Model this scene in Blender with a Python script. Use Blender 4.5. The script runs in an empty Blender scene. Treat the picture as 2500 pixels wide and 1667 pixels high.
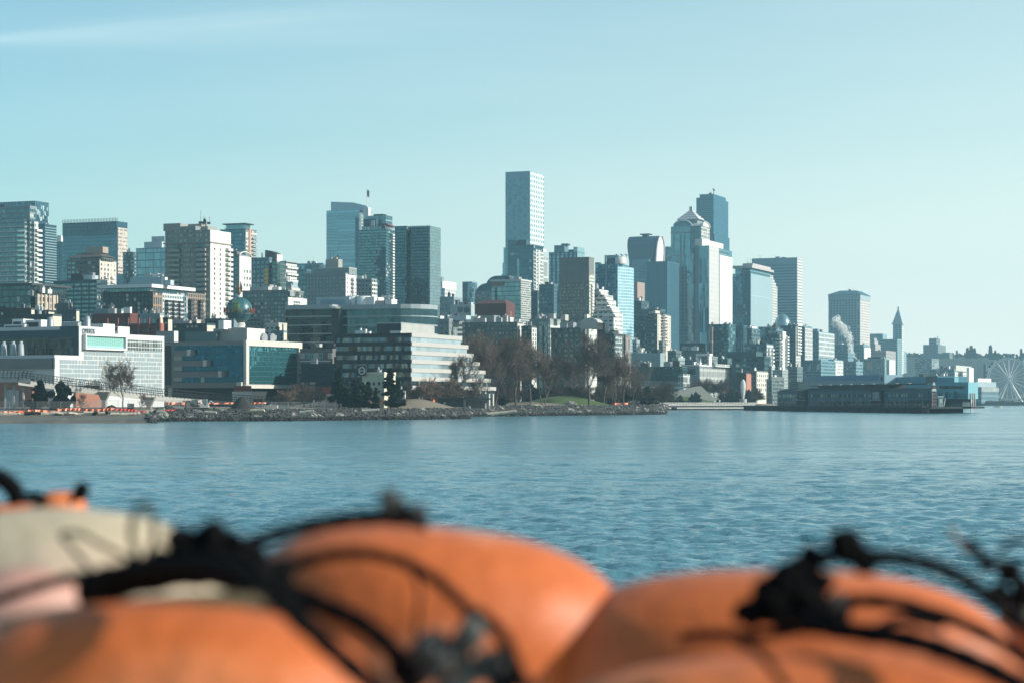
import bpy, math, random
import numpy as np
from math import sin, cos, pi, radians as R
from mathutils import Vector
random.seed(7)
sc = bpy.context.scene
COL = sc.collection
# ---------------------------------------------------------------- camera
F = 5000.0; HC = 5.5; YH = 976.0; CX = 1250.0     # focal length in photo pixels, eye height, horizon row
cam_d = bpy.data.cameras.new('camera'); cam = bpy.data.objects.new('camera', cam_d); COL.objects.link(cam)
cam.location = (0, 0, HC); cam.rotation_euler = (pi/2, 0, 0)
cam_d.sensor_width = 36; cam_d.lens = 72; cam_d.shift_y = (YH-833.5)/2500
cam_d.clip_start = 0.1; cam_d.clip_end = 30000
cam_d.dof.use_dof = True; cam_d.dof.focus_distance = 1000; cam_d.dof.aperture_fstop = 3.7
sc.camera = cam
# ---------------------------------------------------------------- sky and sun
SUN_EL, SUN_AZ = R(25), R(98)      # azimuth clockwise from the view direction (+Y)
w = bpy.data.worlds.new('World'); sc.world = w; w.use_nodes = True
nt = w.node_tree; nt.nodes.clear()
N = nt.nodes.new; L = nt.links.new
out = N('ShaderNodeOutputWorld'); bg = N('ShaderNodeBackground'); sky = N('ShaderNodeTexSky')
sky.sky_type = 'NISHITA'; sky.sun_disc = False; sky.sun_elevation = SUN_EL; sky.sun_rotation = SUN_AZ
sky.altitude = 0; sky.air_density = 1.0; sky.dust_density = 1.3; sky.ozone_density = 2.0
tc = N('ShaderNodeTexCoord')
tint = N('ShaderNodeMixRGB'); tint.blend_type = 'MULTIPLY'; tint.inputs[0].default_value = 1
tint.inputs[2].default_value = (0.81, 1.10, 1.03, 1)
L(sky.outputs[0], tint.inputs[1])
# thin cirrus streak high in the sky (direction space)
sep = N('ShaderNodeSeparateXYZ'); L(tc.outputs['Generated'], sep.inputs[0])
def wm(op, a, b=None, c=None):
    n = N('ShaderNodeMath'); n.operation = op
    for i, v in enumerate((a, b, c)):
        if v is None: continue
        if isinstance(v, (int, float)): n.inputs[i].default_value = v
        else: L(v, n.inputs[i])
    return n.outputs[0]
ax = wm('DIVIDE', sep.outputs[0], wm('MAXIMUM', sep.outputs[1], 0.01))   # tan azimuth
ez = wm('DIVIDE', sep.outputs[2], wm('MAXIMUM', sep.outputs[1], 0.01))   # tan elevation
line = wm('ADD', wm('MULTIPLY', ax, 0.055), 0.1895)                       # streak rises to the right
dist = wm('SUBTRACT', ez, line)
nz = N('ShaderNodeTexNoise'); nz.inputs['Scale'].default_value = 1.0; nz.inputs['Detail'].default_value = 6
comb = N('ShaderNodeCombineXYZ'); L(wm('MULTIPLY', ax, 9.0), comb.inputs[0]); L(wm('MULTIPLY', dist, 140.0), comb.inputs[1])
L(comb.outputs[0], nz.inputs['Vector'])
wid = wm('ADD', 0.0025, wm('MULTIPLY', wm('MAXIMUM', wm('ADD', ax, 0.25), 0), 0.055))
g = wm('DIVIDE', dist, wid)
band = wm('POWER', 2.718, wm('MULTIPLY', wm('MULTIPLY', g, g), -1.0))
fade = wm('MULTIPLY', wm('MINIMUM', wm('MAXIMUM', wm('MULTIPLY', wm('SUBTRACT', 0.02, ax), 6), 0), 1), wm('GREATER_THAN', sep.outputs[1], 0.05))
cov = wm('MULTIPLY', wm('MULTIPLY', band, fade), wm('MULTIPLY', nz.outputs[0], 0.36))
nz2 = N('ShaderNodeTexNoise'); nz2.inputs['Scale'].default_value = 5; nz2.inputs['Detail'].default_value = 5
mp = N('ShaderNodeMapping'); mp.inputs['Scale'].default_value = (1, 1, 9); mp.inputs['Rotation'].default_value = (0, R(6), 0)
L(tc.outputs['Generated'], mp.inputs[0]); L(mp.outputs[0], nz2.inputs['Vector'])
veil = wm('MULTIPLY', wm('MAXIMUM', wm('SUBTRACT', nz2.outputs[0], 0.45), 0), 0.2)
cm = N('ShaderNodeMixRGB'); cm.inputs[2].default_value = (6.6, 7.6, 7.4, 1)
L(wm('MINIMUM', wm('ADD', cov, veil), 0.8), cm.inputs[0]); L(tint.outputs[0], cm.inputs[1])
gl_f = wm('MULTIPLY', wm('MINIMUM', wm('MAXIMUM', wm('MULTIPLY', wm('ADD', sep.outputs[0], .32), 1.45), 0), 1), wm('MAXIMUM', wm('ADD', .38, wm('MULTIPLY', wm('SUBTRACT', 1.0, wm('DIVIDE', wm('ABSOLUTE', sep.outputs[2]), .2)), .62)), .08))
cg = N('ShaderNodeMixRGB'); cg.inputs[2].default_value = (6.1, 7.0, 6.5, 1); L(gl_f, cg.inputs[0]); L(cm.outputs[0], cg.inputs[1])   # pale glow of the low sun's side of the sky
ch = N('ShaderNodeMixRGB'); ch.inputs[2].default_value = (7.0, 7.1, 6.6, 1); L(cg.outputs[0], ch.inputs[1])   # whitish band of thick air low over the horizon
L(wm('MULTIPLY', wm('MAXIMUM', wm('SUBTRACT', 1.0, wm('DIVIDE', wm('ABSOLUTE', sep.outputs[2]), .13)), 0), wm('MINIMUM', wm('MAXIMUM', wm('MULTIPLY', wm('ADD', sep.outputs[0], .36), 1.5), .12), .8)), ch.inputs[0])
L(ch.outputs[0], bg.inputs[0]); bg.inputs[1].default_value = 0.098; L(bg.outputs[0], out.inputs[0])
sd = bpy.data.lights.new('sun', 'SUN'); so = bpy.data.objects.new('sun', sd); COL.objects.link(so)
sd.energy = 4.2; sd.angle = R(0.5); sd.color = (1.0, 0.95, 0.87)
SV = Vector((sin(SUN_AZ)*cos(SUN_EL), cos(SUN_AZ)*cos(SUN_EL), sin(SUN_EL)))
so.rotation_euler = (-SV).to_track_quat('-Z', 'Y').to_euler()
sc.view_settings.view_transform = 'Standard'; sc.view_settings.look = 'None'
sc.view_settings.exposure = 0.72; sc.view_settings.gamma = 1.0
sc.render.engine = 'CYCLES'
sc.cycles.use_denoising = True
sc.cycles.max_bounces = 5; sc.cycles.diffuse_bounces = 2; sc.cycles.glossy_bounces = 3
sc.cycles.volume_bounces = 0; sc.cycles.transparent_max_bounces = 28
sc.cycles.caustics_reflective = False; sc.cycles.caustics_refractive = False
sc.cycles.sample_clamp_indirect = 4; sc.cycles.sample_clamp_direct = 12

# ---------------------------------------------------------------- helpers
def P(px, py, d):
    return Vector(((px-CX)/F*d, d, HC+(YH-py)/F*d))
def gx(px, d): return (px-CX)/F*d
def gz(py, d): return HC+(YH-py)/F*d

MATS = {}
def nodes_mat(name):
    m = bpy.data.materials.new(name); m.use_nodes = True; m.node_tree.nodes.clear()
    return m, m.node_tree
class NB:
    def __init__(s, nt): s.nt = nt
    def n(s, t, **k):
        x = s.nt.nodes.new(t)
        for a, b in k.items(): setattr(x, a, b)
        return x
    def l(s, a, b): s.nt.links.new(a, b)
    def m(s, op, a, b=None, c=None):
        x = s.nt.nodes.new('ShaderNodeMath'); x.operation = op
        for i, v in enumerate((a, b, c)):
            if v is None: continue
            if isinstance(v, (int, float)): x.inputs[i].default_value = v
            else: s.l(v, x.inputs[i])
        return x.outputs[0]
    def mix(s, f, a, b, mode='MIX'):
        x = s.nt.nodes.new('ShaderNodeMixRGB'); x.blend_type = mode
        for i, v in enumerate((f, a, b)):
            if isinstance(v, (int, float)): x.inputs[i].default_value = v if i == 0 else (v, v, v, 1)
            elif isinstance(v, tuple): x.inputs[i].default_value = (*v[:3], 1)
            else: s.l(v, x.inputs[i])
        return x.outputs[0]

def mat(name, col, rough=0.8, metal=0.0, var=0.18, scale=0.35, bump=0.0, bscale=None, col2=None, f2=0.5, spec=0.35):
    """plain surface with weathering noise"""
    if name in MATS: return MATS[name]
    m, t = nodes_mat(name); b = NB(t)
    o = b.n('ShaderNodeOutputMaterial'); p = b.n('ShaderNodeBsdfPrincipled'); b.l(p.outputs[0], o.inputs[0])
    c = b.n('ShaderNodeTexCoord'); n1 = b.n('ShaderNodeTexNoise'); n1.inputs['Scale'].default_value = scale; n1.inputs['Detail'].default_value = 5
    b.l(c.outputs['Object'], n1.inputs['Vector'])
    v = b.m('ADD', b.m('MULTIPLY', n1.outputs[0], 2*var), 1-var)
    col = tuple(c*.86 for c in col); cc = b.mix(1.0, tuple(col), v, 'MULTIPLY')
    if col2:
        n2 = b.n('ShaderNodeTexNoise'); n2.inputs['Scale'].default_value = scale*0.37; n2.inputs['Detail'].default_value = 4
        b.l(c.outputs['Object'], n2.inputs['Vector'])
        k = b.m('MINIMUM', b.m('MAXIMUM', b.m('MULTIPLY', b.m('SUBTRACT', n2.outputs[0], 1-f2-0.08), 6), 0), 1)
        cc = b.mix(k, cc, tuple(col2))
    b.l(cc, p.inputs['Base Color'])
    p.inputs['Roughness'].default_value = rough; p.inputs['Metallic'].default_value = metal
    p.inputs['Specular IOR Level'].default_value = spec
    if bump:
        n3 = b.n('ShaderNodeTexNoise'); n3.inputs['Scale'].default_value = bscale or scale*6; n3.inputs['Detail'].default_value = 4
        b.l(c.outputs['Object'], n3.inputs['Vector'])
        bp = b.n('ShaderNodeBump'); bp.inputs['Strength'].default_value = bump; b.l(n3.outputs[0], bp.inputs['Height'])
        b.l(bp.outputs[0], p.inputs['Normal'])
    MATS[name] = m
    return m

def facade(name, wall, tint, fl=3.2, bay=3.0, wf=0.7, hf=0.6, refl=0.4, dark=(.02, .028, .032), blind=0.12, warp=0.012,
           rough=0.04, wrough=0.75, mull=0.0, blindcol=(.45, .43, .38), sub=1):
    """wall with a grid of glazed openings laid out in metres on the UV map. mull: fraction of the pane that is mullion"""
    if name in MATS: return MATS[name]
    m, t = nodes_mat(name); b = NB(t)
    o = b.n('ShaderNodeOutputMaterial')
    uv = b.n('ShaderNodeUVMap'); uv.uv_map = 'UVMap'; s = b.n('ShaderNodeSeparateXYZ'); b.l(uv.outputs[0], s.inputs[0])
    u = b.m('DIVIDE', s.outputs[0], bay); v = b.m('DIVIDE', s.outputs[1], fl)
    fu = b.m('FRACT', u); fv = b.m('FRACT', v)
    mk = b.m('MULTIPLY', b.m('LESS_THAN', b.m('ABSOLUTE', b.m('SUBTRACT', fu, .5)), wf/2), b.m('LESS_THAN', b.m('ABSOLUTE', b.m('SUBTRACT', fv, .5)), hf/2))
    if sub > 1:   # thin mullions inside the opening
        fs = b.m('FRACT', b.m('MULTIPLY', u, float(sub)))
        mk = b.m('MULTIPLY', mk, b.m('LESS_THAN', b.m('ABSOLUTE', b.m('SUBTRACT', fs, .5)), 0.5-mull/2))
    cb = b.n('ShaderNodeCombineXYZ'); b.l(b.m('FLOOR', b.m('MULTIPLY', u, float(sub))), cb.inputs[0]); b.l(b.m('FLOOR', v), cb.inputs[1])
    oi = b.n('ShaderNodeObjectInfo'); b.l(oi.outputs['Random'], cb.inputs[2])
    wn = b.n('ShaderNodeTexWhiteNoise'); b.l(cb.outputs[0], wn.inputs['Vector'])
    sp = b.n('ShaderNodeSeparateColor'); b.l(wn.outputs[1], sp.inputs[0])
    # glass
    isb = b.m('LESS_THAN', sp.outputs[0], blind)
    dcol = b.mix(isb, tuple(dark), tuple(blindcol))
    dif = b.n('ShaderNodeBsdfDiffuse'); b.l(dcol, dif.inputs[0])
    gl = b.n('ShaderNodeBsdfGlossy'); gl.inputs['Roughness'].default_value = rough
    b.l(b.mix(1.0, tuple(tint), b.m('ADD', b.m('MULTIPLY', sp.outputs[1], 0.5), 0.72), 'MULTIPLY'), gl.inputs[0])
    ge = b.n('ShaderNodeNewGeometry')
    vs = b.n('ShaderNodeVectorMath', operation='SUBTRACT'); b.l(wn.outputs[1], vs.inputs[0]); vs.inputs[1].default_value = (.5, .5, .5)
    n1 = b.n('ShaderNodeTexNoise'); n1.inputs['Scale'].default_value = 0.16; n1.inputs['Detail'].default_value = 2
    tcn = b.n('ShaderNodeTexCoord'); b.l(tcn.outputs['Object'], n1.inputs['Vector'])
    vs2 = b.n('ShaderNodeVectorMath', operation='SUBTRACT'); b.l(n1.outputs[1], vs2.inputs[0]); vs2.inputs[1].default_value = (.5, .5, .5)
    va = b.n('ShaderNodeVectorMath', operation='ADD'); b.l(vs.outputs[0], va.inputs[0]); b.l(vs2.outputs[0], va.inputs[1])
    vc = b.n('ShaderNodeVectorMath', operation='SCALE'); b.l(va.outputs[0], vc.inputs[0]); vc.inputs['Scale'].default_value = warp*2
    vd = b.n('ShaderNodeVectorMath', operation='ADD'); b.l(vc.outputs[0], vd.inputs[0]); b.l(ge.outputs['Normal'], vd.inputs[1])
    vn = b.n('ShaderNodeVectorMath', operation='NORMALIZE'); b.l(vd.outputs[0], vn.inputs[0])
    b.l(vn.outputs[0], gl.inputs['Normal'])
    g = b.n('ShaderNodeMixShader'); b.l(b.m('MULTIPLY', b.m('SUBTRACT', 1.0, b.m('MULTIPLY', isb, .5)), refl*.72), g.inputs[0])
    b.l(dif.outputs[0], g.inputs[1]); b.l(gl.outputs[0], g.inputs[2])
    # wall
    n2 = b.n('ShaderNodeTexNoise'); n2.inputs['Scale'].default_value = 0.12; n2.inputs['Detail'].default_value = 6; b.l(tcn.outputs['Object'], n2.inputs['Vector'])
    wall = tuple(c*q for c, q in zip(wall, (.80, .86, .87))); wc = b.mix(1.0, tuple(wall), b.m('ADD', b.m('MULTIPLY', n2.outputs[0], .36), .82), 'MULTIPLY')
    wp = b.n('ShaderNodeBsdfPrincipled'); b.l(wc, wp.inputs['Base Color']); wp.inputs['Roughness'].default_value = wrough
    wp.inputs['Specular IOR Level'].default_value = .3
    mx = b.n('ShaderNodeMixShader'); b.l(mk, mx.inputs[0]); b.l(wp.outputs[0], mx.inputs[1]); b.l(g.outputs[0], mx.inputs[2])
    b.l(mx.outputs[0], o.inputs[0]); MATS[name] = m
    return m

def glassm(name, tint, refl=.5, dark=(.02, .028, .032), rough=.04):
    if name in MATS: return MATS[name]
    m, t = nodes_mat(name); b = NB(t)
    o = b.n('ShaderNodeOutputMaterial'); d = b.n('ShaderNodeBsdfDiffuse'); d.inputs[0].default_value = (*dark, 1)
    g = b.n('ShaderNodeBsdfGlossy'); g.inputs[0].default_value = (*tint, 1); g.inputs['Roughness'].default_value = rough
    n1 = b.n('ShaderNodeTexNoise'); n1.inputs['Scale'].default_value = 0.3
    tcn = b.n('ShaderNodeTexCoord'); b.l(tcn.outputs['Object'], n1.inputs['Vector'])
    bp = b.n('ShaderNodeBump'); bp.inputs['Strength'].default_value = .05; b.l(n1.outputs[0], bp.inputs['Height']); b.l(bp.outputs[0], g.inputs['Normal'])
    x = b.n('ShaderNodeMixShader'); x.inputs[0].default_value = refl; b.l(d.outputs[0], x.inputs[1]); b.l(g.outputs[0], x.inputs[2])
    b.l(x.outputs[0], o.inputs[0]); MATS[name] = m
    return m

class MB:
    """collects geometry for one mesh"""
    def __init__(s): s.v = []; s.f = []; s.uv = []; s.mi = []; s.sm = False
    def face(s, pts, uvs=None, mi=0):
        b = len(s.v); s.v += [tuple(p) for p in pts]; s.f.append(tuple(range(b, b+len(pts)))); s.mi.append(mi)
        s.uv += (uvs if uvs else [(0, 0)]*len(pts))
    def prism(s, pts, z0, z1, mi=0, top=1, uoff=0.0, taper=None, bottom=False):
        """pts counter-clockwise seen from above"""
        n = len(pts); u = uoff; tp = taper or pts
        for i in range(n):
            a, b_ = pts[i], pts[(i+1) % n]; ta, tb = tp[i], tp[(i+1) % n]
            l = math.hypot(b_[0]-a[0], b_[1]-a[1])
            s.face([(a[0], a[1], z0), (b_[0], b_[1], z0), (tb[0], tb[1], z1), (ta[0], ta[1], z1)], [(u, z0), (u+l, z0), (u+l, z1), (u, z1)], mi)
            u += l
        s.face([(p[0], p[1], z1) for p in tp], [(p[0], p[1]) for p in tp], top)
        if bottom: s.face([(p[0], p[1], z0) for p in reversed(pts)], None, top)
    def box(s, x0, x1, y0, y1, z0, z1, mi=0, top=None, bottom=True):
        # side faces share u = 0 at the near corner (x1, y0)
        tp = mi if top is None else top
        W, D = x1-x0, y1-y0
        s.face([(x0, y0, z0), (x1, y0, z0), (x1, y0, z1), (x0, y0, z1)], [(-W, z0), (0, z0), (0, z1), (-W, z1)], mi)
        s.face([(x1, y0, z0), (x1, y1, z0), (x1, y1, z1), (x1, y0, z1)], [(0, z0), (D, z0), (D, z1), (0, z1)], mi)
        s.face([(x1, y1, z0), (x0, y1, z0), (x0, y1, z1), (x1, y1, z1)], [(0, z0), (W, z0), (W, z1), (0, z1)], mi)
        s.face([(x0, y1, z0), (x0, y0, z0), (x0, y0, z1), (x0, y1, z1)], [(0, z0), (D, z0), (D, z1), (0, z1)], mi)
        s.face([(x0, y0, z1), (x1, y0, z1), (x1, y1, z1), (x0, y1, z1)], [(x0, y0), (x1, y0), (x1, y1), (x0, y1)], tp)
        if bottom: s.face([(x0, y1, z0), (x1, y1, z0), (x1, y0, z0), (x0, y0, z0)], None, tp)
    def tube(s, pts, rads, n=6, caps=True, mi=0):
        pts = [Vector(p) for p in pts]; b = len(s.v); up = None
        if isinstance(rads, (int, float)): rads = [rads]*len(pts)
        for i, p in enumerate(pts):
            t = (pts[min(i+1, len(pts)-1)]-pts[max(i-1, 0)]).normalized()
            if up is None:
                up = t.orthogonal().normalized()
            else:
                up = up-t*up.dot(t)
                up = up.normalized() if up.length > 1e-6 else t.orthogonal().normalized()
            q = t.cross(up)
            for k in range(n):
                a = 2*pi*k/n; s.v.append(tuple(p+(up*cos(a)+q*sin(a))*rads[i]))
        for i in range(len(pts)-1):
            for k in range(n):
                s.f.append((b+i*n+k, b+i*n+(k+1) % n, b+(i+1)*n+(k+1) % n, b+(i+1)*n+k)); s.uv += [(0, 0)]*4; s.mi.append(mi)
        if caps:
            s.f.append(tuple(b+k for k in reversed(range(n)))); s.uv += [(0, 0)]*n; s.mi.append(mi)
            e = b+(len(pts)-1)*n; s.f.append(tuple(e+k for k in range(n))); s.uv += [(0, 0)]*n; s.mi.append(mi)
    def lathe(s, prof, n=16, cx=0, cy=0, mi=0):
        b = len(s.v)
        for r, z in prof:
            for k in range(n):
                a = 2*pi*k/n; s.v.append((cx+r*cos(a), cy+r*sin(a), z))
        for i in range(len(prof)-1):
            for k in range(n):
                s.f.append((b+i*n+k, b+i*n+(k+1) % n, b+(i+1)*n+(k+1) % n, b+(i+1)*n+k)); s.uv += [(0, 0)]*4; s.mi.append(mi)
    def rock(s, c, r, rnd, sq=0.7):
        b = len(s.v)
        pts = [(0, 0, 1), (.9, 0, .3), (.28, .85, .3), (-.73, .53, .3), (-.73, -.53, .3), (.28, -.85, .3),
               (.73, .53, -.4), (-.28, .85, -.4), (-.9, 0, -.4), (-.28, -.85, -.4), (.73, -.53, -.4), (0, 0, -1)]
        a = rnd.random()*6.28; ca, sa = cos(a), sin(a)
        sx, sy, sz = r*rnd.uniform(.8, 1.4), r*rnd.uniform(.7, 1.1), r*rnd.uniform(.5, 1.0)*sq*1.4
        tl = rnd.uniform(-.5, .5)
        for x, y, z in pts:
            j = rnd.uniform(.75, 1.15); x *= sx*j; y *= sy*j; z = z*sz*j+x*tl
            s.v.append((c[0]+x*ca-y*sa, c[1]+x*sa+y*ca, c[2]+z))
        for f in ((0,1,2),(0,2,3),(0,3,4),(0,4,5),(0,5,1),(1,6,2),(2,7,3),(3,8,4),(4,9,5),(5,10,1),(2,6,7),(3,7,8),(4,8,9),(5,9,10),(1,10,6),(11,7,6),(11,8,7),(11,9,8),(11,10,9),(11,6,10)):
            s.f.append(tuple(b+i for i in f)); s.uv += [(0, 0)]*3; s.mi.append(0)
    def mesh(s, name, mats, smooth=False):
        me = bpy.data.meshes.new(name); me.from_pydata(s.v, [], s.f)
        for m in (mats if isinstance(mats, (list, tuple)) else [mats]): me.materials.append(m)
        uvl = me.uv_layers.new(name='UVMap'); uvl.data.foreach_set('uv', np.array(s.uv, dtype=np.float32).ravel())
        nm = len(me.materials)
        me.polygons.foreach_set('material_index', [min(i, nm-1) for i in s.mi])
        if smooth: me.polygons.foreach_set('use_smooth', [True]*len(s.f))
        me.update(); return me
    def obj(s, name, mats, parent=None, smooth=False):
        return link(name, s.mesh(name, mats, smooth), parent)

def link(name, me, parent=None, loc=None):
    o = bpy.data.objects.new(name, me); COL.objects.link(o)
    if parent is not None: o.parent = parent
    if loc is not None: o.location = loc
    return o
def tag(o, label=None, cat=None, group=None, kind=None):
    if label: o['label'] = label
    if cat: o['category'] = cat
    if group: o['group'] = group
    if kind: o['kind'] = kind
    return o
def empty(name, label, cat, loc=(0, 0, 0), rz=0, group=None):
    o = bpy.data.objects.new(name, None); COL.objects.link(o); o.location = loc; o.rotation_euler = (0, 0, rz)
    o.empty_display_size = .1
    return tag(o, label, cat, group)
def copy_tree(o, parent=None):
    c = o.copy(); COL.objects.link(c); c.parent = parent
    for ch in list(o.children): copy_tree(ch, c)
    return c

# palette
WHITE=(.66,.64,.60); CREAM=(.56,.52,.44); BEIGE=(.36,.33,.29); TAN=(.38,.29,.22); BRICK=(.20,.07,.05); BROWN=(.10,.075,.06)
GREY=(.26,.28,.29); LGREY=(.45,.47,.48); DGREY=(.07,.085,.095); BLACK=(.014,.017,.02); TEAL=(.05,.085,.10); STEEL=(.16,.2,.22)
gSKY=(.32,.58,.68); gTEAL=(.20,.42,.48); gDARK=(.10,.20,.25); gGREEN=(.26,.54,.50); gWHITE=(.85,.92,.93); gBLUE=(.14,.37,.49)
m_roof = mat('roof_gravel', (.22, .22, .22), .9, var=.3, scale=.2)
m_droof = mat('roof_dark', (.05, .055, .06), .85, var=.3, scale=.2)
m_metal = mat('grey_metal', (.33, .35, .36), .45, .3)
m_white = mat('white_paint', (.72, .71, .68), .6)
m_dark = mat('dark_metal', (.03, .035, .04), .5)
m_conc = mat('concrete', (.42, .41, .38), .85, var=.2)
# ---------------------------------------------------------------- water
def water_mat():
    m, t = nodes_mat('sea_water'); b = NB(t)
    o = b.n('ShaderNodeOutputMaterial'); p = b.n('ShaderNodeBsdfPrincipled'); b.l(p.outputs[0], o.inputs[0])
    p.inputs['Base Color'].default_value = (.078, .190, .222, 1); p.inputs['Roughness'].default_value = .16
    p.inputs['IOR'].default_value = 1.34; p.inputs['Specular IOR Level'].default_value = .5
    c = b.n('ShaderNodeTexCoord')
    def layer(scale, sx, det, rot=0.2):
        mp = b.n('ShaderNodeMapping'); mp.inputs['Scale'].default_value = (sx, 1, 1); mp.inputs['Rotation'].default_value = (0, 0, rot)
        b.l(c.outputs['Object'], mp.inputs[0])
        n = b.n('ShaderNodeTexNoise'); n.inputs['Scale'].default_value = scale; n.inputs['Detail'].default_value = det; n.inputs['Roughness'].default_value = .6
        b.l(mp.outputs[0], n.inputs['Vector']); return n.outputs[0]
    big = layer(.006, .25, 3, .1)        # wind lanes: calmer and rougher patches
    k = b.m('ADD', .35, b.m('MULTIPLY', b.m('MINIMUM', b.m('MAXIMUM', b.m('MULTIPLY', b.m('SUBTRACT', big, .38), 4.5), 0), 1), .9))
    mid = layer(.055, .3, 4, .12); k = b.m('MULTIPLY', k, b.m('ADD', .35, b.m('MULTIPLY', b.m('MINIMUM', b.m('MAXIMUM', b.m('MULTIPLY', b.m('SUBTRACT', mid, .40), 5.5), 0), 1), 1.1)))
    h = b.m('ADD', b.m('MULTIPLY', layer(.45, .95, 4, .25), .55), b.m('ADD', b.m('MULTIPLY', layer(1.6, 1, 3, -.3), .26), b.m('MULTIPLY', layer(.1, .5, 2, .1), .8)))
    bp = b.n('ShaderNodeBump'); bp.inputs['Strength'].default_value = 1.0; bp.inputs['Distance'].default_value = .4
    b.l(b.m('MULTIPLY', h, k), bp.inputs['Height']); 
    def vn(sc_):     # unfiltered small-wave slopes, so the far water stays broken up
        n = b.n('ShaderNodeTexNoise'); n.inputs['Scale'].default_value = sc_; n.inputs['Detail'].default_value = 2; b.l(c.outputs['Object'], n.inputs['Vector'])
        s_ = b.n('ShaderNodeVectorMath', operation='SUBTRACT'); b.l(n.outputs[1], s_.inputs[0]); s_.inputs[1].default_value = (.5, .5, .5); return s_.outputs[0]
    a1 = b.n('ShaderNodeVectorMath', operation='ADD'); b.l(vn(1.3), a1.inputs[0]); b.l(vn(4.5), a1.inputs[1])
    a2 = b.n('ShaderNodeVectorMath', operation='SCALE'); b.l(a1.outputs[0], a2.inputs[0]); b.l(b.m('MULTIPLY', k, .52), a2.inputs['Scale'])
    a3 = b.n('ShaderNodeVectorMath', operation='ADD'); b.l(a2.outputs[0], a3.inputs[0]); b.l(bp.outputs[0], a3.inputs[1])
    a4 = b.n('ShaderNodeVectorMath', operation='NORMALIZE'); b.l(a3.outputs[0], a4.inputs[0]); b.l(a4.outputs[0], p.inputs['Normal'])
    return m
m_water = water_mat()
def water_patch():
    rows = np.concatenate([F*HC/np.arange(1560, 480, -2.0), F*HC/np.arange(480, 24, -.65), F*HC/np.arange(24, 3.2, -.4)])
    cols = np.linspace(-.62, .62, 1150)
    D, K = np.meshgrid(rows, cols, indexing='ij'); X = D*K; Y = D.copy()
    dr = np.gradient(rows)[:, None]
    Z = np.zeros_like(X); rs = np.random.RandomState(3)
    comps = []
    for lam in (11, 8, 6, 4.6, 3.6, 2.9, 2.5, 2.0, 1.6, 1.25, 1.0, .8, .62):
        for j in range(4):
            th = 1.4 + rs.normal()*.5; comps.append((lam*rs.uniform(.85, 1.15), th, rs.uniform(0, 6.28)))
    for lam, th, ph in comps:
        kx, ky = 2*pi/lam*cos(th), 2*pi/lam*sin(th)
        amp = .0128*min(lam, 4.0)**.52*(1 if lam < 5 else .55)
        fade = np.clip(lam/(2.2*dr)-1, 0, 1)
        mod = .65+.5*np.sin(X*.021*cos(ph)+Y*.017+ph)*np.sin(X*.009-Y*.013*sin(ph)+2*ph)
        ph2 = kx*X+ky*Y+ph+.8*np.sin(X*.11/lam*3+ph)+.6*np.sin(Y*.13/lam*3-ph)
        s_ = np.sin(ph2); Z += fade*amp*mod*(s_+.25*np.cos(2*ph2))
    nr, nc = X.shape
    V = np.stack([X, Y, Z], -1).reshape(-1, 3).astype(np.float32)
    i = np.arange(nr*nc).reshape(nr, nc)
    Q = np.stack([i[:-1, :-1], i[:-1, 1:], i[1:, 1:], i[1:, :-1]], -1).reshape(-1, 4)
    me = bpy.data.meshes.new('water'); me.vertices.add(len(V)); me.vertices.foreach_set('co', V.ravel())
    me.loops.add(Q.size); me.loops.foreach_set('vertex_index', Q.ravel().astype(np.int32))
    me.polygons.add(len(Q)); me.polygons.foreach_set('loop_start', np.arange(0, Q.size, 4, dtype=np.int32))
    try: me.polygons.foreach_set('loop_total', np.full(len(Q), 4, dtype=np.int32))
    except Exception: pass
    me.polygons.foreach_set('use_smooth', np.ones(len(Q), dtype=bool))
    me.update(calc_edges=True); me.materials.append(m_water)
    o = link('water', me); tag(o, kind='structure')
water_patch()
mb = MB(); mb.face([(-9000, -6000, -.45), (9000, -6000, -.45), (9000, 9500, -.45), (-9000, 9500, -.45)])
tag(mb.obj('water', m_water), kind='structure')

# ---------------------------------------------------------------- land
SH = [(-2200, 470), (-600, 478), (372, 484), (384, 529), (700, 540), (1000, 575), (1142, 600), (1150, 680), (1400, 735), (1600, 780), (1624, 800), (1630, 1130), (1856, 1150), (1900, 1290), (2300, 1900), (2372, 2080), (3000, 2120), (4600, 2150)]
def dW(px):
    for (a, da), (b, db) in zip(SH, SH[1:]):
        if a <= px <= b: return da+(db-da)*(px-a)/(b-a)
    return SH[0][1] if px < SH[0][0] else SH[-1][1]
def bank(px):      # (width of the bank, height of its top)
    if px < 378: return 32, 1.9
    if px < 1146: return 8, 2.7
    if px < 1627: return 9, 3.1
    if px < 1860: return 6, 2.2
    return 3, 3.0
def ground_z(px, d):
    w_, t_ = bank(px); e = d-dW(px)
    if e < 0: return 0
    if e < w_: return t_*e/w_
    return min(3.4, t_+(e-w_)*.012)
m_ground = mat('bare_earth', (.13, .115, .095), .95, var=.35, scale=.08, bump=.5, col2=(.19, .16, .12))
m_sand = mat('wet_sand', (.13, .118, .09), .9, var=.25, scale=.25, bump=.6, bscale=2, col2=(.075, .072, .06), f2=.45)
m_grass = mat('lawn_grass', (.065, .105, .025), .95, var=.3, scale=.3, bump=.6, bscale=3)
m_path = mat('asphalt_path', (.11, .11, .11), .9)
mb = MB(); pxs = sorted(set([-2200+40*i for i in range(171)] + [p for p, _ in SH] + [p+1 for p, _ in SH]))
rows = []
for px in pxs:
    d0 = dW(px); w_, t_ = bank(px)
    rows.append([(d0-8, -2.0), (d0, 0.0), (d0+w_, t_), (d0+w_+60, 3.4), (max(d0+500, 2600), 3.4), (9500, 3.4)])
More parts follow.
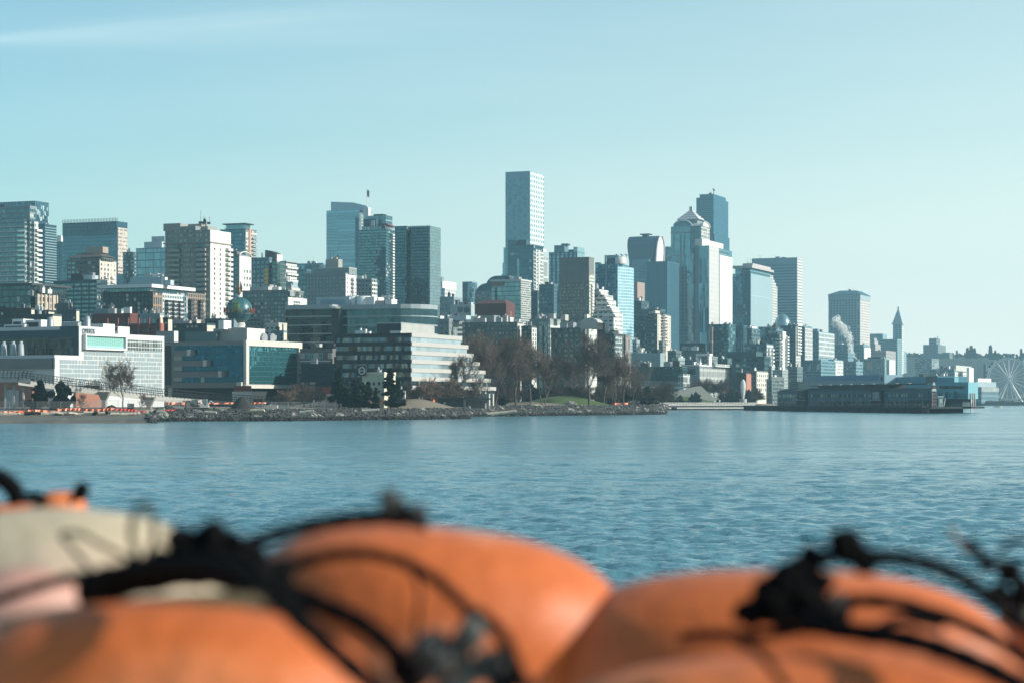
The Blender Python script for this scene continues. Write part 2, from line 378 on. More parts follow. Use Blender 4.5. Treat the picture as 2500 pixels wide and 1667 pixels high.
for a, ra, b_, rb in zip(pxs, rows, pxs[1:], rows[1:]):
    for (d0, z0), (d1, z1), (e0, y0), (e1, y1) in zip(ra, ra[1:], rb, rb[1:]):
        mb.face([(gx(a, d0), d0, z0), (gx(b_, e0), e0, y0), (gx(b_, e1), e1, y1), (gx(a, d1), d1, z1)])
tag(mb.obj('ground', m_ground), kind='structure')
def sheet(name, m, p0, p1, rowf, step=8, dz=.01):
    mb = MB(); ps = []; p = p0
    while p < p1: ps.append(p); p += step
    ps.append(p1)
    rr = [rowf(p) for p in ps]
    for a, ra, b_, rb in zip(ps, rr, ps[1:], rr[1:]):
        for (d0, z0), (d1, z1), (e0, y0), (e1, y1) in zip(ra, ra[1:], rb, rb[1:]):
            mb.face([(gx(a, d0), d0, z0+dz), (gx(b_, e0), e0, y0+dz), (gx(b_, e1), e1, y1+dz), (gx(a, d1), d1, z1+dz)])
    return tag(mb.obj(name, m), kind='structure')
def brow(p):
    d = dW(p); h = .12*sin(p*.05)+.08*sin(p*.13); return [(d-6, -.45), (d+h*8, .02), (d+32, 1.9), (d+40, 2.05)]
sheet('beach', m_sand, -900, 377, brow, dz=.03)
# park mounds behind the riprap
def mound(name, m, pc, d, w_, dep, h, kind='structure', zb=3.2, n=26, rough=0.0, label=None, cat=None, seed=1):
    mb = MB(); rnd = random.Random(seed); c = gx(pc, d); b = len(mb.v)
    nr = 10
    for i in range(nr+1):
        for k in range(n):
            t = i/nr; a = 2*pi*k/n; r = 1-t
            z = h*(cos(min(1, r)*pi)*.5+.5) * (1+rough*rnd.uniform(-1, 1))
            mb.v.append((w_*r*cos(a)*(1+rough*rnd.uniform(-.3, .3)), dep*r*sin(a), z))
    for i in range(nr):
        for k in range(n):
            mb.f.append((b+i*n+k, b+i*n+(k+1) % n, b+(i+1)*n+(k+1) % n, b+(i+1)*n+k)); mb.uv += [(0, 0)]*4; mb.mi.append(0)
    o = mb.obj(name, m, smooth=True); o.location = (c, d, zb)
    return tag(o, label, cat, kind=kind)
mound('lawn', m_grass, 1375, 812, 27, 24, 4.6, zb=2.7)
mound('hill', m_ground, 1275, 788, 34, 18, 2.2, zb=2.7)
mound('hill', m_ground, 1010, 640, 17, 14, 3.2, zb=2.8)
mound('hill', m_ground, 860, 640, 30, 14, 3.0, zb=2.8)
mound('lawn', m_grass, 1665, 1185, 32, 20, 6.0, zb=2.5)
# far wooded ridge
def ridge():
    mb = MB(); n = 120; prof = []
    rnd = random.Random(5)
    for i in range(n+1):
        px = 1700+i*14
        top = 874-5*sin((px-1700)/260)+rnd.uniform(-1.5, 1.5)
        if px < 2200: top = 868+(2200-px)*.12
        prof.append((px, top))
    for (a, ta), (b_, tb) in zip(prof, prof[1:]):
        for (d0, f0), (d1, f1) in zip([(2900, 0), (3150, .45), (3500, .85), (3800, 1), (4200, .7)], [(3150, .45), (3500, .85), (3800, 1), (4200, .7), (4600, 0)]):
            za = lambda d, f, t: 3+f*(gz(t, 3800)-3)
            mb.face([(gx(a, 3800)*d0/3800, d0, za(d0, f0, ta)), (gx(b_, 3800)*d0/3800, d0, za(d0, f0, tb)), (gx(b_, 3800)*d1/3800, d1, za(d1, f1, tb)), (gx(a, 3800)*d1/3800, d1, za(d1, f1, ta))])
    return tag(mb.obj('hill', mat('far_woodland', (.022, .036, .034), .95, var=.5, scale=.05, bump=1, bscale=.1), smooth=True), kind='structure')
ridge()
# ---------------------------------------------------------------- air
mb = MB(); mb.box(-2600, 2600, -300, 5200, -3, 330)
hz, t = nodes_mat('haze_air'); b = NB(t); o_ = b.n('ShaderNodeOutputMaterial'); pv = b.n('ShaderNodeVolumePrincipled')
pv.inputs['Color'].default_value = (.50, .86, 1.0, 1); pv.inputs['Density'].default_value = 0.0001; pv.inputs['Anisotropy'].default_value = 0.0
b.l(pv.outputs[0], o_.inputs['Volume'])
tag(mb.obj('haze', hz), kind='stuff')
# ---------------------------------------------------------------- building kit
WMESH = {}
def window_mesh(w_, h_, frame, kind):
    key = (round(w_, 2), round(h_, 2), frame, kind)
    if key in WMESH: return WMESH[key]
    mb = MB(); f = min(.09, w_*.08)
    pm = {'d': glassm('pane_dark', (.35, .48, .52), .35), 's': glassm('pane_sky', (.65, .8, .85), .6), 'b': mat('pane_blind', (.42, .40, .36), .5)}[kind]
    mb.box(-w_/2+f, w_/2-f, -.03, 0, f, h_-f, 0, bottom=False)
    for x0, x1, z0, z1 in ((-w_/2, w_/2, 0, f), (-w_/2, w_/2, h_-f, h_), (-w_/2, -w_/2+f, f, h_-f), (w_/2-f, w_/2, f, h_-f)):
        mb.box(x0, x1, -.1, 0, z0, z1, 1)
    if w_ > 1.1: mb.box(-.03, .03, -.08, -.031, f, h_-f, 1)
    me = mb.mesh('window', [pm, FR[frame]]); WMESH[key] = me
    return me
FR = {'w': m_white, 'd': m_dark, 'g': m_metal, 'c': mat('cream_frame', CREAM, .6)}
BALC = {}
def balcony_mesh(w_, dep, rail, slab):
    key = (round(w_, 2), round(dep, 2), rail, slab)
    if key in BALC: return BALC[key]
    rm = {'g': glassm('rail_glass', (.6, .75, .78), .45, (.12, .16, .17)), 'w': mat('rail_white', (.66, .65, .61), .7), 'd': m_dark, 'c': mat('rail_beige', BEIGE, .8)}[rail]
    sm = {'w': mat('slab_white', (.62, .61, .58), .8), 'c': mat('slab_beige', BEIGE, .8), 'd': m_dark, 'g': mat('slab_grey', GREY, .8)}[slab]
    mb = MB(); mb.box(-w_/2, w_/2, -dep, 0, 0, .22, 0)
    t = .08
    mb.box(-w_/2, w_/2, -dep-.01, -dep+t, .22, 1.25, 1); mb.box(-w_/2, -w_/2+t, -dep+t, 0, .22, 1.25, 1); mb.box(w_/2-t, w_/2, -dep+t, 0, .22, 1.25, 1)
    me = mb.mesh('balcony', [sm, rm]); BALC[key] = me
    return me

class B:
    """one building: Empty at its near corner, parts as children, local frame: -x runs along the face to the left, +y along the face to the right"""
    def __init__(s, name, label, cat, pc, d, a=22, group=None, z0=2.2):
        s.a = R(a); s.Cx = gx(pc, d); s.Cy = d; s.z0 = z0; s.rnd = random.Random(int(pc*7+d))
        s.root = empty(name, label, cat, (s.Cx, s.Cy, 0), -s.a, group); s.top = z0; s.pm = d/F
    def X(s, px, y=0):
        k = (px-CX)/F; ca, sa = cos(s.a), sin(s.a)
        return (k*(s.Cy+y*ca)-s.Cx-y*sa)/(ca+k*sa)
    def Y(s, px, x=0):
        k = (px-CX)/F; ca, sa = cos(s.a), sin(s.a)
        return (k*(s.Cy-x*sa)-s.Cx-x*ca)/(sa-k*ca)
    def Z(s, py, x=0, y=0): return HC+(YH-py)/F*(s.Cy-x*sin(s.a)+y*cos(s.a))
    def box(s, part, x0, x1, y0, y1, z0, z1, m, top=None, label=None):
        mb = MB(); mb.box(x0, x1, y0, y1, z0, z1, 0, 1 if top else None)
        o = mb.obj(part, [m, top] if top else m, s.root)
        if label: o['label'] = label
        return o
    def vol(s, part, pl, pc, pr, pt, m, y0=0.0, zb=None, wr=None, top=None, cap=None, label=None, wl=None):
        """volume whose silhouette edges fall on photo columns pl | pc | pr and whose near corner tops out at row pt"""
        x1 = s.X(pc, y0); x0 = s.X(pl, y0) if wl is None else x1-wl
        y1 = s.Y(pr, x1) if wr is None else y0+wr
        y1 = max(y1, y0+2.0)
        z1 = s.Z(pt, x1, y0); zb_ = s.z0 if zb is None else zb
        s.box(part, x0, x1, y0, y1, zb_, z1, m, top or m_roof, label)
        if cap:   # roof parapet
            h, o_, cm_ = cap
            mb = MB(); mb.box(x0-o_, x1+o_, y0-o_, y1+o_, z1+.003, z1+h, 0, 1)
            mb.obj('roof', [cm_, m_roof], s.root)
        s.x0, s.x1, s.y0, s.y1, s.z1 = x0, x1, y0, y1, z1; s.top = max(s.top, z1)
        return x0, x1, y0, y1, z1
    def bands(s, z0, z1, step, th, out, m, part='floor_band', r=None):
        x0, x1, y0, y1 = r or (s.x0, s.x1, s.y0, s.y1); z = z0
        while z < z1:
            mb = MB(); mb.box(x0-out, x1+out, y0-out, y1+out, z, z+th); mb.obj(part, m, s.root); z += step
    def piers(s, face, n, w_, out, m, z0, z1, part='pier', u0=0, u1=1, r=None):
        x0, x1, y0, y1 = r or (s.x0, s.x1, s.y0, s.y1)
        for i in range(n+1):
            t = u0+(u1-u0)*i/n; mb = MB()
            if face == 'L':
                x = x0+(x1-x0)*t; mb.box(x-w_/2, x+w_/2, y0-out, y0+.05, z0, z1)
            else:
                y = y0+(y1-y0)*t; mb.box(x1-.05, x1+out, y-w_/2, y+w_/2, z0, z1)
            mb.obj(part, m, s.root)
    def windows(s, face, nc, nr, z0, z1, w_, h_, frame='w', blind=.25, sky=.3, u0=0.0, u1=1.0, limit=100, skip=None, r=None, part='window'):
        x0, x1, y0, y1 = r or (s.x0, s.x1, s.y0, s.y1); cnt = 0; rest = MB()
        for j in range(nr-1, -1, -1):
            for i in range(nc):
                if skip and skip(i, j): continue
                t = u0+(u1-u0)*(i+.5)/nc; z = z0+(z1-z0)*(j+.5)/nr-h_/2
                q = s.rnd.random(); kd = 'b' if q < blind else ('s' if q < blind+sky else 'd')
                if face == 'L': loc = (x0+(x1-x0)*t, y0-.005, z); rz = 0
                else: loc = (x1+.005, y0+(y1-y0)*t, z); rz = pi/2
                if cnt < limit:
                    o = link(part, window_mesh(w_, h_, frame, kd), s.root, loc); o.rotation_euler = (0, 0, rz)
                else:
                    f = .05
                    if face == 'L': rest.face([(loc[0]-w_/2, y0-f, z), (loc[0]+w_/2, y0-f, z), (loc[0]+w_/2, y0-f, z+h_), (loc[0]-w_/2, y0-f, z+h_)], None, 1 if kd == 'b' else 0)
                    else: rest.face([(x1+f, loc[1]-w_/2, z), (x1+f, loc[1]+w_/2, z), (x1+f, loc[1]+w_/2, z+h_), (x1+f, loc[1]-w_/2, z+h_)], None, 1 if kd == 'b' else 0)
                cnt += 1
        if rest.f:
            o = rest.obj('windows', [glassm('pane_dark', (.35, .48, .52), .35), mat('pane_blind', (.42, .40, .36), .5)], s.root); o['kind'] = 'stuff'
    def balconies(s, face, us, n, z0, step, w_, dep=1.4, rail='w', slab='w', r=None):
        x0, x1, y0, y1 = r or (s.x0, s.x1, s.y0, s.y1); me = balcony_mesh(w_, dep, rail, slab)
        for u in us:
            for k in range(n):
                z = z0+k*step
                if face == 'L': o = link('balcony', me, s.root, (x0+(x1-x0)*u, y0, z))
                else: o = link('balcony', me, s.root, (x1, y0+(y1-y0)*u, z)); o.rotation_euler = (0, 0, pi/2)
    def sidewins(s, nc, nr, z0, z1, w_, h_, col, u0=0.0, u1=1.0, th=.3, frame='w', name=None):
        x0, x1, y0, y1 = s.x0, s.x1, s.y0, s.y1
        s.box('wall', x1, x1+th, y0, y1, s.z0, s.z1-.05, mat(name or 'side_%d' % (s.Cx*3), col, .8, var=.1), label='side wall in sunlit colour')  # lighter colour than the front puts the sunlight into the side wall
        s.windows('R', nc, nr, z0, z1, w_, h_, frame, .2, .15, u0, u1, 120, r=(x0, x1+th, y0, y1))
    def clutter(s, n, h=2.2, r=None, z=None, tone=None, antenna=0):
        x0, x1, y0, y1 = r or (s.x0, s.x1, s.y0, s.y1); z = s.z1+.6 if z is None else z
        W, D = x1-x0, y1-y0
        for i in range(n):
            a_ = s.rnd.uniform(.06, .22)*W; b_ = s.rnd.uniform(.1, .3)*D; hh = h*s.rnd.uniform(.5, 1.3)
            cx = x0+s.rnd.uniform(.12, .88)*W; cy = y0+s.rnd.uniform(.12, .8)*D
            mb = MB(); a1, b1 = min(a_, 5)/2, min(b_, 5)/2
            mb.box(cx-a1, cx+a1, cy-b1, cy+b1, z, z+hh)
            mb.box(cx-a1-.1, cx+a1+.1, cy-b1-.1, cy+b1+.1, z+hh, z+hh+.15)
            if s.rnd.random() < .5: mb.tube([(cx, cy, z+hh+.15), (cx, cy, z+hh+.9)], .35, 8)
            mb.obj('roof_unit', tone or s.rnd.choice([m_metal, m_white, m_conc, m_dark]), s.root)
        for i in range(antenna):
            cx = x0+s.rnd.uniform(.1, .9)*W; cy = y0+s.rnd.uniform(.1, .9)*D; hh = s.rnd.uniform(3, 7)
            mb = MB(); mb.tube([(cx, cy, z), (cx, cy, z+hh)], [.12, .05], 5); mb.tube([(cx-.6, cy, z+hh*.8), (cx+.6, cy, z+hh*.8)], .05, 4)
            mb.obj('antenna', m_dark, s.root)
    def prism(s, part, pts, z0, z1, m, top=None, label=None, taper=None, bottom=True):
        mb = MB(); mb.prism(pts, z0, z1, 0, 1, taper=taper, bottom=bottom); o = mb.obj(part, [m, top or m_roof], s.root)
        if label: o['label'] = label
        s.top = max(s.top, z1); return o

def fm(nm, wall, tint, d, flp, bayp, wf=.7, hf=.6, **k):
    """facade material with storeys and bays given in photo pixels at distance d"""
    return facade(nm, wall, tint, fl=flp*d/F, bay=bayp*d/F, wf=wf, hf=hf, **k)

def simple(name, label, pl, pc, pr, pt, d, wall, tint, flp, bayp, wf, hf, cap=None, clut=2, a=22, wr=None, cat='building', group=None, ch=2.2, ant=0, band=None, real=None, top=None, **k):
    b = B(name, label, cat, pc, d, a, group)
    m = fm('facade_%d_%d' % (pc, d), wall, tint, d, flp, bayp, wf, hf, **k)
    part = 'glass_wall' if wf*hf > .6 else 'wall'
    b.vol(part, pl, pc, pr, pt, m, wr=wr, cap=cap or (.8, .12, mat('coping_%d_%d' % (pc, d), tuple(min(1, c*1.1) for c in wall), .8)), top=top)
    if band:
        th, out, bc = band; fl = flp*d/F; n0 = math.ceil(b.z0/fl)
        b.bands((n0+1)*fl-th/2, b.z1-.8, fl, th, out, mat('band_%d_%d' % (pc, d), bc, .7))
    if clut: b.clutter(clut, ch, antenna=ant)
    return b
# ================================================================ LEFT PART OF THE SKYLINE
# back row
b = simple('office_tower', 'dark blue glass tower at the photo edge with pale panels scattered down its narrow side', -60, 87, 119, 493, 1750, (.04, .09, .12), gBLUE, 9, 5, .8, .86, clut=0, refl=.55, blind=.02, dark=(.01, .03, .04))
b.piers('L', 26, .35, .5, mat('fin_blue', (.10, .2, .25), .5), b.z1-16, b.z1+.7, 'fin'); 
for i in range(70):
    r_ = b.rnd; y = b.y0+r_.uniform(.04, .96)*(b.y1-b.y0); z = b.z1-r_.random()**1.4*64-5
    mb = MB(); mb.box(b.x1, b.x1+.25, y-.45, y+.45, z, z+3.2); mb.obj('facade_panel', mat('pale_panel', (.45, .6, .6), .4), b.root)
b = simple('condominium_tower', 'pale condominium tower with white balconied corner in front of the dark blue glass tower', -80, 73, 86, 506, 1150, (.20, .25, .26), gTEAL, 12, 8, .8, .62, clut=2, refl=.4)
b.vol('glass_wall', -80, 60, 62, 535, fm('cond_front', (.17, .22, .23), gTEAL, 1150, 12, 9, .84, .74, refl=.42, sub=3, mull=.12), y0=-2.5, wr=2.6)
b.bands(6, b.z1-2, 12*.23, .3, .25, mat('slab_white', (.62, .61, .58), .8))
b.balconies('L', [.965], 15, b.z1-46, 12*.23, 5, 1.3, 'g', 'w'); 
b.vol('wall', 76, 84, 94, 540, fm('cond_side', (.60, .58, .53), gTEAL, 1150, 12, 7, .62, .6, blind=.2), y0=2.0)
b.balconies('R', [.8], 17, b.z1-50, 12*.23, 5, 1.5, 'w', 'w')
b = simple('office_tower', 'dark blue tower with light rippled glass side standing right of the pale condominium tower', 92, 109.5, 138, 550, 1500, (.02, .06, .08), gBLUE, 6, 4, .84, .7, clut=0, refl=.3, blind=0, dark=(.01, .03, .04))
b.bands(8, b.z1-1, 1.9, .5, .12, mat('rippled_band', (.32, .42, .43), .35, .2), 'floor_band', (b.x1-1, b.x1, b.y0+.3, b.y1))
b = simple('hotel_tower', 'distant white hotel top with a row of slots beside the big dark glass block', 134, 149, 156, 577, 2100, (.72, .68, .63), gTEAL, 60, 6, .4, .25, clut=0, blind=0, wr=20)
b = simple('office_tower', 'narrow dark blue slab hugging the big glass block below the white hotel top', 137, 152, 160, 593, 1650, (.03, .07, .09), gBLUE, 8, 5, .9, .85, clut=0, refl=.35, blind=0)
b = simple('office_tower', 'big dark blue glass block with vertical fins and a sunlit tan glazed side', 153.5, 286, 311, 543, 1600, (.02, .06, .08), gBLUE, 9, 4.5, .86, .9, clut=0, refl=.42, blind=0, dark=(.01, .035, .05), warp=.02)
b.piers('L', 36, .3, .35, mat('fin_blue_dark', (.015, .05, .07), .5), b.z1-10, b.z1+3.5, 'fin')
r_ = (b.x1-.2, b.x1+.2, b.y0+.5, b.y1); b.box('side_screen', b.x1, b.x1+.35, b.y0+.6, b.y1-.5, b.z1-40, b.z1-4, fm('tan_side', (.55, .43, .36), (.6, .55, .5), 1600, 9.3, 4.2, .6, .42, blind=.3, refl=.4))
b = simple('office_building', 'mid blue glass office with pale horizontal bands just before the beige condominium tower', 332, 412, 430, 607, 1500, (.12, .22, .28), gSKY, 18, 22, .92, .86, clut=0, refl=.5, sub=5, mull=.08, dark=(.03, .08, .1), blind=.04)
b.vol('penthouse', 370, 402, 410, 577, mat('pale_metal', (.40, .48, .50), .6), y0=6, zb=b.top); b.vol('penthouse', 352, 395, 405, 590, mat('pale_metal', (.40, .48, .50), .6), y0=3, zb=b.Z(607))
b.vol('podium', 318, 418, 440, 676, mat('podium_grey', (.27, .37, .42), .7), y0=-14); b.clutter(3)
b = simple('apartment_building', 'dark apartment slab with stacked balconies peeping out right of the big glass block', 300, 324, 334, 618, 1550, (.05, .08, .09), gTEAL, 9, 6, .7, .6, clut=2)
b.balconies('R', [.5], 8, b.z1-26, 3.0, 5, 1.4, 'g', 'w')
# B6 hip-roofed condo
b = simple('condominium_tower', 'beige condominium block with shade-browned front, cream sunlit side and a low hip roof', 162.5, 242.5, 283, 636, 1200, (.15, .125, .11), gTEAL, 11, 11.5, .72, .52, clut=0, blind=.1, refl=.55)  # beige front darkened to brown so its shade sits in the colour
zt = b.z1
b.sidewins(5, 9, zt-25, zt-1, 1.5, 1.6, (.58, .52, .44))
b.balconies('R', [.35, .75], 7, zt-26, 11*.24, 3.4, 1.3, 'w', 'w', (b.x0, b.x1+.3, b.y0, b.y1))
b.vol('penthouse', 169, 250, 278, 627, fm('b6_ph', (.12, .11, .1), gTEAL, 1200, 9, 9, .7, .7, blind=0, refl=.55), y0=1.5, zb=zt)
x0, x1, y0, y1 = b.x0, b.x1, b.y0, b.y1; z = b.z1
b.prism('roof', [(x0-1, y0-1), (x1+1, y0-1), (x1+1, y1+1), (x0-1, y1+1)], z, z+2.6, mat('brown_roof', BROWN, .8), mat('brown_roof', BROWN, .8), taper=[(x0+7, y0+4), (x1-5, y0+4), (x1-5, y1-3), (x0+7, y1-3)])
b.box('penthouse', x1-14, x1-2.5, y0+4.2, y0+10, z+2.62, z+6.2, mat('tan_louvre', TAN, .8)); b.clutter(2, 1.5, (x0+6, x1-8, y0+4, y1-4), z+2.6)
# B7 teal
b = simple('apartment_building', 'dark teal apartment block with rows of pale panes in front of the hip-roofed block', 131, 236, 247, 688, 980, (.045, .09, .10), gTEAL, 10.5, 22, .82, .5, clut=0, refl=.5, sub=3, mull=.1, blind=.2)
b.vol('penthouse', 173, 200, 215, 669, mat('black_cladding', BLACK, .6), y0=3, zb=b.top); b.vol('penthouse', 199, 225, 240, 672, mat('pale_metal', (.40, .48, .50), .6), y0=4, zb=b.Z(688)); b.vol('roof_terrace', 170, 242, 262, 682, m_droof, y0=2, zb=b.Z(689)); b.clutter(3)
b = simple('apartment_building', 'narrow bright slab with glazed balconies between the teal block and the flat-roofed brick block', 246, 262, 268, 690, 900, (.5, .5, .47), gTEAL, 10, 5, .6, .6, clut=1)
# B8
b = B('apartment_building', 'low dark glass block with sloping roof edge below the pale condominium tower', 'building', 75, 860)
b.vol('glass_wall', -60, 75, 138, 697, fm('b8', (.03, .045, .05), gTEAL, 860, 15, 16, .92, .85, refl=.28, sub=2, mull=.05, blind=.05), wr=26, cap=(.9, 1.6, m_droof))
b.vol('wall', 86, 91, 138, 718, fm('b8s', (.50, .40, .31), gTEAL, 860, 15, 10, .7, .72, blind=.1, refl=.3), y0=.4); b.piers('R', 5, .8, .5, mat('tan_frame', (.52, .42, .33), .8), 8, b.z1, 'pier'); b.clutter(4)
b.vol('penthouse', 30, 70, 78, 690, m_conc, y0=6, zb=b.Z(697))
# B9
b = B('apartment_building', 'brick and glass apartment block with a bright white flat overhanging roof', 'building', 372, 830)
b.vol('glass_wall', 262, 366, 458, 703, fm('b9g', (.20, .25, .27), gTEAL, 830, 14, 9, .85, .8, refl=.5, blind=.25), y0=3, zb=None, cap=(1.4, 2.4, mat('white_roof_slab', (.70, .71, .70), .6)))
tp = b.z1
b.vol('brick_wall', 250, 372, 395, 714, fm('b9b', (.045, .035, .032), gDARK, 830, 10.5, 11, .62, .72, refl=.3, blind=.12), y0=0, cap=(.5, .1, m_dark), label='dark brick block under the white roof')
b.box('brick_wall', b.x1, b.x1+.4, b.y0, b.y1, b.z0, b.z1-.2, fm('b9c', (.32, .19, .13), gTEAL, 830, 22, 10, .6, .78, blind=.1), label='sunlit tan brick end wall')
b.vol('wall', 388, 397, 425, 716, fm('b9w', (.62, .62, .6), gTEAL, 830, 10.5, 8, .6, .6), y0=12, wr=16)
b.balconies('R', [.2, .5, .8], 9, b.z1-18, 10.5*.166, 3.2, 1.6, 'd', 'w')
b.vol('brick_wall', 415, 424, 459, 712, fm('b9d', (.30, .19, .14), gTEAL, 830, 10.5, 9, .6, .72), y0=26, wr=26, label='tan brick wing with balconies')
b.balconies('R', [.2, .5, .8], 9, b.z1-18, 10.5*.166, 2.6, 1.4, 'd', 'd')
b.vol('penthouse', 398, 416, 425, 684, mat('pale_metal', (.40, .48, .50), .6), y0=10, zb=tp+1.4); b.vol('penthouse', 394, 403, 408, 677, m_white, y0=14, zb=tp+1.4)
# B12 beige condo tower
def b12():
    d = 1000; b = B('condominium_tower', 'tall beige condominium tower with two dark balcony recesses and a white sunlit side', 'building', 515, d)
    fl = 12.1*d/F; W = fm('b12w', (.255, .245, .215), (.35, .42, .42), d, 12.1, 15, .62, .5, refl=.3, blind=.3, sub=2, mull=.1); RC = fm('b12r', (.08, .09, .09), gTEAL, d, 12.1, 8, .85, .8, refl=.25, blind=.1)
    b.vol('wall', 403, 512, 530, 561, W, wr=20)
    b.sidewins(2, 26, b.z1-8-26*fl, b.z1-8, 1.5, 1.4, (.64, .61, .55), .06, .62, .35)
    z1 = b.z1; x0, x1, y0, y1 = b.x0, b.x1, b.y0, b.y1
    for a_, c_ in ((427, 441), (478, 492)):
        b.box('recess', b.X(a_), b.X(c_), -.25, 0, b.z0, z1-7, RC)
        b.balconies('L', [(b.X((a_+c_)/2+(8 if a_ > 450 else -6))-x0)/(x1-x0)], 24, z1-8-24*fl, fl, 5.2, 1.4, 'c', 'c')
    for pa in (409, 452):
        b.balconies('L', [(b.X(pa+6)-x0)/(x1-x0)], 24, z1-8-24*fl, fl, 3.0, .5, 'c', 'c')
    b.balconies('R', [.86], 26, z1-7-26*fl, fl, 4.6, 1.6, 'w', 'w', (x0, x1+.35, y0, y1))
    b.box('parapet', x0-.6, b.X(442), -.6, 8, z1, b.Z(547, x0), mat('b12c', (.30, .29, .26), .85)); b.box('parapet', b.X(442), b.X(478), -.3, 12, z1, b.Z(551), mat('b12c2', (.24, .26, .26), .85))
    b.box('roof', x0-.8, x1+.9, -.8, y1+.8, z1-6.4, z1-5.9, mat('b12c', (.30, .29, .26), .85))
    b.box('penthouse', b.X(448, 5), b.X(507, 5), 5, 14, z1, b.Z(552, 0, 5), mat('b12c', (.30, .29, .26), .85)); b.box('penthouse', b.X(455, 7), b.X(492, 7), 7, 14, z1, b.Z(545, 0, 7), mat('b12c3', (.34, .32, .28), .85))
    b.clutter(5, 1.4, (b.X(457), b.X(490), 8, 13), b.Z(545, 0, 7), m_dark, 3)
b12()
# B13 twin
b = B('condominium_tower', 'blue glass condominium tower with dark overhanging roof and a salmon stripe on its sunlit side', 'building', 599, 1350)
b.vol('glass_wall', 538, 599, 626, 561, fm('b13', (.07, .15, .19), gBLUE, 1350, 9.5, 10, .92, .8, refl=.45, blind=.04, sub=2, mull=.08), cap=(.5, .2, m_dark))
b.box('wall', b.x1, b.x1+.3, b.y0, b.y1, b.z0, b.z1, fm('b13s', (.60, .55, .5), gTEAL, 1350, 9.5, 6.5, .62, .62, blind=.2), label='side wall in sunlit colour')
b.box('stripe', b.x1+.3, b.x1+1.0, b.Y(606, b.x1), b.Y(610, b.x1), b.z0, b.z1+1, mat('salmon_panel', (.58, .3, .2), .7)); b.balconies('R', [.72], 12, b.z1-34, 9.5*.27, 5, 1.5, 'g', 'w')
xa, xb = b.x0, b.x1
b.vol('glass_wall', 552, 597, 611, 548, fm('b13t', (.25, .35, .38), gSKY, 1350, 30, 4, .85, .95, refl=.5, blind=0), y0=2, zb=b.z1+.5, cap=(.7, 1.8, m_dark)); b.clutter(1, 2, (xa, xa+8, 4, 9), b.Z(561), None, 3)
b.box('frame', xa+2, b.X(565), -.5, 0, b.Z(640), b.Z(583), mat('pale_frame', (.3, .42, .48), .6)); b.box('frame', b.X(548), b.X(575), -.8, 0, b.Z(640), b.Z(607), mat('pale_frame2', (.22, .33, .38), .6))
# B14
b = simple('condominium_tower', 'teal and grey tower with white arched sunlit side behind the globe and its eagle', 536, 583, 612, 625, 1080, (.16, .20, .21), gTEAL, 11, 12, .7, .62, clut=0, refl=.4, blind=.12)
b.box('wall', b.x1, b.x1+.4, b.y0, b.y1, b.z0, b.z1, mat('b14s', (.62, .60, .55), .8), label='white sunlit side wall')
b.windows('R', 3, 11, b.z1-46, b.z1-6, 1.6, 1.7, 'w', .2, .2, .3, 1, r=(b.x0, b.x1+.4, b.y0, b.y1))
arc = [(b.x1+.5+0*i, b.y0+(b.y1-b.y0)*(.5-.5*cos(pi*i/8)), b.z1+2.4*sin(pi*i/8)) for i in range(9)]
mb = MB(); mb.tube(arc, .35, 5); mb.obj('arch', mat('b14s', (.62, .60, .55), .8), b.root); b.vol('penthouse', 536, 578, 590, 614, mat('b14p', (.13, .13, .13), .7), y0=4, zb=b.z1); b.clutter(2, 1.2)
# B15 yellow windows
b = simple('apartment_building', 'grey blue apartment block with a column of yellow window bays', 612, 657, 664, 632, 1220, (.09, .14, .18), gTEAL, 11, 12, .6, .62, clut=1, refl=.5, blind=.15, sub=2, mull=.12)
for k in range(4):
    z = b.Z(664+k*10); b.box('yellow_bay', b.X(647), b.X(655.5), -.9, 0, z, z+7.6*.244, mat('yellow_panel', (.75, .42, .04), .5))
pts = [(b.X(673)+4.2*cos(t), 4+5.2*sin(t)) for t in [i*pi/8 for i in range(16)]]
b.prism('glass_wall', pts, b.z0, b.Z(640), fm('b15r', (.10, .13, .13), gGREEN, 1220, 11, 5, .85, .7, refl=.35), label='rounded glass bay')
b = B('apartment_building', 'block with a slanting wedge roof behind the yellow window bays', 'building', 673, 1350)
b.vol('wall', 647, 673, 689, 640, fm('b16', (.36, .46, .48), gSKY, 1350, 12, 8, .5, .5, blind=.1))
zz = b.z1; x0, x1, y0, y1 = b.x0, b.x1, b.y0, b.y1
mb = MB(); q = [(x0, zz), (x1, zz), (x1, b.Z(619)), (x1-3, b.Z(614)), (x0, b.Z(610))]
mb.face([(x, y0, z) for x, z in q]); mb.face([(x, y0+7, z) for x, z in reversed(q)])
for (xa, za), (xb, zb) in zip(q, q[1:]+q[:1]): mb.face([(xa, y0, za), (xa, y0+7, za), (xb, y0+7, zb), (xb, y0, zb)])
mb.obj('wedge_roof', m_dark, b.root); b.box('penthouse', x1-1, x1+.1, y0+2, y1, zz, b.Z(621), m_white)
b = B('apartment_building', 'white framed balcony block with dark curved end, right of the yellow window bays', 'building', 697, 1260)
b.vol('wall', 690, 697, 725, 640, fm('b17', (.60, .56, .52), gDARK, 1260, 16, 9, .74, .68, sub=2, mull=.14, blind=.1), cap=(.6, 1.2, mat('b17r', (.34, .40, .42), .6)), wr=None)
b.balconies('R', [.2, .5, .8], 4, b.z1-16, 16*.252, 5, 1.2, 'w', 'w'); b.vol('podium', 690, 715, 727, 688, mat('podium_grey', (.27, .37, .42), .7), y0=-3); b.clutter(2)
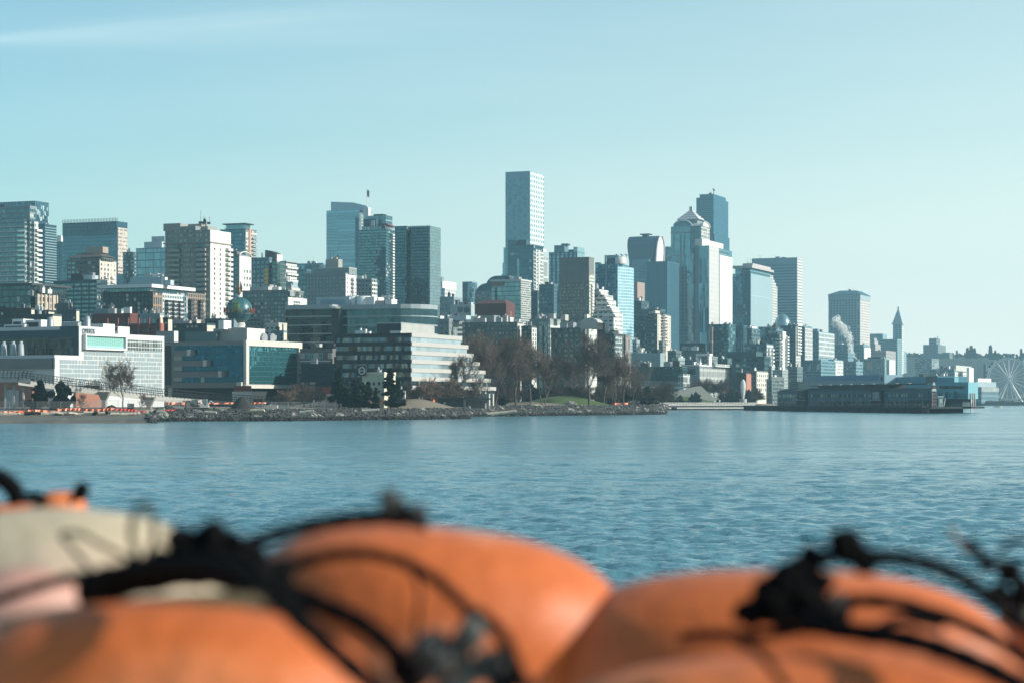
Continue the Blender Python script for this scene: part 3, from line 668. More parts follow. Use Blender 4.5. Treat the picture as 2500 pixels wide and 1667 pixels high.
# B18 wide midrise
b = simple('apartment_building', 'wide grey midrise with many windows behind the globe sign and the curved black office', 592, 703, 741, 712, 930, (.16, .175, .17), gTEAL, 10, 9.5, .62, .52, clut=5, refl=.35, blind=.2, ch=2.8)
b.vol('penthouse', 620, 655, 668, 700, m_conc, y0=5, zb=b.z1); b.vol('penthouse', 700, 712, 733, 703, mat('pale_cream', (.52, .50, .44), .8), y0=5, zb=b.Z(712))
b.vol('wall', 701, 704, 740, 726, mat('b18w', (.66, .64, .58), .8), y0=-3, wr=18, label='blank white end wall'); b.clutter(3, 2.5)
b.box('window_bay', b.x1, b.x1+.25, b.y0+5, b.y0+11, b.z1-5.5, b.z1-1.5, fm('b18b', (.5, .5, .46), gTEAL, 930, 8, 8, .7, .6))
# B19
b = simple('office_building', 'pale blue glass office roofline behind the grey stepped condominium block', 725, 789, 800, 645, 1600, (.18, .30, .36), gSKY, 12, 10, .9, .8, clut=3, refl=.45, blind=.02, ant=1)
b = simple('apartment_building', 'low teal glass block behind the grey stepped condominium block and left of it', 724, 748, 760, 661, 1350, (.06, .12, .15), gTEAL, 12, 10, .9, .8, clut=0, refl=.35, blind=.02)
# B20
b = simple('apartment_building', 'grey stepped condominium block with small windows, white sunlit balcony side and square rooftop box', 748, 843, 871, 670, 1150, (.19, .215, .215), gTEAL, 9.6, 9, .3, .34, clut=0, refl=.5, blind=.35)
b.sidewins(3, 10, b.z1-26, b.z1-1, 1.0, 1.3, (.64, .62, .58))
b.vol('wall', 765, 852, 871, 655, fm('b20b', (.22, .25, .25), gTEAL, 1150, 9.6, 40, .1, .3), y0=3.5, zb=b.z1, cap=(.5, .1, m_conc)); b.balconies('R', [.5], 8, b.z1-22, 9.6*.23, 4, 1.4, 'w', 'w')
b.vol('penthouse', 795, 826, 836, 633, mat('b20p', (.33, .32, .29), .8), y0=7, zb=b.z1)
b.clutter(4, 1.6, (b.x0, b.x1, b.y0, b.y1), b.z1, None, 2)
# B21 A  pale blue tower with sloping crown
def b21():
    d = 1900; b = B('office_tower', 'tall pale blue glass tower with fine horizontal lines and a sloping crown', 'building', 886, d)
    m = fm('b21', (.20, .36, .44), gSKY, d, 7.6, 60, .985, .8, refl=.55, blind=0, dark=(.04, .12, .16), warp=.006)
    b.vol('glass_wall', 797, 877, 898, 512, m, y0=0)
    z1 = b.z1; x0, x1, y0, y1 = b.x0, b.x1, b.y0, b.y1
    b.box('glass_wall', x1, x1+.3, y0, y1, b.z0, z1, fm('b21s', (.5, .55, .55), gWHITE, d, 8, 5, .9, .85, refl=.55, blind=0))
    b.box('recess', b.X(867.5), b.X(875), -.4, 0, b.z0, b.Z(531), fm('b21r', (.02, .09, .14), gBLUE, d, 7.6, 30, .9, .6, refl=.25, blind=0)); b.bands(10, z1-3, 7.6*.38, .35, .25, mat('b21b', (.38, .5, .55), .5), r=(x0, b.X(867), y0, y1))
    q = [(808, 490), (862, 494), (896, 504), (896, 516), (808, 516)]
    pts = [(b.X(px, 3), b.Z(py, 0, 3)) for px, py in q]; mb = MB()
    mb.face([(x, 3, z) for x, z in reversed(pts)][::-1]); mb.face([(x, y1-2, z) for x, z in pts][::-1])
    for (xa, za), (xb, zb) in zip(pts, pts[1:]+pts[:1]): mb.face([(xa, 3, za), (xa, y1-2, za), (xb, y1-2, zb), (xb, 3, zb)])
    mb.obj('crown', mat('b21c', (.34, .46, .52), .35, .2), b.root)
    b.vol('wall', 878, 884, 898, 505, mat('b21w', (.62, .58, .55), .7), y0=4, zb=z1)
b21()
b = B('flagpole', 'thin white flagpole with a small red and blue flag above the pale blue tower', 'flagpole', 896, 1900)
z = b.Z(507); mb = MB(); mb.box(-2.5, 2.5, -2.5, 2.5, 2, z); mb.obj('mast_base', mat('b21w', (.62, .58, .55), .7), b.root)
mb = MB(); mb.tube([(0, 0, z), (0, 0, b.Z(461))], [.35, .2], 6); mb.obj('pole', m_white, b.root)
mb = MB(); n = 8
for i in range(n):
    for k, (za, zb) in enumerate(((0, .5), (.5, 1))):
        f = lambda t, v: (t*2.6, .5*sin(t*5), b.Z(479)+6.3*v-t*2.0)
        mb.face([f(i/n, za), f((i+1)/n, za), f((i+1)/n, zb), f(i/n, zb)], None, k)
fo = mb.obj('flag', [mat('flag_red', (.5, .1, .1), .7), mat('flag_blue', (.08, .12, .3), .7)], b.root)
# B22
def b22():
    d = 1450; b = B('condominium_tower', 'teal glass condominium tower ringed by dark floor slabs with a red-edged sloping roof terrace', 'building', 942, d)
    m = fm('b22', (.10, .2, .23), gTEAL, d, 7.1, 5.5, .86, .72, refl=.5, blind=.08, dark=(.02, .06, .08))
    b.vol('glass_wall', 877, 942, 964, 560, m); z1 = b.z1; x0, x1, y0, y1 = b.x0, b.x1, b.y0, b.y1
    b.bands(8, z1-.2, 7.1*.29, .42, .7, mat('b22b', (.05, .10, .12), .6))
    b.balconies('R', [.8], 23, z1-2-23*7.1*.29, 7.1*.29, 8, 1.8, 'w', 'w')
    b.vol('penthouse', 883, 932, 945, 552, fm('b22p', (.08, .12, .14), gSKY, d, 12, 8, .8, .8, blind=.2), y0=2, zb=z1)
    b.vol('penthouse', 887, 918, 930, 534, mat('dark_teal_clad', (.035, .075, .09), .5), y0=4, zb=z1); b.vol('penthouse', 905, 914, 925, 538, mat('pale_metal', (.40, .48, .50), .6), y0=3.5, zb=z1)
    b.vol('glass_wall', 893, 942, 958, 526, fm('b22g', (.25, .38, .42), gSKY, d, 20, 6, .9, .9, refl=.4, blind=0), y0=9, zb=z1); b.box('penthouse', b.X(912, 10), b.X(935, 10), 10, 16, b.z1, b.Z(522, 0, 10), m_dark)
    mb = MB(); A = [(b.X(922), -1, b.Z(547)), (b.X(942)+1.5, -1, b.Z(546)), (x1+1.5, y1+1, b.Z(555, 0, y1)), (b.X(922), y1+1, b.Z(549, 0, y1))]
    for q in (A, [(x, y, z-.8) for x, y, z in reversed(A)]): mb.face(q)
    for i in range(4): mb.face([A[i], (A[i][0], A[i][1], A[i][2]-.8), (A[(i+1) % 4][0], A[(i+1) % 4][1], A[(i+1) % 4][2]-.8), A[(i+1) % 4]])
    mb.obj('roof', mat('maroon_edge', (.16, .06, .06), .6), b.root)
    for i in range(6):
        y = y0+(y1-y0)*i/5; mb = MB(); mb.tube([(x1+1, y, z1), (x1-1.5, y, b.Z(549, 0, y))], .22, 5); mb.obj('strut', m_white, b.root)
b22()
# B23
b = B('apartment_tower', 'dark glass double tower with a deep vertical notch and a gridded light side', 'building', 1048, 1300)
m = fm('b23', (.025, .06, .075), gBLUE, 1300, 7.7, 5.4, .7, .72, refl=.42, blind=.12, dark=(.01, .03, .04), blindcol=(.2, .27, .28))
b.vol('glass_wall', 964, 993, 1000, 552, m, y0=1.5, wr=22); b.vol('glass_wall', 985, 1004, 1010, 556, fm('b23n', (.015, .045, .06), gDARK, 1300, 7.7, 5.4, .7, .72, refl=.3, blind=0), y0=6, wr=18)
b.vol('glass_wall', 1003, 1048, 1075, 552, m, top=m_droof)
b.piers('L', 9, .35, .3, mat('fin_dark', (.03, .06, .07), .5), 8, b.z1+.5, 'fin')
b.box('glass_wall', b.x1, b.x1+.3, b.y0+.4, b.y1, b.z0, b.z1-.3, fm('b23s', (.07, .13, .15), (.62, .78, .8), 1300, 7.7, 4.6, .86, .86, refl=.6, blind=0, dark=(.08, .12, .12)), label='light gridded side')
b.bands(8, b.z1-8, 7.7*.26, .35, .25, mat('fin_dark', (.03, .06, .07), .5), r=(b.X(1003), b.x1, b.y0, b.y1))
# B24
b = simple('apartment_building', 'small pale balconied block squeezed between the grey stepped block and the slab-ringed tower', 870, 907, 920, 684, 1080, (.22, .25, .26), gTEAL, 10, 9, .45, .6, clut=1, refl=.3, blind=.1)
b.box('wall', b.x1, b.x1+.3, b.y0, b.y1, b.z0, b.z1, fm('b24s', (.62, .6, .56), gTEAL, 1080, 10, 9, .75, .55), label='white sunlit side wall'); b.balconies('R', [.5], 5, b.z1-22, 2.16, 7, 1.4, 'w', 'w')
b.vol('penthouse', 870, 885, 892, 674, mat('b18w', (.66, .64, .58), .8), y0=3, zb=b.z1)
b = simple('hotel', 'distant white tower with small dark slots, just right of the dark double tower', 1074, 1086, 1112, 706, 1750, (.68, .66, .62), gDARK, 9, 5, .4, .6, clut=0, blind=.1)
b.vol('wall', 1070, 1080, 1101, 686, mat('b25', (.66, .6, .57), .8), y0=3, wr=30, zb=b.z1); b.clutter(1)
b = simple('office_building', 'plain grey blue block in front of the distant white tower', 1074, 1108, 1128, 728, 1150, (.22, .29, .31), gTEAL, 10, 8, .4, .4, clut=2, blind=.1, refl=.3)
b = simple('office_tower', 'narrow pale blue glass office with darker top right of the distant white tower', 1129, 1152, 1165, 690, 1800, (.12, .22, .28), gSKY, 12, 12, .94, .9, clut=0, refl=.5, sub=2, mull=.06, blind=0)
b.vol('penthouse', 1129, 1140, 1150, 692, mat('dark_teal_clad', (.035, .075, .09), .5), y0=-1, wr=3, zb=b.Z(712))
# ================================================================ CENTRE AND RIGHT OF THE SKYLINE
# tallest white-lattice tower with flared foot
def b40():
    d = 2350; b = B('office_tower', 'tallest tower in the middle, pale blue glass with a white latticed side and flared foot', 'building', 1293, d)
    m = fm('b40', (.08, .22, .28), gSKY, d, 6.2, 3.0, .84, .9, refl=.24, blind=0, dark=(.03, .12, .16), warp=.01)
    b.vol('glass_wall', 1234, 1293, 1326.5, 435, m)
    z1 = b.z1; x0, x1, y0, y1 = b.x0, b.x1, b.y0, b.y1
    b.box('crown', x0, x1, y0, y1, z1+.01, b.Z(418), mat('b40c', (.13, .28, .36), .4, .1), m_roof)
    b.box('lattice_wall', x1, x1+.7, y0, y1, b.Z(610), b.Z(418), fm('b40s', (.60, .62, .61), (.3, .45, .5), d, 12, 12, .42, .55, refl=.3, blind=0, dark=(.04, .09, .11)))
    r_ = b.rnd
    for i in range(60):
        x = x0+(x1-x0)*(.18+.2*(i % 4)+r_.uniform(-.03, .03)); z = b.Z(600)+(z1-b.Z(600))*r_.random()
        mb = MB(); mb.box(x-.5, x+.5, y0-.3, y0, z, z+2.6); mb.obj('dark_panel', mat('b40d', (.04, .14, .18), .4), b.root)
    for px, pt, o_ in ((1229, 603, 1), (1226, 640, 2.2), (1223, 668, 3.2)):
        b.box('flared_foot', b.X(px), x0, y0+.5*o_, y1-1, b.z0, b.Z(pt), fm('b40f', (.3, .48, .52), gSKY, d, 6.2, 3.0, .8, .9, refl=.5, blind=0, dark=(.1, .2, .22)))
b40()
b = simple('condominium_tower', 'dark teal tower with bright vertical strip and white balconies before the tallest tower', 1239.5, 1302, 1326, 600, 1650, (.05, .10, .125), gBLUE, 9, 20, .95, .8, clut=0, refl=.32, blind=.05, dark=(.015, .05, .07), sub=4, mull=.06)
b.vol('penthouse', 1263, 1285, 1291, 586, mat('dark_teal_clad', (.035, .075, .09), .5), y0=3, zb=b.z1); b.vol('penthouse', 1240, 1262, 1265, 586, mat('mid_teal', (.09, .19, .23), .5), y0=4, zb=b.Z(600))
b.box('glass_strip', b.X(1263), b.X(1268), -.3, 0, b.z0, b.Z(631), fm('b41s', (.3, .45, .5), gSKY, 1650, 9, 3, .8, .8, refl=.6))
b.vol('wall', 1240, 1302, 1334, 603, mat('b41w', (.60, .57, .54), .8), y0=0.4, zb=b.Z(612), wl=1.5); x1 = b.x1
b.vol('wall', 1300, 1303, 1327, 612, fm('b41r', (.58, .57, .54), gTEAL, 1650, 9, 5, .6, .6), y0=.5, wl=1)
b.balconies('R', [.15, .4], 15, b.z1-42, 9*.33, 3.4, 1.4, 'w', 'w')
b.vol('wall', 1318, 1326, 1338, 628, fm('b41q', (.56, .54, .5), gTEAL, 1650, 40, 3, .5, .9), y0=22, wl=6); 
b = simple('condominium_tower', 'blue tower with pale window columns, dark rooftop block and clear glass roof fin', 1340, 1409, 1427, 617, 1850, (.04, .12, .18), gSKY, 8, 11, .45, .8, clut=0, refl=.5, blind=.25, sub=2, mull=.1, blindcol=(.5, .6, .6))
b.vol('penthouse', 1353, 1378, 1388, 599, mat('mid_teal', (.09, .19, .23), .5), y0=3, zb=b.z1); b.vol('penthouse', 1370, 1386, 1392, 595, mat('dark_teal_clad', (.035, .075, .09), .5), y0=5, zb=b.z1)
b.vol('glass_wall', 1400, 1409.5, 1427, 603, fm('b42g', (.45, .6, .62), gSKY, 1850, 30, 6, .9, .95, refl=.5, blind=0, dark=(.2, .3, .3)), y0=.3)
b.box('penthouse', b.X(1386), b.X(1402), 2, 6, b.Z(618), b.Z(609), m_dark); 
b = simple('apartment_tower', 'brown grey slab tower with a dense grid of small windows and a narrow sunlit edge', 1367, 1437, 1449, 632, 1180, (.16, .155, .14), (.4, .47, .46), 8.1, 11.5, .84, .6, clut=0, refl=.3, blind=.35, sub=5, mull=.3, dark=(.04, .06, .06), cap=(1, .4, mat('b43c', (.17, .18, .17), .8)))
b.bands(9, b.z1-14, 8.1*.236, .28, .3, mat('b43b', (.13, .13, .12), .8)); b.box('parapet', b.x0-.35, b.x1+.35, -.35, b.y1, b.z1-13.4, b.z1, mat('b43c', (.17, .18, .17), .8))
b.balconies('R', [.55], 24, b.z1-14-24*8.1*.236, 8.1*.236, 3.4, 1.3, 'w', 'w')
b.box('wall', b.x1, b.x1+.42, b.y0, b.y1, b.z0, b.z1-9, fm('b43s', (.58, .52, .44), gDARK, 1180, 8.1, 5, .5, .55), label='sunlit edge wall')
# quarter round roofed building
def b45():
    d = 1500; b = B('office_building', 'teal building with two quarter-round roofs stepping down towards the left', 'building', 1242, d)
    for (pl, pr, pt, pb, y0) in ((1185, 1243, 673, 740, 4), (1160, 1204, 691, 740, 0)):
        x0, x1 = b.X(pl, y0), b.X(pr, y0); zt = b.Z(pt, 0, y0); rr = min(x1-x0, 9)*.98; n = 8
        q = [(x1, b.z0), (x1, zt)]+[(x0+rr-rr*sin(pi/2*i/n), zt-rr+rr*cos(pi/2*i/n)) for i in range(n+1)]+[(x0, b.z0)]
        mb = MB(); mb.face([(x, y0, z) for x, z in q][::-1], None, 0); mb.face([(x, y0+24, z) for x, z in q])
        for (xa, za), (xb, zb) in zip(q, q[1:]): mb.face([(xa, y0, za), (xb, y0, zb), (xb, y0+24, zb), (xa, y0+24, za)])
        mb.obj('curved_roof', mat('curved_teal', (.05, .12, .15), .45, .2), b.root)
        b.box('glass_wall', x0+1, x1-.3, y0-.3, y0, b.z0, b.Z(pt+20), fm('b45g%d' % pl, (.22, .24, .22), gTEAL, d, 6, 4, .8, .5, refl=.35))
b45()
b = simple('office_building', 'blue glass office with white roof edge and gridded sunlit side beside the quarter-round roofs', 1200, 1270, 1295, 686, 1300, (.07, .14, .18), gSKY, 11, 16, .95, .84, clut=3, refl=.5, blind=.03, sub=3, mull=.06, cap=(1.1, .8, mat('b46c', (.5, .5, .48), .7)))
b.box('wall', b.x1, b.x1+.4, b.y0, b.y1, b.z0, b.z1, fm('b46s', (.50, .48, .44), gDARK, 1300, 5.4, 4, .84, .55, refl=.3), label='gridded sunlit side'); b.box('brown_band', b.x0, b.X(1232), -.3, 0, b.z1-3, b.z1-.3, mat('b46d', (.2, .13, .1), .7)); b.box('recess', b.X(1209.5), b.X(1213), -.35, 0, b.z0, b.z1-4, m_dark)
# red hall
b = B('brick_hall', 'windowless dark red brick hall with a flat hipped top and sunlit pink end wall', 'building', 1236, 1080)
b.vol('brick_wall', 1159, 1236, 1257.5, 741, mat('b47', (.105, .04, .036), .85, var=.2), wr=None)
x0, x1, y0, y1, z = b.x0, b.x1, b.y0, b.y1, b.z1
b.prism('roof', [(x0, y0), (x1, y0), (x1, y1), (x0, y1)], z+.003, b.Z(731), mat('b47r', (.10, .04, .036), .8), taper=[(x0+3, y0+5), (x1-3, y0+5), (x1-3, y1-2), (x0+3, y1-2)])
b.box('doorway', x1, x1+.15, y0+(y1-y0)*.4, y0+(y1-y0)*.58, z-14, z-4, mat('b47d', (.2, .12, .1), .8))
b = simple('studio_building', 'pale boxy building with round dark emblem and striped panel beside the red brick hall', 1100, 1150, 1159, 747, 1100, (.38, .43, .43), gTEAL, 100, 100, .01, .01, clut=3, refl=.2)
mb = MB(); n = 20
mb.face([(b.X(1139.5)+1.7*cos(2*pi*i/n), -.15, b.Z(757)+1.7*sin(2*pi*i/n)) for i in range(n)]); mb.obj('round_emblem', mat('emblem_grey', (.09, .12, .13), .7), b.root)
for i in range(6): b.box('stripe', b.X(1118)+i*.5, b.X(1118)+i*.5+.28, -.15, 0, b.Z(762), b.Z(750), mat('emblem_grey', (.09, .12, .13), .7))
b.vol('penthouse', 1118, 1150, 1156, 738, mat('pale_metal', (.40, .48, .50), .6), y0=4, zb=b.Z(747))
b = simple('apartment_tower', 'plain blue slab between the dark teal tower and the brown grey slab', 1316, 1352, 1366, 697, 1450, (.06, .12, .15), gBLUE, 9, 6, .5, .5, clut=3, refl=.3, blind=.05, wr=25)
b = simple('apartment_tower', 'low dark blue block left of the plain blue slab', 1290, 1312, 1324, 712, 1500, (.04, .08, .10), gBLUE, 9, 6, .5, .5, clut=1, refl=.25, blind=.05, wr=25)
# stepped white ziggurat
def b53():
    d = 1180; b = B('apartment_building', 'white stepped terrace building climbing like stairs in front of the blue glass towers', 'building', 1487, d)
    W = fm('b53', (.48, .50, .48), gDARK, d, 10.5, 13, .6, .4, refl=.25, blind=.1)
    S = fm('b53s', (.66, .63, .57), gDARK, d, 10.5, 9, .5, .42, refl=.25, blind=.1)
    for i, (pl, pc, pr, pt) in enumerate(((1449, 1497, 1513, 762), (1449, 1489, 1504, 748), (1449, 1481, 1497, 732), (1449, 1474, 1488, 720), (1449, 1462, 1472, 707))):
        y0 = 2.6*i; b.vol('wall', pl, pc, pr, pt, W, y0=y0, zb=b.z0 if i == 0 else b.Z(pt+20), wr=16)
        b.box('wall', b.x1, b.x1+.3, b.y0, b.y1, b.Z(pt+22) if i else b.z0, b.z1, S)
        b.box('terrace', b.x1-6, b.x1+1.6, b.y0-1.2, b.y0+4, b.z1-2.6, b.z1-1.4, mat('b53t', (.66, .64, .6), .8))
    b.clutter(3)
b53()
# B54 blue glass tower
def b54():
    d = 1450; b = B('condominium_tower', 'bright blue glass tower with rounded sunlit corner and a white drum on its roof', 'building', 1508, d)
    m = fm('b54', (.10, .24, .33), gSKY, d, 7.4, 5, .9, .86, refl=.45, blind=.05, dark=(.02, .09, .14))
    b.vol('glass_wall', 1462, 1508, 1536, 644, m); z1 = b.z1; x0, x1, y0, y1 = b.x0, b.x1, b.y0, b.y1
    rr = 5; pts = [(x1, y0+.02)]+[(x1+.3+rr*(1-cos(t))*.35+2.2*sin(t*1.0), y0+(y1-y0)*t/pi) for t in [pi*i/10 for i in range(1, 10)]]+[(x1, y1)]
    b.prism('glass_wall', pts, b.z0, z1-2, fm('b54s', (.55, .68, .72), gWHITE, d, 7.4, 10, .95, .8, refl=.55, blind=0, dark=(.12, .3, .38)), label='rounded sunlit glass bay')
    b.box('white_pier', x1+2.3, x1+3.3, y0+(y1-y0)*.5-.8, y0+(y1-y0)*.5+.8, b.z0, b.Z(661), m_white); b.box('white_pier', b.X(1479), b.X(1480.3), -.35, 0, b.z0, b.Z(625), mat('pale_grey_pier', (.45, .52, .54), .6))
    b.vol('glass_wall', 1453, 1462, 1470, 641, fm('b54w', (.3, .45, .5), gSKY, d, 8, 5, .85, .7, refl=.45), y0=6)
    b.vol('penthouse', 1476, 1507, 1516, 623, fm('b54p', (.2, .34, .4), gSKY, d, 12, 8, .85, .8, blind=0), y0=4, zb=z1); b.vol('penthouse', 1483, 1509, 1512, 630, mat('dark_blue_clad', (.03, .07, .11), .5), y0=3, zb=z1)
    mb = MB(); mb.lathe([(4.2, z1), (4.2, b.Z(628)), (0, b.Z(628))], 20, x1-.2, y0+6); mb.obj('roof_drum', mat('drum_white', (.66, .62, .57), .7), b.root, True)
    for i in range(3):
        mb = MB(); x = b.X(1500)+i*3.4; z = b.Z(622); mb.tube([(x, 6, z-2), (x, 6, z)], .2, 5); mb.tube([(x-1, 6, z+.6), (x+1, 6, z-.4)], .35, 6); mb.obj('roof_dish', m_dark, b.root)
b54()
# B55 tower with trapezoid roof and arched gable
def b55():
    d = 2300; b = B('office_tower', 'dark blue tower with a trapezoid roof and an arched gable of white ribs', 'building', 1601, d)
    m = fm('b55', (.08, .17, .21), gBLUE, d, 5.0, 4.2, .7, .55, refl=.35, blind=.03, dark=(.02, .07, .1))
    b.vol('glass_wall', 1536, 1596, 1616, 640, m); z1 = b.z1; x0, x1, y0, y1 = b.x0, b.x1, b.y0, b.y1
    # roof: barrel running left-right, gables at both ends
    n = 10; D = y1-y0; hh = b.Z(574)-z1; prof = [(y0+D/2-D/2*cos(pi*i/n), z1+hh*sin(pi*i/n)**.7) for i in range(n+1)]
    xl, xr = b.X(1528), b.X(1607); mb = MB()
    for (ya, za), (yb, zb) in zip(prof, prof[1:]):
        fa, fb = (za-z1)/hh, (zb-z1)/hh
        xa0, xb0 = x0+(xl-x0)*min(1, fa*1.2), x0+(xl-x0)*min(1, fb*1.2); xa1, xb1 = x1+(xr-x1)*fa-3*(1-fa), x1+(xr-x1)*fb-3*(1-fb)
        mb.face([(xa0, ya, za), (xa1, ya, za), (xb1, yb, zb), (xb0, yb, zb)])
    mb.obj('barrel_roof', mat('b55r', (.035, .10, .14), .4, .2), b.root, True)
    mb = MB(); mb.face([(x1+(xr-x1)*(z-z1)/hh*.3+2, y, z) for y, z in prof]+[(x1, y1, z1-20), (x1, y0, z1-20)]); mb.obj('gable', fm('b55g', (.62, .56, .54), gDARK, d, 40, 3.1, .5, .98, refl=.2, blind=0), b.root)
    mb = MB(); mb.tube([(x1+(xr-x1)*(z-z1)/hh*.3+2.6, y, z) for y, z in prof], .8, 5); mb.obj('arch', mat('b55w', (.62, .60, .58), .7), b.root)
    b.box('helipad', b.X(1562, 8), b.X(1585, 8), 8, 20, b.Z(571), b.Z(568.5), m_dark); b.box('strut', b.X(1568, 9), b.X(1580, 9), 9, 15, b.Z(576), b.Z(571), m_dark)
    b.vol('glass_wall', 1543, 1585, 1600, 633, fm('b55b', (.14, .26, .31), gBLUE, d, 4.6, 30, .96, .5, refl=.4, blind=0), y0=-6, wr=5)
b55()
b = simple('office_tower', 'ribbed dark blue tower between the arched-gable tower and the pyramid-topped tower', 1579, 1629, 1640, 640, 2050, (.045, .11, .15), gBLUE, 60, 4.2, .55, .99, clut=0, refl=.3, blind=0, dark=(.02, .07, .1), wr=40)
b = simple('office_tower', 'pale blue glass tower top showing behind the pyramid-topped tower', 1616, 1637, 1650, 604, 2600, (.2, .38, .46), gSKY, 12, 8, .94, .9, clut=0, refl=.5, blind=0, wr=30)
b = simple('office_building', 'pinkish brown block with a striped lower half beside the bright blue tower', 1536, 1556, 1561, 691, 1750, (.36, .25, .21), gDARK, 13, 13, .0, .0, clut=0, wr=20)
b.bands(b.z1-38, b.z1-16, 4.6, 1.8, .2, mat('pale_pink', (.5, .4, .34), .8)); 
b = simple('office_building', 'low dark blue building in front of the ribbed dark blue tower', 1540, 1566, 1575, 737, 1700, (.035, .08, .10), gBLUE, 9, 6, .6, .6, clut=4, refl=.25, blind=.04, wr=20, ch=3)
b = simple('office_building', 'dark block below the ribbed blue tower with a small bright rooftop unit', 1560, 1612, 1625, 757, 1680, (.05, .09, .11), gBLUE, 9, 6, .6, .6, clut=1, refl=.3, blind=.05)
# pyramid-topped tower
def b59():
    d = 2100; b = B('office_tower', 'tower with a striped pyramid roof and arched tops, blue glass between stone piers', 'building', 1711, d)
    st = mat('b59stone', (.20, .27, .30), .7); m = fm('b59', (.17, .23, .26), gSKY, d, 8.5, 8.5, .78, .88, refl=.45, blind=0, dark=(.03, .12, .16), sub=3, mull=.08)
    ms = fm('b59s', (.60, .57, .53), (.6, .65, .62), d, 8.5, 5.2, .7, .8, refl=.4, blind=.2)
    g = fm('b59g', (.08, .22, .28), gSKY, d, 5, 20, .97, .94, refl=.45, blind=0, dark=(.02, .13, .17))
    b.vol('wall', 1638, 1711, 1732, 552, m, y0=0); x0, x1, y0, y1, z1 = b.x0, b.x1, b.y0, b.y1, b.z1
    b.box('wall', x1, x1+.4, y0, y1, b.z0, z1, ms, label='sunlit stone side')
    # chamfered corner bay and lower shoulders
    for pl, pr in ((1647, 1661), (1673, 1686)): b.box('glass_bay', b.X(pl), b.X(pr), -.9, 0, b.Z(620), b.Z(571), g)
    b.box('glass_bay', b.X(1640), b.X(1645), -.9, 0, b.Z(601), b.Z(571), g)
    b.box('wall', b.X(1687), b.X(1709), -.7, 0, b.z0, b.Z(552), fm('b59c', (.07, .15, .19), gBLUE, d, 6, 12, .9, .75, refl=.3, blind=0))
    for k in range(8): b.box('window', b.X(1664), b.X(1670), -1.2, 0, b.Z(576+k*6.2), b.Z(572.5+k*6.2), g)
    b.box('stone_pier', b.X(1661.5), b.X(1663), -1.0, 0, b.Z(800), b.Z(566), st); b.box('stone_pier', b.X(1671), b.X(1672.4), -1.0, 0, b.Z(800), b.Z(566), st)
    for pt in (566, 622): b.box('cornice', x0-.3, b.X(1686), -1.3, 0, b.Z(pt+2), b.Z(pt), st)
    b.vol('wall', 1630, 1686, 1690, 603, fm('b59l', (.25, .33, .36), gSKY, d, 9.8, 16, .84, .55, refl=.4, blind=0, dark=(.04, .13, .17)), y0=2.5, wr=20); zl = b.z1
    b.bands(20, b.Z(625), 9.8*.42, 1.1, .4, st, r=(b.x0, b.X(1645), 2.4, 12))
    # arched tops on left and right faces
    def arch(face, ca, cb, zb, h, off, m_):
        n = 12; mb = MB(); pts = []
        for i in range(n+1):
            t = pi*i/n; u = (ca+cb)/2-(cb-ca)/2*cos(t); z = zb+h*sin(t); pts.append((u, z))
        f = (lambda u, z, o: (u, -o, z)) if face == 'L' else (lambda u, z, o: (x1+o, u, z))
        mb.face([f(u, z, off) for u, z in pts]); 
        for (ua, za), (ub, zb_) in zip(pts, pts[1:]): mb.face([f(ua, za, off), f(ub, zb_, off), f(ub, zb_, off-14), f(ua, za, off-14)])
        mb.obj('arched_top', m_, b.root)
        mb = MB(); mb.tube([f(u, z, off+.3) for u, z in pts], .7, 5); mb.obj('arch', mat('b59arch', (.5, .54, .55), .6), b.root)
    arch('L', b.X(1645), b.X(1690), z1, b.Z(537)-z1, .5, mat('b59at', (.10, .22, .27), .4, .2)); arch('R', y0+2, y1-2, z1, b.Z(540)-z1, 1.0, mat('b59ar', (.62, .56, .52), .7))
    b.box('wall', b.X(1655, 5), b.X(1698, 5)+2, 5, y1-5, z1, b.Z(536, 0, 5), st)
    # pyramid
    zb, zt = b.Z(536, 0, 6), b.Z(512, 0, 14); X0, X1, Y0, Y1 = b.X(1652, 4), b.X(1700, 4)+3, 3, y1-3; cx, cy = (X0+X1)/2, (Y0+Y1)/2
    n = 9
    for i in range(n):
        t0, t1 = i/n, (i+1)/n; s0, s1 = 1-t0*.92, 1-t1*.92
        q = lambda s_: [(cx+(X0-cx)*s_, cy+(Y0-cy)*s_), (cx+(X1-cx)*s_, cy+(Y0-cy)*s_), (cx+(X1-cx)*s_, cy+(Y1-cy)*s_), (cx+(X0-cx)*s_, cy+(Y1-cy)*s_)]
        b.prism('pyramid_tier', q(s0), zb+(zt-zb)*t0, zb+(zt-zb)*t1-.01, mat('b59p%d' % (i % 2), (.62, .58, .55) if i % 2 else (.26, .28, .30), .7), taper=q(s0*.3+s1*.7) if i % 2 else q(s1))
    b.box('lantern', cx-1.5, cx+1.5, cy-1.5, cy+1.5, zt-1, b.Z(504, 0, cy), mat('b59lan', (.42, .42, .42), .7))
b59()
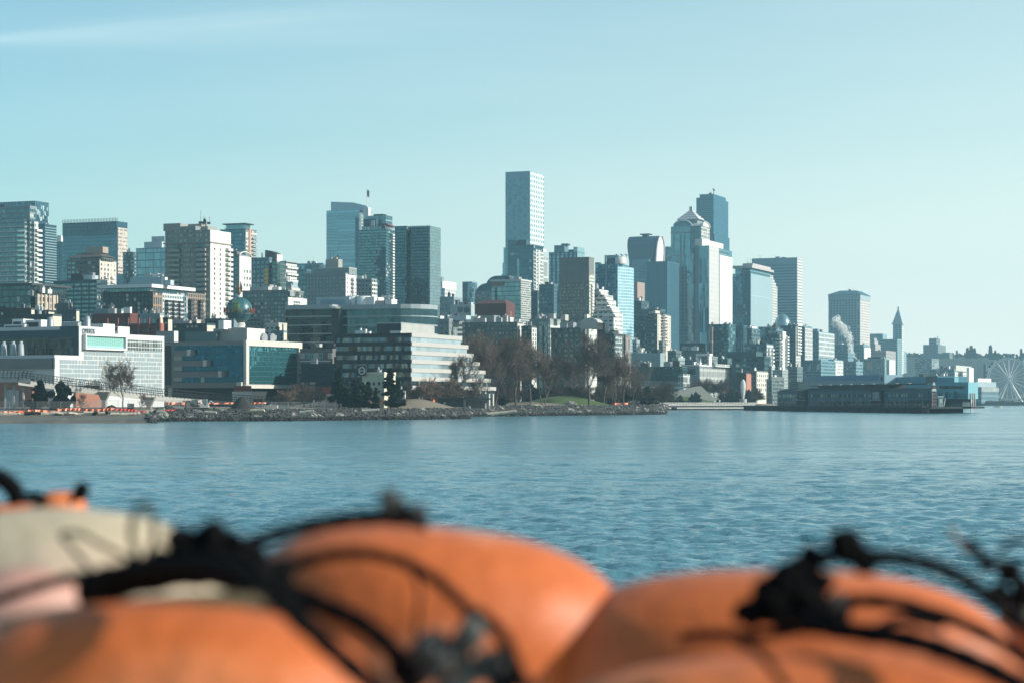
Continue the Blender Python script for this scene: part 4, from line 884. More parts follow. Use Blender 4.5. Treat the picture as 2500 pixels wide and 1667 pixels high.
# glass tower with sun-whitened side
def b60():
    d = 1800; b = B('office_tower', 'stepped office tower with a gleaming white sunlit side and a long dark seam', 'building', 1730, d)
    mg = fm('b60', (.12, .26, .33), gSKY, d, 60, 4.5, .8, .99, refl=.5, blind=0, dark=(.03, .12, .17), warp=.03)
    mw = fm('b60w', (.66, .70, .68), gWHITE, d, 11, 60, .99, .93, refl=.22, blind=0, dark=(.56, .60, .58), warp=.004)  # panes coloured white to stand in for the mirrored sunlight
    b.vol('glass_wall', 1706, 1730, 1787, 600, mg); x0, x1, y0, y1, z1 = b.x0, b.x1, b.y0, b.y1, b.z1
    ys = b.Y(1754, x1); yt = b.Y(1779, x1)
    b.box('sun_white_wall', x1, x1+.5, y0, ys, b.z0, z1+.2, fm('b60p', (.64, .60, .57), gWHITE, d, 11, 3.2, .8, .94, refl=.15, blind=0, dark=(.42, .40, .38), warp=.004), label='wall paled for sunlight left of the seam')
    b.box('sun_white_wall', x1, x1+.5, ys+2.4, y1, b.z0, b.Z(622, x1, ys), mw, label='glass wall whitened for sun gleam right of the seam')
    b.box('glass_wall', x1, x1+.4, ys, yt, b.Z(622, x1, ys), b.Z(608, x1, ys), fm('b60t', (.3, .48, .52), gSKY, d, 9, 6, .9, .9, refl=.5, blind=0), label='blue top storey')
    b.box('seam', x1, x1+.2, ys, ys+2.4, b.z0, b.Z(622, x1, ys), mat('b60seam', (.12, .15, .15), .6))
    b.vol('crown', 1697, 1714, 1766, 583, mat('b60c', (.64, .58, .55), .7), y0=5, zb=z1-14); b.vol('wall', 1697, 1706, 1712, 600, mat('b60d', (.20, .25, .28), .6), y0=4, wr=10)
    b.vol('glass_wall', 1677.5, 1694, 1698, 619, mg, y0=9, wr=20); b.vol('wall', 1694, 1698, 1704, 622, fm('b60e', (.05, .12, .15), gDARK, d, 6, 6, .4, .4, refl=.2), y0=8.5, wr=6)
    b.piers('L', 6, .5, .5, mat('b60f', (.10, .2, .25), .5), 8, z1, 'fin')
b60()
# tallest dark tower behind
def b61():
    d = 2700; b = B('office_tower', 'tallest dark blue tower with notched shoulders behind the pyramid-topped tower', 'building', 1742, d)
    m = fm('b61', (.045, .13, .18), gBLUE, d, 4.6, 60, .99, .5, refl=.25, blind=0, dark=(.015, .07, .1))
    b.vol('glass_wall', 1700, 1742, 1778, 482, m); z1 = b.z1; x0, x1, y0, y1 = b.x0, b.x1, b.y0, b.y1
    b.vol('glass_wall', 1708, 1742, 1772, 474, m, y0=1.5, zb=z1); b.vol('glass_wall', 1702, 1744, 1781, 572, m, y0=-2)
    b.clutter(3, 2.5, (x0+8, x1-6, 4, y1-10), b.Z(474, 0, 1.5), m_dark, 6)
    mb = MB(); z = b.Z(474, 0, 1.5); mb.tube([(x1-2, 8, z), (x1-2, 8, z+8)], .5, 5); mb.tube([(x1-3.5, 8, z+7), (x1-.5, 8, z+5)], .8, 6); mb.obj('roof_dish', m_dark, b.root)
    for i in range(26): b.box('window', x1-.2, x1+.6, y0-.5, y0+.5, 40+i*7.4, 41.6+i*7.4, mat('pane_blind', (.42, .40, .36), .5))
b61()
# overhanging flat roof tower
def b63():
    d = 1900; b = B('office_tower', 'glass tower capped by a thin projecting flat roof, pale on its sunlit side', 'building', 1832, d)
    b.vol('glass_wall', 1787, 1832, 1884, 668, fm('b63', (.06, .17, .22), gBLUE, d, 8.5, 9, .94, .92, refl=.45, blind=.03, sub=2, mull=.06, dark=(.02, .08, .11), warp=.02)); z1 = b.z1
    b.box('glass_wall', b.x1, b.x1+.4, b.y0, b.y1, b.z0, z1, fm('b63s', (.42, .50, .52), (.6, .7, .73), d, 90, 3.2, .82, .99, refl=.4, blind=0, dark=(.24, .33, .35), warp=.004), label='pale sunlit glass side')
    b.vol('glass_wall', 1795, 1832, 1880, 655, fm('b63t', (.2, .36, .40), gSKY, d, 30, 6, .92, .95, refl=.5, blind=0), y0=2.5, zb=z1); z2 = b.z1
    x0, x1, y0, y1 = b.X(1787, 0), b.X(1832)+2, -1.5, b.y1+4
    b.box('roof', x0, x1, y0, y1, z2+.01, z2+2.2, mat('b63r', (.45, .42, .4), .6)); b.box('roof', x0+9, x1-1, y0+6, y1-8, z2+2.21, z2+4.6, mat('b63r', (.45, .42, .4), .6)); b.clutter(1, 2, (x0+9, x1-4, 8, 16), z2+4.6, m_metal, 2)
b63()
b = B('office_tower', 'cream stepped tower with square windows squeezed behind the flat-roofed glass tower', 'building', 1884, 2300)
cm = fm('b64', (.58, .54, .5), gDARK, 2300, 6.6, 5, .5, .5, refl=.25, blind=.1)
for i, (pr, pt) in enumerate(((1898, 697), (1894.5, 688), (1891, 681), (1888, 672))): b.vol('wall', 1870, 1880, pr, pt, cm, y0=1.0*i, wl=20)
# banded tower
b = B('office_tower', 'wide tower wrapped in grey and dark horizontal bands with a plain top and sunlit edge', 'building', 1945, 2500)
b.vol('glass_wall', 1837, 1945, 1957.5, 630, fm('b65', (.18, .29, .34), gBLUE, 2500, 7.0, 200, .99, .5, refl=.25, blind=0, dark=(.025, .09, .13)))
b.bands(20, b.Z(646), 3.5, 1.6, .5, mat('b65b', (.21, .31, .35), .7)); b.box('crown', b.x0-.6, b.x1+.6, -.6, b.y1+.6, b.Z(644), b.z1+.5, mat('b65c', (.20, .31, .36), .7)); b.clutter(2, 2, antenna=3)
b.box('wall', b.x1, b.x1+.8, b.y0, b.y1, b.z0, b.z1, fm('b65s', (.62, .57, .54), gDARK, 2500, 7.0, 60, .99, .3, refl=.2, blind=0, dark=(.2, .2, .2)), label='sunlit banded edge')
# dome
b = B('domed_building', 'round building with a smooth blue grey dome behind the dark glass blocks', 'building', 1905, 1900)
mb = MB(); rr = 7.7; z0 = b.Z(797); mb.lathe([(rr*1.03, 3), (rr*1.03, z0)]+[(rr*cos(t), z0+(b.Z(766)-z0)*sin(t)) for t in [pi/2*i/10 for i in range(10)]]+[(.01, b.Z(766))], 40, 0, 8)
mb.obj('dome', mat('dome_metal', (.20, .33, .38), .25, .55), b.root, True)
mb = MB(); mb.lathe([(rr*1.03+.4, z0-2), (rr*1.03+.8, z0-1), (rr*1.03+.4, z0)], 40, 0, 8); mb.obj('cornice', mat('dome_rim', (.4, .47, .48), .5), b.root)
b.box('wall', -22, 24, 4, 24, 3, b.Z(797), fm('b66w', (.08, .15, .18), gBLUE, 1900, 8, 5, .7, .6, refl=.3, blind=.04))
# hip-roof banded tower at right
b = B('office_tower', 'beige tower with square windows and a low dark hip roof, steam drifting before it', 'building', 2099, 2700)
b.vol('wall', 2022.6, 2099, 2123, 719, fm('b67', (.30, .38, .40), gDARK, 2700, 6.4, 7.4, .45, .5, refl=.25, blind=.03, dark=(.05, .12, .15)), wr=None); x0, x1, y0, y1, z = b.x0, b.x1, b.y0, b.y1, b.z1
b.box('wall', x1, x1+.5, y0, y1, b.z0, z, fm('b67s', (.60, .53, .49), gDARK, 2700, 6.4, 3.6, .45, .5, refl=.2, blind=.03, dark=(.12, .13, .14)), label='side wall in sunlit colour')
b.box('frieze', x0-.3, x1+.8, -.3, y1, b.Z(731), z, mat('b67f', (.30, .39, .42), .8))
b.prism('roof', [(x0-1.6, -1.6), (x1+1.8, -1.6), (x1+1.8, y1+1.6), (x0-1.6, y1+1.6)], z, b.Z(708), mat('b67r', (.04, .12, .16), .5), taper=[(x0+12, 14), (x1-8, 14), (x1-8, y1-12), (x0+12, y1-12)]); b.clutter(1, 2, (x0+14, x1-10, 16, y1-14), b.Z(708), m_dark, 3)
# pointed historic tower
def b68():
    d = 3200; b = B('historic_tower', 'slim white tower with a steep pyramid spire, far down the shore', 'building', 2201, d)
    st = fm('b68', (.30, .42, .46), gDARK, d, 5.2, 8.5, .62, .5, refl=.25, blind=0, dark=(.06, .15, .19)); ss = fm('b68s', (.66, .63, .58), gDARK, d, 5.2, 2.6, .5, .5, refl=.2, blind=0, dark=(.18, .2, .2))
    b.vol('wall', 2180, 2201, 2210, 792, st, wr=16); x0, x1, y0, y1, z = b.x0, b.x1, b.y0, b.y1, b.z1
    b.box('wall', x1, x1+.5, y0, y1, b.z0, z, ss, label='side wall in sunlit colour')
    b.box('balcony', x0-1.6, x1+2, -1.6, y1+1.6, z, z+2.2, mat('b68c', (.46, .52, .52), .8)); b.box('wall', x0-.3, x1+.8, -.3, y1, z+2.21, b.Z(785), mat('b68d', (.40, .48, .5), .8))
    zb = b.Z(785); q = lambda s_: [((x0+x1)/2+(p-(x0+x1)/2)*s_, y1/2+(r-y1/2)*s_) for p, r in ((x0, 0), (x1+.6, 0), (x1+.6, y1), (x0, y1))]
    b.prism('spire', q(1), zb, b.Z(754), mat('b68p', (.36, .42, .44), .7), taper=q(.1))
    mb = MB(); cx, cy = (x0+x1)/2, y1/2; mb.lathe([(1.3, b.Z(754)), (.9, b.Z(752)), (1.7, b.Z(750.5)), (1.2, b.Z(749)), (.1, b.Z(748))], 10, cx, cy); mb.obj('finial', mat('b68f', (.2, .26, .27), .6), b.root)
    b.vol('wall', 2178, 2201, 2213, 857, st, y0=-1.2); b.vol('wall', 2172, 2200, 2214, 906, mat('b68g', (.55, .50, .45), .8), y0=-2.4)
b68()
b = simple('office_building', 'grey gridded office block standing before the pointed historic tower', 2147, 2190.6, 2202, 829, 2900, (.26, .35, .37), gDARK, 4.2, 3.6, .8, .6, clut=0, refl=.12, blind=0, dark=(.08, .17, .2), wr=30)
b = simple('office_building', 'plain blue grey block top left of the grey gridded office block', 2120, 2155, 2160, 816, 3000, (.22, .34, .38), gDARK, 6, 30, .1, .1, clut=0, wr=30)
b = B('office_building', 'art deco stone building stepping down left of the grey gridded office', 'building', 2137, 2650)
for i, (pl, pc, pr, pt) in enumerate(((2124, 2137, 2150, 840), (2124, 2135, 2144, 831), (2126, 2134, 2141, 825))): b.vol('wall', pl, pc, pr, pt, fm('b71', (.46, .42, .39), gDARK, 2650, 30, 3, .35, .9, refl=.2, blind=0, dark=(.2, .2, .2)), y0=1.5*i)
b = simple('office_building', 'pinkish stone building with tall slit windows right of the art deco building', 2127, 2163, 2187, 857, 2500, (.36, .33, .32), gDARK, 8, 4.5, .35, .55, clut=1, refl=.2, blind=0, dark=(.14, .16, .17))
b = simple('apartment_building', 'mottled teal block with a flat dark roof below the pinkish stone building', 2107, 2160, 2172, 877, 2050, (.22, .32, .34), gTEAL, 5, 3, .6, .6, clut=2, refl=.4, blind=.3, dark=(.08, .16, .18), wr=30)
b.box('mural_panel', b.X(2116), b.X(2130), -.2, 0, b.Z(902), b.Z(882), mat('mural_warm', (.42, .34, .26), .8, var=.5, scale=.6)); b.vol('penthouse', 2118, 2150, 2156, 871, mat('dark_teal_clad', (.035, .075, .09), .5), y0=4, zb=b.z1)
b = simple('building', 'narrow bright white panelled wall left of the pointed historic tower', 2164, 2171, 2186, 880, 1950, (.64, .62, .58), gDARK, 30, 8, .03, .9, clut=0, cat='building', blind=0)
# right midfield condominiums
b = simple('apartment_building', 'square block with a white grid of large windows on its sunlit side', 1984, 1998, 2036, 812, 1800, (.16, .27, .32), gBLUE, 9, 7, .3, .3, clut=2, refl=.3, blind=.05)
b.box('wall', b.x1, b.x1+.5, b.y0, b.y1, b.Z(872), b.z1, fm('b75s', (.62, .62, .6), gDARK, 1800, 10.5, 8.2, .78, .74, sub=3, mull=.25, refl=.25, blind=.08, dark=(.08, .13, .14)), label='white gridded sunlit side'); b.vol('wall', 1984, 1996, 2001, 803, mat('b75t', (.17, .28, .33), .7), y0=4, zb=b.z0)
b = simple('apartment_building', 'narrow tower with white window columns left of the white-gridded block', 1948, 1964, 1982, 800, 1760, (.10, .20, .25), gBLUE, 9, 6, .3, .3, clut=2, refl=.3, blind=.05)
b.box('wall', b.x1, b.x1+.5, b.y0, b.y1, b.Z(886), b.z1, fm('b76s', (.64, .61, .58), gDARK, 1760, 9, 4.6, .55, .8, sub=2, mull=.2, refl=.25, blind=.1), label='white sunlit side')
b = simple('apartment_building', 'dark slab with a column of white balconies next to the domed building', 1905, 1942, 1954, 797, 1680, (.035, .09, .12), gBLUE, 9, 6, .5, .5, clut=3, refl=.25, blind=.03)
b.box('wall', b.x1, b.x1+.3, b.y0, b.y1, b.z0, b.z1-.2, fm('b77s', (.56, .52, .48), gDARK, 1680, 7.6, 6, .5, .5), label='side wall in sunlit colour'); b.balconies('R', [.3, .75], 10, b.Z(864), 7.6*.336, 6, 1.6, 'w', 'w')
# curved glass with white balconies
def b78():
    d = 1500; b = B('apartment_building', 'dark glass block with a curved left end and a bright white balconied corner', 'building', 1903, d)
    m = fm('b78', (.05, .11, .13), gTEAL, d, 9.5, 5, .9, .7, refl=.35, blind=.08)
    b.vol('glass_wall', 1866, 1903, 1921, 817, m); x0, x1, y0, y1, z1 = b.x0, b.x1, b.y0, b.y1, b.z1
    pts = [(x0, y0+.1)]+[(x0-4.8*sin(t), y0+.1+(y1-y0)*t/pi) for t in [pi*i/8 for i in range(1, 8)]]+[(x0, y1)]
    b.prism('glass_wall', [(x, y) for x, y in reversed(pts)], b.z0, z1-1.5, m, label='curved glass end')
    b.vol('penthouse', 1868, 1895, 1912, 800, fm('b78p', (.12, .2, .22), gTEAL, d, 9, 5, .8, .7), y0=4, zb=z1); b.clutter(3, 2)
    b.box('wall', x1, x1+.3, y0, y1, b.z0, z1, fm('b78s', (.66, .64, .6), gDARK, d, 9.5, 5, .3, .6), label='white sunlit corner wall')
    b.vol('wall', 1907, 1911, 1919, 809, m_white, y0=2, zb=z1-3, wl=4)
    b.balconies('R', [.15, .85], 11, b.Z(898), 7.3*.3, 4.6, 1.9, 'w', 'w', (x0, x1+.3, y0, y1)); b.balconies('L', [.93], 7, b.Z(880), 8.3*.3, 4, 1.4, 'w', 'w', (x0, x1, y0, y1))
b78()
# dark glass complex
b = simple('office_building', 'dark glass office complex with scattered bright lit panels below the gleaming white tower', 1729, 1779, 1800, 794, 1500, (.05, .11, .13), gTEAL, 8.5, 6, .85, .74, clut=3, refl=.4, blind=.12, dark=(.015, .05, .06), blindcol=(.3, .42, .42))
b.vol('wall', 1729, 1738, 1748, 798, fm('b79a', (.3, .24, .21), gDARK, 1500, 40, 4, .5, .9, refl=.2), y0=-6, wr=5, zb=b.z0); 
b = simple('office_building', 'second dark glass block with narrow fins right of the complex with lit panels', 1796, 1815, 1824, 797, 1480, (.035, .10, .13), gBLUE, 8.5, 3, .6, .9, clut=1, refl=.4, blind=.02)
b = simple('office_building', 'dark block with a bright white end wall left of the curved glass block', 1822, 1835, 1856, 804, 1560, (.07, .13, .15), gTEAL, 9, 5, .7, .6, clut=2, refl=.3, blind=.06)
b.vol('wall', 1830, 1836, 1848, 797, m_white, y0=4, zb=b.z1, wl=3)
b = simple('apartment_building', 'teal midrise with bright balconied right end in front of the curved glass block', 1818, 1871, 1887, 842, 1380, (.08, .16, .19), gTEAL, 9.5, 6, .7, .6, clut=5, refl=.35, blind=.12)
b.box('wall', b.x1, b.x1+.3, b.y0, b.y1, b.z0, b.z1, fm('b80s', (.6, .6, .56), gDARK, 1380, 9.5, 5, .6, .5), label='bright end wall'); b.balconies('R', [.3, .8], 5, b.z1-14, 2.6, 4, 1.6, 'w', 'w')
b = simple('office_building', 'dark teal office with boxy top and banded glass end before the teal midrise', 1787, 1866, 1882, 872, 1340, (.03, .075, .085), gTEAL, 14, 9, .85, .5, clut=2, refl=.28, blind=.05)
b.vol('wall', 1775, 1846, 1862, 858, mat('b80t', (.035, .08, .09), .7), y0=3, zb=b.z1); b.box('glass_wall', b.x1+.0, b.x1+.3, b.y0, b.y1, b.z0, b.Z(872), fm('b80g', (.5, .55, .52), gGREEN, 1340, 12, 20, .98, .6, refl=.5, blind=0), label='banded sunlit end')
b = simple('office_building', 'cream office with four rows of square windows near the white sculpture', 1828, 1846, 1874, 907, 1240, (.12, .15, .14), gDARK, 11.6, 8, .5, .5, clut=1, refl=.25, blind=.05, top=m_roof)
b.sidewins(6, 4, b.z1-11.6*.248*4-.6, b.z1-.8, 1.7, 1.9, (.62, .58, .49), th=.4)
b.vol('wall', 1790, 1841, 1846, 907, mat('b81l', (.07, .12, .13), .7), y0=4, wr=10); 
b = simple('brick_building', 'narrow salmon brick wall between the arcaded white building and the cream office', 1800, 1821, 1833, 912, 1230, (.07, .05, .045), gDARK, 12, 40, .1, .1, clut=1, blind=0)
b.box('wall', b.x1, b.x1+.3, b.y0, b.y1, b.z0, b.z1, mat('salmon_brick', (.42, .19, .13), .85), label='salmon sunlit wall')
b = simple('low_building', 'long low cream-edged building between the cream office and the pier shed', 1882, 1884, 1914, 922, 1260, (.14, .16, .15), gDARK, 9, 4, .6, .6, clut=2, blind=.05)
# arcaded white building
def b82():
    d = 1290; b = B('office_building', 'white arcaded building with three rows of tall arched windows on its sunlit side', 'building', 1706, d)
    b.vol('wall', 1665, 1706, 1790, 893, mat('b82', (.22, .28, .29), .8), cap=(.8, .5, mat('b82c', (.66, .65, .62), .7)), wr=None); x0, x1, y0, y1, z1 = b.x0, b.x1, b.y0, b.y1, b.z1
    m = fm('b82s', (.68, .67, .63), gDARK, d, 19, 4.4, .52, .72, refl=.25, blind=.06, dark=(.07, .09, .1)); b.box('wall', x1, x1+.4, y0, y1, b.z0, z1-1.0, m, label='white arcaded side')
    b.windows('L', 1, 1, z1-6, z1-1, 4.6, 3.4, 'd', 0, 0, .25, .9); b.piers('R', 26, .35, .5, mat('b82c', (.66, .65, .62), .7), b.z0, z1, 'pier', r=(x0, x1+.3, y0, y1))
    b.vol('wall', 1746, 1747, 1789, 888, fm('b82u', (.68, .67, .63), gDARK, d, 8, 4.2, .5, .6), y0=28, zb=z1, wl=12); b.clutter(5, 1.6, (x0, x1, y0, y1*.5), z1+.8)
    mb = MB(); cx, cy, z = (x0+x1)/2+2, y1*.3, z1+.8
    for s_ in (-1, 1): mb.box(cx+s_*3.6-.5, cx+s_*3.6+.5, cy-3, cy+3, z, z+6)
    mb.box(cx-4.6, cx+4.6, cy-3.5, cy+3.5, z+6, z+7.4); mb.obj('roof_arch', m_white, b.root)
b82()
b = simple('office_building', 'low dark glass building with fine mullions and dark rooftop units behind the footbridge', 1541, 1665, 1677, 897, 1250, (.03, .07, .075), gTEAL, 14, 4.2, .85, .9, clut=7, refl=.22, blind=.04, dark=(.01, .03, .03), ch=3)
b.vol('wall', 1664, 1668, 1695, 912, fm('b83w', (.6, .6, .57), gDARK, 1250, 16, 6, .7, .8), y0=-4, wr=14, wl=3)
b = simple('apartment_building', 'cream apartment block with a stack of curved balconies on its sunlit side', 1574, 1604, 1637, 768, 1520, (.075, .12, .13), gTEAL, 8.2, 7, .8, .55, clut=0, refl=.35, blind=.25)
b.sidewins(6, 10, b.Z(842), b.z1-1, 1.2, 1.3, (.60, .54, .46)); b.balconies('R', [.42], 10, b.Z(842), 8.2*.304, 10, 1.6, 'd', 'w', (b.x0, b.x1+.3, b.y0, b.y1))
b.vol('penthouse', 1594, 1600, 1611, 758, mat('b84p', (.56, .47, .4), .8), y0=4, zb=b.z1); b.vol('glass_wall', 1557, 1574, 1580, 772, fm('b84l', (.05, .10, .12), gTEAL, 1520, 8.2, 5, .7, .6, refl=.35, blind=.2), y0=5)
b = simple('office_building', 'low dark windowless block in front of the ribbed towers', 1660, 1712, 1722, 840, 1500, (.025, .055, .065), gDARK, 9, 30, .1, .1, clut=3, blind=0)
b.vol('wall', 1650, 1722, 1752, 857, mat('b85b', (.09, .13, .13), .8), y0=-8, wr=14); b.clutter(5, 2.5)
b = simple('warehouse', 'long plain pale grey warehouse wall behind the low dark glass building', 1541, 1612, 1623, 864, 1400, (.27, .33, .33), gDARK, 30, 60, .02, .02, clut=3, blind=0)
for i, (pl, pc, pr, pt, d, c, lab) in enumerate(((1544, 1554, 1562, 833, 1450, (.3, .34, .33), 'small stepped grey block left of the cream balcony block'), (1549, 1567, 1574, 852, 1430, (.42, .4, .34), 'small cream house in front of the cream balcony block'),
    (1608, 1618, 1626, 835, 1470, (.2, .2, .19), 'small brown block at the foot of the cream balcony block'), (1630, 1650, 1664, 858, 1420, (.10, .14, .14), 'low dark shed right of the plain grey warehouse'),
    (1640, 1656, 1672, 875, 1330, (.3, .35, .34), 'pale box with rooftop ducts behind the low dark glass building'), (1672, 1700, 1712, 880, 1360, (.16, .2, .2), 'grey box behind the white arcaded building'),
    (1720, 1738, 1752, 872, 1400, (.22, .25, .24), 'low grey block with a bright end behind the white arcaded building'), (1752, 1776, 1790, 878, 1420, (.08, .13, .14), 'dark flat block right behind the white arcaded building'),
    (1868, 1884, 1892, 896, 1350, (.45, .46, .43), 'small pale block at the foot of the white balconied corner'), (1886, 1910, 1924, 905, 1330, (.30, .33, .31), 'low cluttered grey block behind the long cream-edged building'),
    (1922, 1946, 1960, 897, 1400, (.14, .18, .18), 'dark flat block behind the pier shed roof end'), (1962, 2004, 2040, 881, 1650, (.13, .24, .28), 'blue block painted with pale waves below the white-gridded block'),
    (2022, 2036, 2058, 880, 1700, (.14, .24, .28), 'block with two pale window columns left of the steam plume'), (2030, 2070, 2084, 842, 2200, (.14, .25, .29), 'teal office with stepped top in front of the beige hip-roofed tower'),
    (2062, 2090, 2107, 884, 1900, (.17, .28, .32), 'plain blue block at the foot of the steam plume'), (2085, 2108, 2122, 842, 2300, (.15, .26, .3), 'teal block with a curved bright end right of the steam plume'))):
    wf = .3 if i in (8, 9, 12) else .55
    b = simple('building' if i < 11 else 'office_building', lab, pl, pc, pr, pt, d, c, gDARK if i < 11 else gBLUE, 8, 5, wf, .5, clut=3 if d < 1500 else 1, blind=.08, refl=.3, ch=1.8)
    if i == 11:
        for s_ in (0, 1):
            mb = MB()
            for k in range(3):
                pts = [(b.X(1972+s_*20+8*t), -.25, b.Z(902-k*5+4*sin(t*5+s_))) for t in [j/6 for j in range(7)]]; mb.tube(pts, .35, 4)
            mb.obj('wave_mural', mat('mural_pale', (.35, .5, .52), .7), b.root)
    if i == 12: b.box('window_column', b.x1, b.x1+.3, b.y0, b.y1, b.z0, b.z1, fm('b12col', (.64, .63, .6), gDARK, d, 8, 9, .4, .6), label='white side with window columns')
    if i == 15: b.vol('wall', 2108, 2110, 2126, 848, mat('curved_white', (.64, .63, .6), .6), y0=1)
# far hill buildings
b = B('hilltop_hospital', 'big hazy stepped building on the wooded ridge right of the pointed historic tower', 'building', 2300, 3600)
fb = fm('b90', (.17, .20, .20), gDARK, 3600, 5, 4, .4, .5, refl=.2, blind=0, dark=(.1, .13, .14))
for pl, pc, pr, pt, y0 in ((2247, 2300, 2326, 862, 0), (2254, 2290, 2309, 841, 4), (2268, 2286, 2295, 826, 8), (2300, 2318, 2326, 860, 2)): b.vol('wall', pl, pc, pr, pt, fb, y0=y0, zb=3)
b.clutter(2, 3, (b.X(2270), b.X(2290), 10, 20), b.Z(826, 0, 8))
b = simple('apartment_building', 'low hazy block with lit rows below the hilltop building', 2234, 2275, 2292, 876, 3000, (.2, .26, .27), gDARK, 5, 6, .8, .4, clut=0, refl=.3, blind=.4)
# ================================================================ WATERFRONT BUILDINGS
def words(parent, text, size, loc, rz, m, ex=.05, name='lettering', sx=1.0):
    c = bpy.data.curves.new(name, 'FONT'); c.body = text; c.size = size; c.extrude = ex; c.materials.append(m)
    c.align_x = 'CENTER'; c.align_y = 'CENTER'
    tmp = bpy.data.objects.new('tmp', c); COL.objects.link(tmp); bpy.context.view_layer.update()
    me = bpy.data.meshes.new_from_object(tmp.evaluated_get(bpy.context.evaluated_depsgraph_get())); bpy.data.objects.remove(tmp); bpy.data.curves.remove(c)
    o = link(name, me, parent, loc); o.rotation_euler = (pi/2, 0, rz); o.scale = (sx, 1, 1); return o
def omeros():
    d = 600; b = B('laboratory_building', 'waterfront laboratory with dark navy lettering and a huge white gridded glass side', 'building', 133, d, a=26)
    wl = mat('omeros_panel', (.56, .56, .55), .7, var=.06); nv = mat('omeros_navy', (.035, .075, .095), .6)
    x1 = 0; y1 = b.Y(401); zt = b.Z(866)
    yc = b.Y(193); b.vol('wall', -200, 133, 401, 866, wl, wr=y1); 
    # upper block set back to photo column 193
    zu = b.Z(796, 0, yc); X0 = b.X(-200, yc)
    b.box('wall', X0, 0, yc, y1, zt+.003, b.Z(811, 0, yc), wl, m_roof); b.box('wall', X0+30, 0, yc+.0, b.Y(252), b.Z(811, 0, yc)+.003, zu, wl, m_roof)
    b.box('navy_wall', X0, -.01, yc-.3, yc, zt+.01, b.Z(805, 0, yc), nv, m_roof); b.box('navy_wall', b.X(148, yc), -.01, yc-.3, yc, b.Z(805, 0, yc)+.01, zu, nv, m_roof)
    gm = fm('omeros_dark', (.10, .10, .10), (.12, .13, .13), d, 22, 11.5, .96, .96, refl=.5, blind=0, dark=(.015, .015, .015), warp=.05, sub=2, mull=.06)
    b.box('glass_wall', X0, b.X(182, yc), yc-.5, yc-.3, b.Z(867, 0, yc), b.Z(822, 0, yc), gm, label='dark mirror glazing of the upper floors')
    # louvred lower screen
    b.box('louvre_screen', b.X(-200), 0, -.5, 0, b.Z(899), b.Z(874), mat('omeros_louvre', (.20, .205, .20), .8)); b.box('wall_edge', -.35, .2, -.6, 0, b.Z(899), b.Z(873), nv)
    # sunlit glazing
    ux = .0
    g1 = fm('omeros_glass', (.70, .72, .72), (.80, .92, .94), d, 11.2, 11.3, .92, .90, refl=.55, blind=.1, dark=(.34, .40, .41), warp=.03, sub=2, mull=.08, rough=.02)
    ya, yb = b.Y(146), b.Y(395)
    b.box('glass_wall', x1, x1+.15, ya, yb, b.Z(960), b.Z(876, 0, ya), g1, label='white gridded sunlit glazing')
    b.box('glass_wall', x1, x1+.15, b.Y(205), yb, b.Z(876, 0, ya)+.01, b.Z(850, 0, yc), g1)
    b.box('glass_wall', x1, x1+.15, b.Y(303), yb, b.Z(850, 0, yc)+.01, b.Z(824, 0, yc), fm('omeros_g2', (.68, .7, .7), (.5, .55, .52), d, 13, 12, .92, .9, refl=.5, blind=0, dark=(.12, .13, .12), warp=.05))
    # framed green picture window
    yy0, yy1, z0, z1 = b.Y(201), b.Y(302), b.Z(848, 0, yc), b.Z(819, 0, yc)
    for r_ in ((yy0, yy1, z0-.5, z0), (yy0, yy1, z1, z1+.5), (yy0, yy0+.5, z0, z1), (yy1-.5, yy1, z0, z1)): b.box('window_frame', x1, x1+1.3, *r_, m_white)
    b.box('window', x1, x1+.5, yy0+.5, yy1-.5, z0, z1, fm('omeros_green', (.5, .72, .68), (.5, .8, .74), d, 60, 9, .94, .97, refl=.4, blind=0, dark=(.25, .5, .45)), label='long green tinted picture window')
    ys = b.Y(215); words(b.root, 'OMEROS', 2.1, (x1+.22, ys, b.Z(809.5, 0, ys)), pi/2, mat('omeros_navy', (.035, .075, .095), .6), .06, sx=.72)
    # rooftop
    rt = b.Z(805, 0, yc)
    for px0, px1, y, h in ((30, 57, 9, 4), (62, 100, 8, 3.6), (10, 60, 6, 2.2)):
        b.box('roof_unit', b.X(px0, yc+y), b.X(px1, yc+y), yc+y, yc+y+5, rt-.5, rt+h, m_white); b.box('louvre', b.X(px0+3, yc+y), b.X(px1-6, yc+y), yc+y-.1, yc+y, rt+h*.35, rt+h*.8, m_dark)
    for px in (123, 213): 
        mb = MB(); cx, cy = b.X(px, yc+6), yc+6; mb.lathe([(1.1, rt), (1.0, rt+3.2), (.8, rt+3.4), (.8, rt+4.2), (.2, rt+4.3)], 16, cx, cy); mb.obj('exhaust_stack', m_metal, b.root, True)
    for i in range(6):
        mb = MB(); mb.lathe([(.8, rt), (.8, rt+2.4), (.6, rt+2.8), (.1, rt+2.9)], 14, b.X(158+i*7, yc+9), yc+9); mb.obj('exhaust_stack', mat('blue_grey_duct', (.22, .3, .33), .5), b.root, True)
    b.box('planter', b.X(150, yc+3), b.X(190, yc+3), yc+3, yc+5, rt+1, rt+2.2, m_conc)
    for i, (pa, pb_) in enumerate(((262, 290), (298, 326))):
        ya_, yb_ = b.Y(pa), b.Y(pb_); zr = b.Z(811, 0, yc); b.box('roof_unit', -7, -1.5, ya_, yb_, zr-1, zr+3.0-i*.6, m_white); b.box('louvre', -6, -2, ya_-.1, ya_, zr+1, zr+2.2, m_dark)
    zt2 = b.Z(866)
    for px in (9, 32, 51):
        mb = MB(); mb.lathe([(1.0, zt2), (.8, zt2+3.4), (.55, zt2+3.5), (.55, zt2+4.2)], 14, b.X(px, 3), 3); mb.obj('exhaust_stack', mat('pale_duct', (.33, .37, .38), .5), b.root, True)
